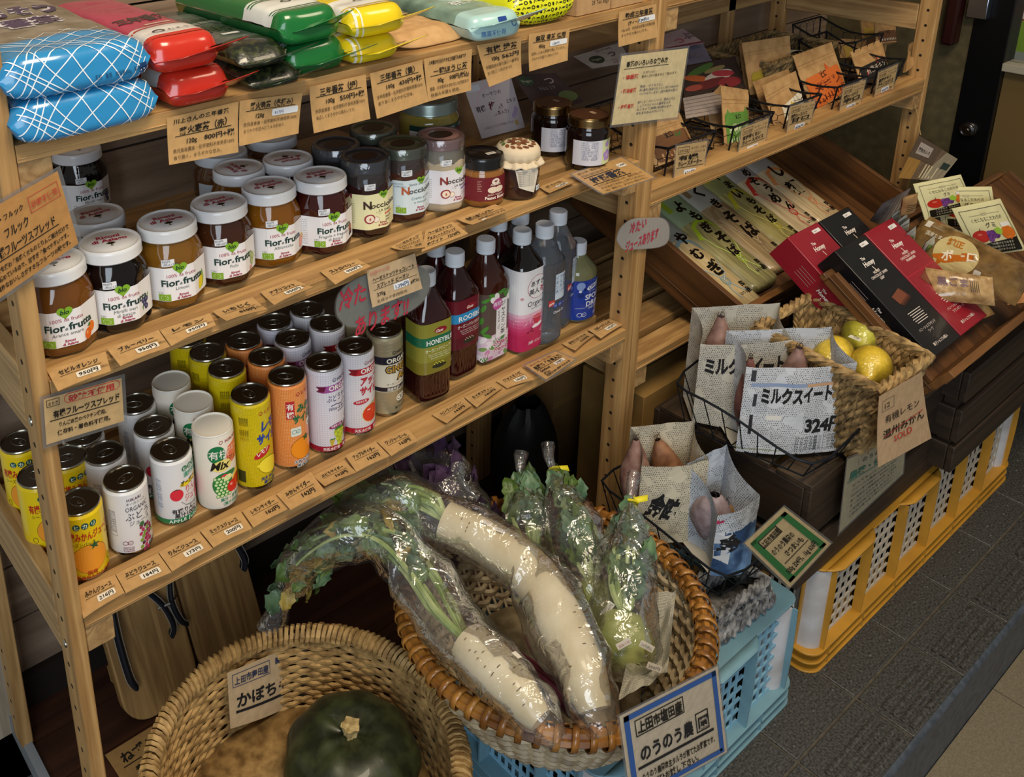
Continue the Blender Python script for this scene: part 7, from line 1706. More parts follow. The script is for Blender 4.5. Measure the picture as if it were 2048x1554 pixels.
potato('sweet potato standing in the middle of the front newspaper bag', c - n * .045 + xd * .012 + V((0, 0, .01)), up_to(c - n * .045 + xd * .012, 1572, 684), .030, seed=2)
potato('reddish sweet potato at the left of the front newspaper bag', c - n * .04 - xd * .058 + V((0, 0, .01)), up_to(c - n * .04 - xd * .062, 1466, 708), .020, ('#6a3c3a', '#8f625a'), 3)
c, n, xd = paper_bag('newspaper bag behind the lettered price one, left in the wire basket', (1384, 843), (1560, 852), (1412, 690), (1600, 682), .4235, .075, .024, lambda s, w, h: s.text('ミルクスイート', w * .06, h * .66, h * .20, MK, 3, .05, hand=.6, fit=w * .9), '#c3beb0')
potato('tall pointed sweet potato in the left newspaper bag', c - n * .04 - xd * .025 + V((0, 0, .01)), up_to(c - n * .04 - xd * .03, 1428, 634), .031, seed=4)
# wire basket round them: drooping hoop and upright rods
def rod_basket(label, cn, z0, zr, nrod, dip, r=.0013, rr=.0021):
    """cn: four floor corners (world); hoop above droops by dip at the front corner cn[0]"""
    c0 = sum(cn, V((0, 0, 0))) / 4; c0.z = z0; t = thing('wire_basket', label, 'basket', tuple(c0)); F = [p - c0 for p in cn]
    for p in F: p.z = .002
    T = [p + (p.normalized() * .035) for p in F]
    per = []; hoop = []
    for i in range(4):
        for k in range(nrod[i % 2]):
            u = k / nrod[i % 2]; f = F[i].lerp(F[(i + 1) % 4], u); h = T[i].lerp(T[(i + 1) % 4], u); s = (i + u) / 4
            zz = zr - z0 - dip * math.exp(-(min(s, 1 - s) / .13) ** 2)
            k2 = .93 if (u == 0) else 1
            per.append(f); hoop.append(V((h.x * k2, h.y * k2, zz)))
    b = MB(); b.tube(hoop, rr, 6, 0, True); b.build('rim_hoop', WIRE, t)
    b = MB(); b.tube([V((p.x, p.y, .003)) for p in F], rr * .7, 6, 0, True); b.build('base_ring', WIRE, t)
    b = MB()
    for f, h in zip(per, hoop): b.tube([h, h.lerp(f, .5), V((f.x, f.y, .003))], r * .8, 5)
    for u in (.2, .4, .6, .8):
        b.tube([F[0].lerp(F[1], u) + V((0, 0, .001)), F[3].lerp(F[2], u) + V((0, 0, .001))], r * .8, 4); b.tube([F[0].lerp(F[3], u) + V((0, 0, .001)), F[1].lerp(F[2], u) + V((0, 0, .001))], r * .8, 4)
    b.build('rods', WIRE, t)
    return t
za = .421
rod_basket('dark wire basket with drooping rim on the dark crate, two newspaper bags inside', [on_z(1606, 955, za), on_z(1735, 880, za), on_z(1500, 745, za), on_z(1372, 858, za)], za, .510, (6, 8), .045)
# lower wire basket
zb = .268
rod_basket('dark wire basket at the back edge of the round wicker basket', [on_z(1440, 1195, zb), on_z(1590, 1090, zb), on_z(1400, 950, zb), on_z(1225, 1045, zb)], zb, .350, (6, 8), .02)
c, n, xd = paper_bag('cream newspaper bag lettered in black at the left of the lower wire basket', (1270, 1075), (1400, 1075), (1246, 926), (1432, 922), .276, .075, .018, lambda s, w, h: s.text('金時', w * .10, h * .38, h * .36, MK, 3, .06, hand=.5, fit=w * .42, rot=-.35), '#cfc6ae')
potato('sweet potato leaning at the left of the cream newspaper bag', c - n * .040 - xd * .042 + V((0, 0, .01)), up_to(c - n * .040 - xd * .05, 1262, 884), .027, ('#7a544c', '#a9877a'), 5)
potato('brown sweet potato tip to the left in the cream newspaper bag', c - n * .045 + xd * .03 + V((0, 0, .03)), up_to(c - n * .045 - xd * .015, 1292, 878), .026, ('#7a4e34', '#a97a58'), 6)
c, n, xd = paper_bag('blue printed newspaper bag in front in the lower wire basket', (1420, 1150), (1500, 1130), (1385, 1020), (1520, 990), .276, .085, .030, lambda s, w, h: (s.rect(0, 0, w, h * .72, mottled('#27456e', '#6d93bd', 18, .7, .1, contrast=(.42, .58)), 1), s.poly([(0, h * .72), (w * .4, h * .72), (w * .3, h * .2), (0, h * .3)], '#c9cdd4', 1.5), s.text('金', w * .05, h * .45, h * .28, MK, 3, .06, rot=-.3), s.rect(0, h * .86, w * .16, h * .92, '#b8305a', 2)), '#c3ccd8')
potato('pale sweet potato standing in the blue newspaper bag', c - n * .045 - xd * .010 + V((0, 0, .02)), up_to(c - n * .045 - xd * .010, 1432, 985), .029, ('#7a6468', '#b3a2a6'), 7, 3.)
potato('brown round sweet potato beside the pale one in the blue newspaper bag', c - n * .055 + xd * .022 + V((0, 0, .02)), up_to(c - n * .055 + xd * .022, 1476, 1002), .026, ('#6f4a26', '#9a7444'), 8, 3.)
# grey rope basket, upturned, on the blue lattice
GREY = mottled('#3a3a3c', '#a9a6a2', 80, .85, .5, contrast=(.35, .7))
g4 = [on_z(1425, 1300, .211), on_z(1548, 1205, .211), on_z(1460, 1150, .211), on_z(1340, 1225, .211)]; gc = sum(g4, V((0, 0, 0))) / 4
rope_basket('grey rope basket, upturned, on the blue lattice under the lower wire basket', g4, [V((p.x + (gc.x - p.x) * .22, p.y + (gc.y - p.y) * .22, .258)) for p in g4], (12, 12), GREY, .0055, 5, 'rope_basket', handle=0)
# ---- signs
def d_green(s, w, h):
    s.frame(w * .06, h * .06, w * .94, h * .94, h * .055, '#2a6a34'); s.frame(w * .16, h * .74, w * .62, h * .88, h * .010, INK); hand(s, '上田市塩田産', w * .18, h * .765, h * .10, fit=w * .42)
    hand(s, 'のうのう農園の', w * .20, h * .56, h * .12, fit=w * .52); hand(s, 'さつまいも', w * .34, h * .40, h * .12, fit=w * .42); s.rect(w * .22, h * .34, w * .80, h * .352, INK, 2); hand(s, '500g 324円、1kg 626円', w * .14, h * .18, h * .12, b=.02, fit=w * .72)
card('produce_sign', 'laminated cream sign with green border leaning on the dark crate corner', 'sign', [(1489, 1086), (1567.5, 1013.5), (1662, 1087), (1580, 1175)], ('y', .512), d_green, '#c9b184', lam=True)
def d_lem(s, w, h):
    s.frame(w * .08, h * .74, w * .34, h * .90, h * .008, '#8a7a62'); hand(s, '1コ', w * .12, h * .78, h * .09); hand(s, '有機レモン', w * .14, h * .56, h * .12, b=.0, fit=w * .74)
    hand(s, '温州みかん', w * .10, h * .36, h * .13, b=.01, fit=w * .84); s.line([(w * .12, h * .38), (w * .5, h * .43), (w * .92, h * .47)], h * .010, '#b83a34', 4); s.text('SOLD', w * .30, h * .24, h * .12, '#c23a30', 4, .01, hand=.8, fit=w * .36)
card('produce_sign', 'kraft lemon sign with red strike and SOLD, hanging from the rope basket', 'sign', [(1758.5, 793), (1844, 743), (1852.5, 871.5), (1745, 929.6)], ('y', .492), d_lem, '#c2a27c', curl=.008)
def d_pr(s, w, h):
    s.text('｜のうのう農園', w * .14, h * .86, h * .085, '#2c3440', 2, .0, hand=.5, fit=w * .7); s.text('農薬・化学肥料', w * .06, h * .70, h * .11, '#3a6a58', 3, .03, fit=w * .9); s.rect(w * .04, h * .66, w * .96, h * .67, '#4a7a68', 2)
    for i, t in enumerate(('とってもジューシー！！', 'ベジーベル農家の子供たちが', 'のびのびと育てた野菜です。旬の味をどうぞ。', '米・大豆など有機肥料を使って栽培', 'オールにこだわり育てています。', 'ご家庭の味でお楽しみ下さい。', 'ご自身の目で見て選んで下さい。')): s.text(t, w * .12, h * (.56 - i * .075), h * .042, '#3a3a38', 2, 0, fit=w * .74)
card('produce_sign', 'laminated printed sign hanging on the front of the dark crate behind the lemon sign', 'sign', [(1695, 919), (1812, 868), (1806, 947), (1678, 1066)], ('y', .532), d_pr, '#a39c84', lam=True)
# ================================================================ round baskets, pumpkin, radishes and kohlrabi
def hoopline(R, z, n, am, nw, ph, c=(0, 0), zz=0.):
    return [V((c[0] + (R + am * sin(nw * 2 * pi * k / n + ph)) * cos(2 * pi * k / n), c[1] + (R + am * sin(nw * 2 * pi * k / n + ph)) * sin(2 * pi * k / n), z + zz * sin(nw * pi * k / n + ph))) for k in range(n)]
CANE = mottled('#6a3f14', '#b07a34', 26, .35, .2, coat=.3); CANE2 = mottled('#7d6a4c', '#b8a684', 40, .5, .3)
WC, WR, WZ, W0 = (.852, .690), .213, .355, .2115
t = thing('wicker_basket', 'round cane basket of radishes and kohlrabi with a wrapped orange brown rim', 'basket', (WC[0], WC[1], W0))
b = MB(); rows = 15; ns = 27
def wr(z): k = z / (WZ - W0); return .128 + (WR - .136) * k ** .62
for j in range(rows):
    z = .006 + j * (WZ - W0 - .024) / (rows - 1)
    b.tube(hoopline(wr(z), z, 162, .0042, ns, pi * (j % 2)), .0046, 5, 0, True, flat=1.15)
b.build('woven_wall', CANE2, t)
b = MB()
for k in range(ns * 2):
    a = 2 * pi * (k + .5) / (ns * 2); b.tube([V((wr(z) * cos(a), wr(z) * sin(a), z)) for z in [i * (WZ - W0 - .01) / 7 for i in range(8)]], .0026, 5)
b.build('stakes', CANE2, t)
b = MB(); b.lathe([(.001, .003), (.130, .003)], 40, 0, None, cap0=False, cap1=False); b.build('base', CANE2, t, solid=.004)
RZ_ = WZ - W0 - .010; RR = WR - .008
b = MB()
for dr, dz, r in ((-.007, 0, .006), (.006, 0, .0065), (0, .006, .006), (0, -.007, .006)): b.tube(hoopline(RR + dr, RZ_ + dz, 90, 0, 1, 0), r, 6, 0, True)
b.build('rim_hoops', CANE, t)
b = MB(); nb = 62
for k in range(nb):
    pts = []
    for i in range(13):
        q = 2 * pi * i / 12; a = 2 * pi * k / nb + .05 * i / 12 * 1.2
        rr = RR + .0155 * cos(q + 2.4); pts.append(V((rr * cos(a), rr * sin(a), RZ_ + .0155 * sin(q + 2.4))))
    w = .0042
    L = len(b.v); vs = []
    for p in pts:
        tg_ = V((-p.y, p.x, 0)).normalized(); vs += [p - tg_ * w, p + tg_ * w]
    b.add(vs, [(2 * i, 2 * i + 1, 2 * i + 3, 2 * i + 2) for i in range(12)])
b.build('rim_binding', CANE, t, solid=.0012)
STRAW = mottled('#7a5c30', '#c9a468', 60, .7, .4, contrast=(.3, .7))
SC, SR, SZ, S0 = (.4885, .7755), .199, .258, .0315
t = thing('seagrass_basket', 'large round straw basket holding a green pumpkin', 'basket', (SC[0], SC[1], S0))
b = MB(); hgt = SZ - S0
def sr(z): k = z / hgt; return .150 + .046 * sin(min(1, k * 1.05) * pi / 2)
for j in range(30):
    z = .004 + j * (hgt - .012) / 29
    b.tube(hoopline(sr(z) + .0008 * rnd.uniform(-1, 1), z, 150, .0022, 37, pi * (j % 2) + j * .13, zz=.0012), .0037, 5, 0, True)
b.build('woven_wall', STRAW, t)
b = MB(); b.lathe([(.001, .10), (sr(.1) - .003, .10)], 40, 0, None, cap0=False, cap1=False); b.build('base', STRAW, t, solid=.006)
b = MB(); nb = 150
for k in range(nb):
    a0 = 2 * pi * k / nb; tt = rnd.uniform(.9, 1.12)
    pts = [V(((SR + .0105 * tt * cos(q)) * cos(a0 + .03 * q / pi), (SR + .0105 * tt * cos(q)) * sin(a0 + .03 * q / pi), hgt - .004 + .0105 * tt * sin(q))) for q in [2 * pi * i / 9 for i in range(10)]]
    b.tube(pts, .0044 * rnd.uniform(.75, 1.05), 4)
b.build('rim_binding', STRAW, t)
# pumpkin
kc = on_z(708, 1520, .185); kx = (SC[0] + (kc.x - SC[0]) * .95, SC[1] + (kc.y - SC[1]) * .95)
t = thing('pumpkin', 'dark green pumpkin with a corky stem stub in the straw basket', 'pumpkin', (kx[0], kx[1], S0 + .104))
def pk(u, v):
    a = 2 * pi * u; q = pi * v; r = .092 * sin(q) ** .82; z = .056 * cos(q); k = 1 + .028 * cos(a * 9) * sin(q); z -= .012 * math.exp(-(sin(q) / .28) ** 2) * (1 if z > 0 else -.6)
    return V((r * k * cos(a), r * k * sin(a), .056 + z + .002 * noise.noise(V((cos(a) * 3, sin(a) * 3, q * 3)))))
b = MB(); b.grid(pk, 72, 30, 0, cu=True); b.build('rind', mottled('#1d2212', '#3d4426', 38, .42, .25, contrast=(.4, .72), coat=.15), t)
b = MB(); b.lathe([(.011, .096), (.0085, .103), (.0105, .112), (.0125, .117), (.004, .119)], 14, 0, lambda a, z: 1 + .18 * cos(5 * a)); b.build('stem', mottled('#8f7748', '#c9b078', 120, .9, .8), t)
s = Sheet(); s.poly([(-.006, 0), (.006, .002), (.004, .010), (-.004, .009)], '#d9d2bc', 1); o = s.build('price_sticker', lambda u, v, l: V((.028 + u, -.052 + v, .092 + l)), t)
def d_kabo(s, w, h):
    s.frame(w * .05, h * .70, w * .50, h * .93, h * .010, BLUE); hand(s, '上田市舞田産', w * .07, h * .75, h * .14, '#2b3350', fit=w * .41); hand(s, '農薬・肥料', w * .56, h * .82, h * .12, '#2b3350', fit=w * .34); hand(s, '不使用', w * .64, h * .68, h * .11, '#2b3350', fit=w * .24)
    s.text('かぼちゃ', w * .08, h * .35, h * .25, '#14141a', 3, .03, hand=.5, fit=w * .66); s.rect(w * .07, h * .24, w * .86, h * .285, '#14141a', 2)
card('produce_sign', 'kraft pumpkin sign with thick brush lettering inside the straw basket rim', 'sign', [(454.5, 1346), (614.5, 1279), (621, 1394.5), (461, 1457.7)], ('y', .935), d_kabo, '#bfa683', z4=[.945, .962, .950, .935], wave=.004)
# leaves
LEAF = mottled('#2a4018', '#5f7a34', 22, .45, .3, contrast=(.3, .7), bdist=.002); LEAFB = mottled('#33523a', '#6d8a62', 22, .45, .3, bdist=.002); LEAFY = mottled('#7a6a24', '#b09a4a', 22, .5, .3)
STEMC = mottled('#6f8a3c', '#c3cf94', 20, .4, .1); PURP = mottled('#241826', '#4d3350', 25, .45, .4)
def leaf(b, p, d, L, w, nrm, mi=0, curl=.4, seed=0):
    d = V(d).normalized(); nrm = V(nrm).normalized(); sd = d.cross(nrm).normalized(); nrm = sd.cross(d)
    def S(u, v):
        k = sin(pi * min(1, .06 + u * .94)) ** .7; q = (v - .5) * 2
        ww = w * k * (1 + .18 * sin(u * 17 + seed)) * .5
        return V(p) + d * (L * u) + sd * (ww * q) + nrm * (curl * L * (u * (1 - u) - .5 * u * u) + .25 * ww * abs(q) + .007 * noise.noise(V((u * 6 + seed, q * 2, seed))))
    b.grid(S, 9, 7, mi)
def film_tube(path, rad_, parent, name='film_bag', n=20, seed=0, flat=.8, m=None, cap=False):
    b = MB(); path = [V(p) for p in path]; N = len(path) * 5
    def at(s):
        x = s * (len(path) - 1); i = min(int(x), len(path) - 2); f = x - i
        p0, p1, p2, p3 = path[max(i - 1, 0)], path[i], path[i + 1], path[min(i + 2, len(path) - 1)]
        p = .5 * (2 * p1 + (p2 - p0) * f + (2 * p0 - 5 * p1 + 4 * p2 - p3) * f * f + (3 * p1 - p0 - 3 * p2 + p3) * f ** 3)
        return p, rad_[i] * (1 - f) + rad_[i + 1] * f
    pts = []; rs = []
    for k in range(N + 1):
        p, r = at(k / N); pts.append(p); rs.append(r)
    up = None
    vs = []
    for i, p in enumerate(pts):
        tt = (pts[min(i + 1, N)] - pts[max(i - 1, 0)]).normalized(); a = tt.cross(V((.2, .9, .35))).normalized(); bb = a.cross(tt)
        for k in range(n):
            an = 2 * pi * k / n; w_ = 1 + .20 * noise.noise(V((cos(an) * 2.2 + seed, sin(an) * 2.2, i * .22))) + .06 * noise.noise(V((cos(an) * 7, sin(an) * 7 + seed, i * .7)))
            vs.append(p + (a * cos(an) + bb * sin(an) * flat) * rs[i] * w_)
    fs = [(i * n + k, i * n + (k + 1) % n, (i + 1) * n + (k + 1) % n, (i + 1) * n + k) for i in range(N) for k in range(n)]
    b.add(vs, fs); return b.build(name, m or film(), parent, sharp=0)
def spline(path, k=6):
    path = [V(p) for p in path]; o = []
    for i in range(len(path) - 1):
        p0, p1, p2, p3 = path[max(i - 1, 0)], path[i], path[i + 1], path[min(i + 2, len(path) - 1)]
        for j in range(k):
            f = j / k; o.append(.5 * (2 * p1 + (p2 - p0) * f + (2 * p0 - 5 * p1 + 4 * p2 - p3) * f * f + (3 * p1 - p0 - 3 * p2 + p3) * f ** 3))
    return o + [path[-1]]
DK = mottled('#bfae84', '#e2d8bc', 14, .38, .12, contrast=(.3, .7), sss=.08, coat=.2)
def radish(label, root, rr, top, nl, seed, filmr, tipw):
    P = [on_z(*q) for q in root]; T = [on_z(*q) for q in top]; c0 = P[0].copy(); t = thing('daikon_radish', label, 'daikon radish', tuple(c0))
    P = [p - c0 for p in P]; T = [p - c0 for p in T]; r = random.Random(seed)
    sp = spline(P, 7); n = len(sp); m = len(rr) - 1
    rad_ = [rr[min(int(i / (n - 1) * m), m - 1)] + (rr[min(int(i / (n - 1) * m), m - 1) + 1] - rr[min(int(i / (n - 1) * m), m - 1)]) * (i / (n - 1) * m - min(int(i / (n - 1) * m), m - 1)) for i in range(n)]
    b = MB(); b.tube(sp, rad_, 22); b.build('root', DK, t)
    q = MB()
    for k in range(34):                                # root hair scars
        i = r.randrange(4, n - 2); a = r.choice([-.5, .9, .4]) + r.uniform(-.3, .3); tt = (sp[i + 1] - sp[i]).normalized(); u = V((0, 0, 1)) - tt * tt.z; u.normalize(); s_ = tt.cross(u)
        p = sp[i] + (u * cos(a) + s_ * sin(a)) * rad_[i] * 1.0; q.tube([p - s_ * .0022, p + u * .0006, p + s_ * .0022], .0006, 4)
    q.build('root_scars', mat('#6a5434', .9), t)
    spT = spline([P[-1]] + T, 6)
    b = MB()
    for k in range(nl):
        o = V((r.uniform(-1, 1), r.uniform(-1, 1), r.uniform(-.4, 1))) * .016; end = r.uniform(.45, 1.); e = max(4, int(len(spT) * end))
        pp = [spT[i] + o * min(1, i / 6) * (1 + i / len(spT)) for i in range(e)]
        b.tube(pp, [.0052 - .0036 * i / e for i in range(e)], 6)
    b.build('stems', STEMC, t)
    b = MB()
    for k in range(nl * 9):
        i = r.randrange(int(len(spT) * .28), len(spT) - 1); p = spT[i]; d = (spT[i + 1] - spT[i - 1]).normalized(); o = V((r.uniform(-1, 1), r.uniform(-1, 1), r.uniform(-.6, 1))).normalized()
        leaf(b, p + o * r.uniform(.004, .022), d + o * .7, r.uniform(.028, .048), r.uniform(.018, .032), o + V((0, -.4, .6)), 2 if r.random() < .06 else (1 if r.random() < .35 else 0), r.uniform(-.2, .6), k)
    b.build('leaves', [LEAF, LEAFB, LEAFY], t, sharp=0)
    film_tube([P[0] + (P[0] - P[1]).normalized() * .03] + P + T + [T[-1] + (T[-1] - T[-2]).normalized() * .02], filmr, t, seed=seed, m=film(gloss=.25, bump=1., scale=45, haze=.05))
    tb = T[-1] + (T[-1] - T[-2]).normalized() * .02; dn = (T[-1] - T[-2]).normalized()
    film_tube([tb, tb + dn * .02 + V((0, 0, -.006)), tb + dn * .045 + V((0, 0, -.018))], [.006, .016, tipw], t, 'bag_tail', seed=seed + 3)
    return t, sp, rad_
t, sp, rd = radish('shorter daikon radish in front with pale stems, leaves bent over the basket edge', [(1082, 1440, .375), (1035, 1385, .385), (985, 1335, .388), (935, 1285, .390)], [.016, .027, .031, .027], [(880, 1215, .395), (830, 1140, .405), (765, 1075, .420), (690, 1070, .415), (620, 1115, .375), (585, 1170, .33)], 10, 21, [.014, .036, .042, .044, .044, .046, .050, .052, .050, .040, .028, .012], .024)
s = Sheet(); s.rrect(0, 0, .007, .014, .001, '#e6dfd0', 1); p = sp[9] + V((.012, 0, rd[9] + .006)); s.build('price_sticker', lambda u, v, l: p + V((u, v * .8, l - u * .3)), t)
t, sp, rd = radish('long thick daikon radish curving across the basket', [(1190, 1420, .372), (1165, 1345, .392), (1120, 1245, .405), (1065, 1150, .415), (985, 1090, .425), (890, 1040, .435)], [.020, .030, .033, .032, .031, .027], [(845, 1015, .440), (790, 1000, .440), (735, 1010, .425), (700, 1045, .40)], 9, 33, [.016, .038, .044, .046, .046, .046, .044, .046, .050, .048, .036, .012], .016)
for i, (k, tx) in enumerate(((28, '2026.1.10'), (26, '216円'))):
    s = Sheet(); s.rrect(0, 0, .0085, .020, .001, '#e9e4da', 1); s.text(tx, .007, .002, .0045, '#a8444a' if i == 0 else '#2a3a5a', 2, rot=pi / 2)
    p = sp[k] + V((-.004, 0, rd[k] + .0035)); s.build('price_sticker', lambda u, v, l, p=p: p + V((u * .8 - v * .3, v * .8 + u * .3, l)), t)
# kohlrabi in tied bags
KH = mottled('#7d8a3e', '#b3b668', 12, .4, .1, coat=.25, sss=.05); YT_ = mat('#e3d62a', .55)
def kohl(label, bulb, r0, tie, seed, nst, sticker=None):
    B = on_z(*bulb); Tt = on_z(*tie); t = thing('kohlrabi', label, 'kohlrabi', tuple(B)); d = Tt - B; r = random.Random(seed); L = d.length; dn = d.normalized()
    if r0:
        b = MB(); b.grid(lambda u, v: V((r0 * sin(pi * v) * cos(2 * pi * u), r0 * sin(pi * v) * sin(2 * pi * u), -r0 * .9 * cos(pi * v))) * (1 + .03 * cos(10 * pi * u)), 30, 20, 0, cu=True); b.build('bulb', KH, t)
    b = MB(); b2 = MB()
    for k in range(nst):
        o = V((r.uniform(-1, 1), r.uniform(-1, 1), r.uniform(-.5, 1))) * .022
        e = r.uniform(.7, .93); pts = spline([dn * (r0 * .8), dn * (L * .35) + o * .9, dn * (L * .65) + o * .8, dn * (L * e) + o * .15], 4)
        b.tube(pts, [.0048 - .003 * i / len(pts) for i in range(len(pts))], 6)
        for j in range(4):
            i = r.randrange(len(pts) // 3, len(pts) - 1); oo = V((r.uniform(-1, 1), r.uniform(-1, 1), r.uniform(-.3, 1))).normalized()
            leaf(b2, pts[i], (dn + oo * .55), r.uniform(.028, .044), r.uniform(.020, .032), oo + V((-.2, -.6, .5)), 1 if r.random() < .5 else 0, r.uniform(0, .6), k * 5 + j)
    b.build('stems', STEMC, t); b2.build('leaves', [LEAF, LEAFB], t, sharp=0)
    q = r0 or .02
    film_tube([-dn * (q * 1.15), -dn * (q * .6), V((0, 0, 0)), dn * L * .3, dn * L * .55, dn * L * .8, dn * L], [.010, q * 1.05, q * 1.25, max(q * 1.1, .048), .048, .030, .0055], t, seed=seed, flat=.9, m=film(gloss=.25, bump=1., scale=45, haze=.04))
    film_tube([dn * L, dn * (L + .018), dn * (L + .036) + V((.006, 0, 0))], [.0055, .010, .014], t, 'bag_tail', seed=seed + 1)
    tp = MB(); a = dn.orthogonal().normalized(); c = dn.cross(a); sd = RX
    tp.tube([dn * L + (a * cos(q2) + c * sin(q2)) * .0068 for q2 in [2 * pi * i / 12 for i in range(12)]], .0052, 4, 0, True, .3); o = tp.build('tape', YT_, t)
    f = MB(); f.add([dn * (L - .0045), dn * (L + .0045), dn * (L + .0045) + sd * .024 + V((0, 0, .004 * (seed % 3 - .6))), dn * (L - .0045) + sd * .024 + V((0, 0, .004 * (seed % 3 - .6)))], [(0, 1, 2, 3)], 0, False); f.build('tape_end', YT_, t, solid=.0008)
    for x, y, rz, tx in (sticker or []):
        s = Sheet(); s.rrect(0, 0, .020, .009, .001, '#e6e0d4', 1); s.text(tx, .002, .002, .005, '#a8444a' if '2026' in tx else '#2a3040', 2, fit=.016)
        nrm = V((x, y, (max(0, 1 - x * x - y * y)) ** .5)); 
        e1 = (RX * cos(rz) + (-RY) * sin(rz)); e2 = (-RY * cos(rz) - RX * sin(rz)); P0 = (RX * x - RY * y - RZ * nrm.z) * (q * 1.33)
        s.build('price_sticker', lambda u, v, l: P0 + e1 * u + e2 * v - RZ * (l + .002), t)
    return t
kohl('front kohlrabi in a tied bag, three stickers on the bulb', (1245, 1285, .325), .043, (1262, 1002, .435), 41, 9, [(-.35, .30, .5, '2026.1.10'), (.10, .42, -.5, '216円(税込)'), (.25, -.05, -.35, '200円')])
kohl('second kohlrabi further back, bag tied with a yellow tape at the top of the basket', (1200, 1210, .318), .040, (1106, 938, .425), 52, 10, [(-.1, .2, .9, '216円')])
kohl('bag of greens leftmost of the three tied bags, narrow and dark', (1068, 1120, .325), 0., (1044, 956, .405), 63, 8)
# dark greens bag, red stalk, paper
P = [on_z(940, 1075, .33), on_z(905, 1030, .38), on_z(868, 950, .42)]
t = thing('greens_bag', 'bag of dark purple leaves behind the thick radish', 'vegetable', tuple(P[0])); P = [p - t.location for p in P]; b = MB(); r = random.Random(5); sp = spline(P, 6)
for k in range(40):
    o = V((r.uniform(-1, 1), r.uniform(-1, 1), r.uniform(-.6, 1))).normalized(); leaf(b, sp[r.randrange(len(sp))] + o * .02, o + V((-.1, .1, .6)), .05, .04, o + V((0, -.6, .4)), 0, .4, k)
b.build('leaves', PURP, t, sharp=0); film_tube([P[0]] + P[1:] + [P[2] + V((-.02, .03, .03))], [.05, .06, .055, .012], t, seed=8)
P = spline([on_z(1165, 1432, .335), on_z(1110, 1380, .335), on_z(1050, 1335, .33), on_z(990, 1300, .325)], 5)
t = thing('red_stalk', 'dark red stalk lying between the two radishes', 'vegetable', tuple(P[0])); b = MB(); b.tube([p - P[0] for p in P], [.006, .012] + [.014] * (len(P) - 3) + [.008], 10); b.build('stalk', mottled('#3f0f1e', '#6a2436', 30, .3, .2, (1, 1, 1), coat=.4), t)
b = MB()
for k in (-1, 0, 1): b.tube([p - P[0] + V((.006 * k, .004 * k, .0125)) for p in P[2:-2]], .0012, 4)
b.build('ridge', mat('#7a3448', .35), t)
q = [on_z(1288, 1190, .335), on_z(1352, 1180, .34), on_z(1335, 1345, .318), on_z(1235, 1400, .33)]
s = Sheet(.9); s.rect(0, 0, .14, .14, newsprint('#a9a595'), 0); o = s.build('newspaper_sheet', lambda u, v, l: (lambda a, c: q[3].lerp(q[2], a).lerp(q[0].lerp(q[1], a), c) + V((0, 0, .012 * noise.noise(V((a * 4, c * 4, 2))) - .03 * sin(pi * a) * sin(pi * c))))(u / .14, v / .14), step=.007, vstep=.007, center=True); tag(o, 'crumpled newspaper lining the right side of the cane basket', 'newspaper')
q2 = [on_z(1010, 1260, .345), on_z(1095, 1330, .345), on_z(1160, 1440, .35), on_z(1000, 1420, .34)]
s = Sheet(.9); s.rect(0, 0, .14, .14, newsprint('#8f897a'), 0); o = s.build('newspaper_sheet', lambda u, v, l: (lambda a, c: q2[3].lerp(q2[2], a).lerp(q2[0].lerp(q2[1], a), c) + V((0, 0, -.05 + .012 * noise.noise(V((a * 4, c * 4, 5))))))(u / .14, v / .14), step=.007, vstep=.007, center=True); tag(o, 'grey newspaper under the radishes in the cane basket', 'newspaper')
def d_note(s, w, h):
    for i, tx in enumerate(('のうのうの上田産', '野菜は全て', '農薬・化学肥料', '不使用です。')): hand(s, tx, w * (.86 - i * .20), h * .92, h * .10, '#1d1812', .02, vert=True)
card('produce_sign', 'round cut kraft note tucked inside the right rim of the cane basket', 'sign', [(1322, 1070), (1396, 1128), (1362, 1312), (1305, 1225)], ('y', .745), d_note, '#a5793f', curl=.0)
def d_nou(s, w, h):
    s.frame(w * .03, h * .03, w * .97, h * .97, h * .055, '#2f5a9e'); s.frame(w * .12, h * .70, w * .60, h * .88, h * .010, INK); hand(s, '上田市塩田産', w * .14, h * .735, h * .13, b=.03, fit=w * .44)
    s.text('のうのう農', w * .13, h * .43, h * .18, '#15161c', 3, .03, hand=.5, fit=w * .54); s.text('園', w * .715, h * .44, h * .15, '#15161c', 3, .02); s.frame(w * .70, h * .40, w * .84, h * .62, h * .012, INK); s.rect(w * .10, h * .34, w * .88, h * .37, '#15161c', 2)
    hand(s, 'のうのう農園店主タルラが育てたお野菜です。', w * .12, h * .21, h * .085, fit=w * .78); hand(s, 'ぜひお試し下さい。', w * .22, h * .10, h * .085, fit=w * .5)
card('produce_sign', 'laminated cream sign with thick blue border leaning on the cane basket', 'sign', [(1238.6, 1432.6), (1435, 1331.5), (1454, 1504), (1263, 1610)], ('y', .455), d_nou, '#cfc0a8', lam=True)
def d_geta(s, w, h):
    hand(s, 'ねずこ下駄', w * .12, h * .66, h * .24, b=.03, fit=w * .8); s.rect(w * .10, h * .58, w * .95, h * .60, INK, 2); hand(s, '青森は弘前産', w * .2, h * .36, h * .16, fit=w * .7)
card('price_tag', 'kraft card lying on the floor board below the wooden clogs', 'price tag', [(210, 1510), (353, 1422), (415, 1500), (268, 1600)], ('z', BZ + .004), d_geta, '#a5804c')
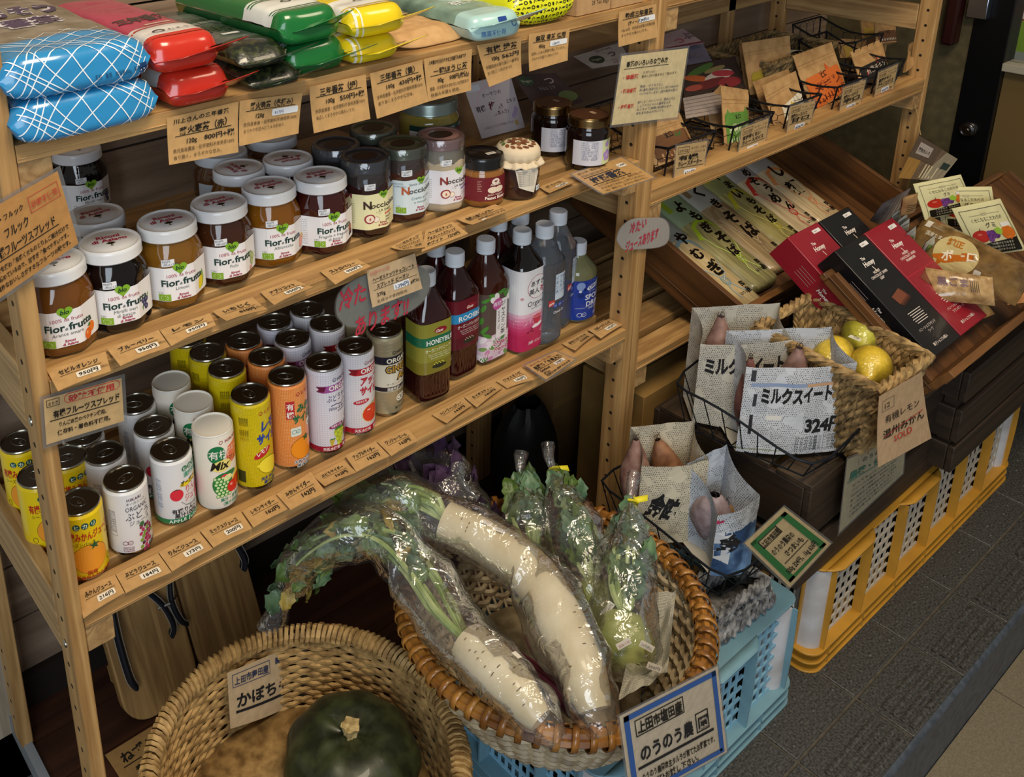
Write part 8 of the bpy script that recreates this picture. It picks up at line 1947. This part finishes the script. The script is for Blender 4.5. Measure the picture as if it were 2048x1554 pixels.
# wooden clogs leaning on the wall
GW = wood('#7d5a30', '#b08a54', 'z', 30, .5)
STR = dots('#12151f', '#8b8a86', .0052, .10)
def clog(label, O, w, L, lean):
    t = thing('wooden_clog', label, 'clog', tuple(O)); t.rotation_euler = (-lean, 0, 0)
    pts = []; r = .045
    for cx, cy, a0 in ((w / 2 - r, L - r, 0), (-w / 2 + r, L - r, pi / 2), (-w / 2 + r, r, pi), (w / 2 - r, r, 1.5 * pi)): pts += [(cx + r * cos(a0 + pi / 2 * i / 7), cy + r * sin(a0 + pi / 2 * i / 7)) for i in range(8)]
    b = MB(); n = len(pts); b.add([V((x, 0, z)) for x, z in pts] + [V((x, .022, z)) for x, z in pts], [tuple(range(n)), tuple(range(2 * n - 1, n - 1, -1))] + [(i + n, (i + 1) % n + n, (i + 1) % n, i) for i in range(n)], 0, False); b.build('sole', GW, t, bevel=.002)
    for z in (L * .22, L * .62):
        b = MB(); b.box(-w / 2 + .004, w / 2 - .004, .0223, .052, z, z + .028, 0); b.build('tooth', GW, t, bevel=.002)
    return t
def strap(t, pts, r=.011):
    P = [V(p) for p in pts]; b = MB(); sp = spline(P, 6); b.tube(sp, [r] * (len(sp) - 1) + [r * .5], 10, 0, False, .45); o = b.build('strap', mat('#10131d', .7), t)
    q = MB()
    for k in (-.6, -.2, .2, .6): q.tube([p + V((r * k, -r * .47 * (1 - k * k) ** .5 - .0004, 0)) for p in sp[:-2]], .0006, 4)
    q.build('stripe', mat('#a09c92', .7), o)
O1 = on_z(335, 1418, BZ + .003)
g1 = clog('wooden clog at the left, navy striped strap hanging down its side', O1, .130, .285, .42)
strap(g1, [(-.045, -.012, .21), (-.050, -.016, .15), (-.048, -.012, .085), (-.040, -.004, .060)]); strap(g1, [(.0, -.012, .215), (.030, -.018, .165), (.040, -.016, .125), (.036, -.004, .105)], .009); strap(g1, [(.060, -.012, .21), (.046, -.020, .165), (.054, -.014, .125), (.066, -.004, .112)], .009)
b = MB(); b.tube([(.024, -.018, .160), (.040, -.030, .163), (.056, -.020, .166)], .0024, 6); b.build('tie', mat('#b9bcc4', .25, 1.), g1)
g2 = clog('wooden clog at the right, half hidden by the straw basket', O1 + V((.137, .012, .0)), .130, .285, .42)
strap(g2, [(.010, -.012, .23), (.040, -.018, .20), (.056, -.012, .155), (.052, -.004, .135)])
# things standing under the shelves
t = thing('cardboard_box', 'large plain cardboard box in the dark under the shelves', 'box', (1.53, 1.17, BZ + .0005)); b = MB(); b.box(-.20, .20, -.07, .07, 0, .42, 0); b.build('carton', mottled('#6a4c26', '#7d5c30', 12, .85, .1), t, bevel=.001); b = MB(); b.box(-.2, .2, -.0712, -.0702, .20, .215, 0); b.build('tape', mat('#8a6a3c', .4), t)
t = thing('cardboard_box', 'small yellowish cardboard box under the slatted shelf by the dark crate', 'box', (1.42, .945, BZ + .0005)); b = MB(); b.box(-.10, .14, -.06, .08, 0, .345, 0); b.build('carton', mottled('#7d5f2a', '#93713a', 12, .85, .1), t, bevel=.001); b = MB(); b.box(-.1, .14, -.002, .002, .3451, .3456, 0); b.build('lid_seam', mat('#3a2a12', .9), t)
t = thing('black_bag', 'black bag slumped beside the cardboard box under the shelves', 'bag', (1.24, 1.09, BZ)); b = MB(); b.grid(lambda u, v: V((.07 * sin(pi * (v * .9 + .05)) ** .5 * cos(2 * pi * u), .06 * sin(pi * (v * .9 + .05)) ** .5 * sin(2 * pi * u), .26 * v)) * (1 + .06 * noise.noise(V((cos(6.28 * u) * 2, sin(6.28 * u) * 2, v * 3)))), 26, 16, 0, cu=True); b.build('sack', mat('#0d0d10', .55, bump=.4, bscale=40), t)
bpy.data.objects.remove(_to)
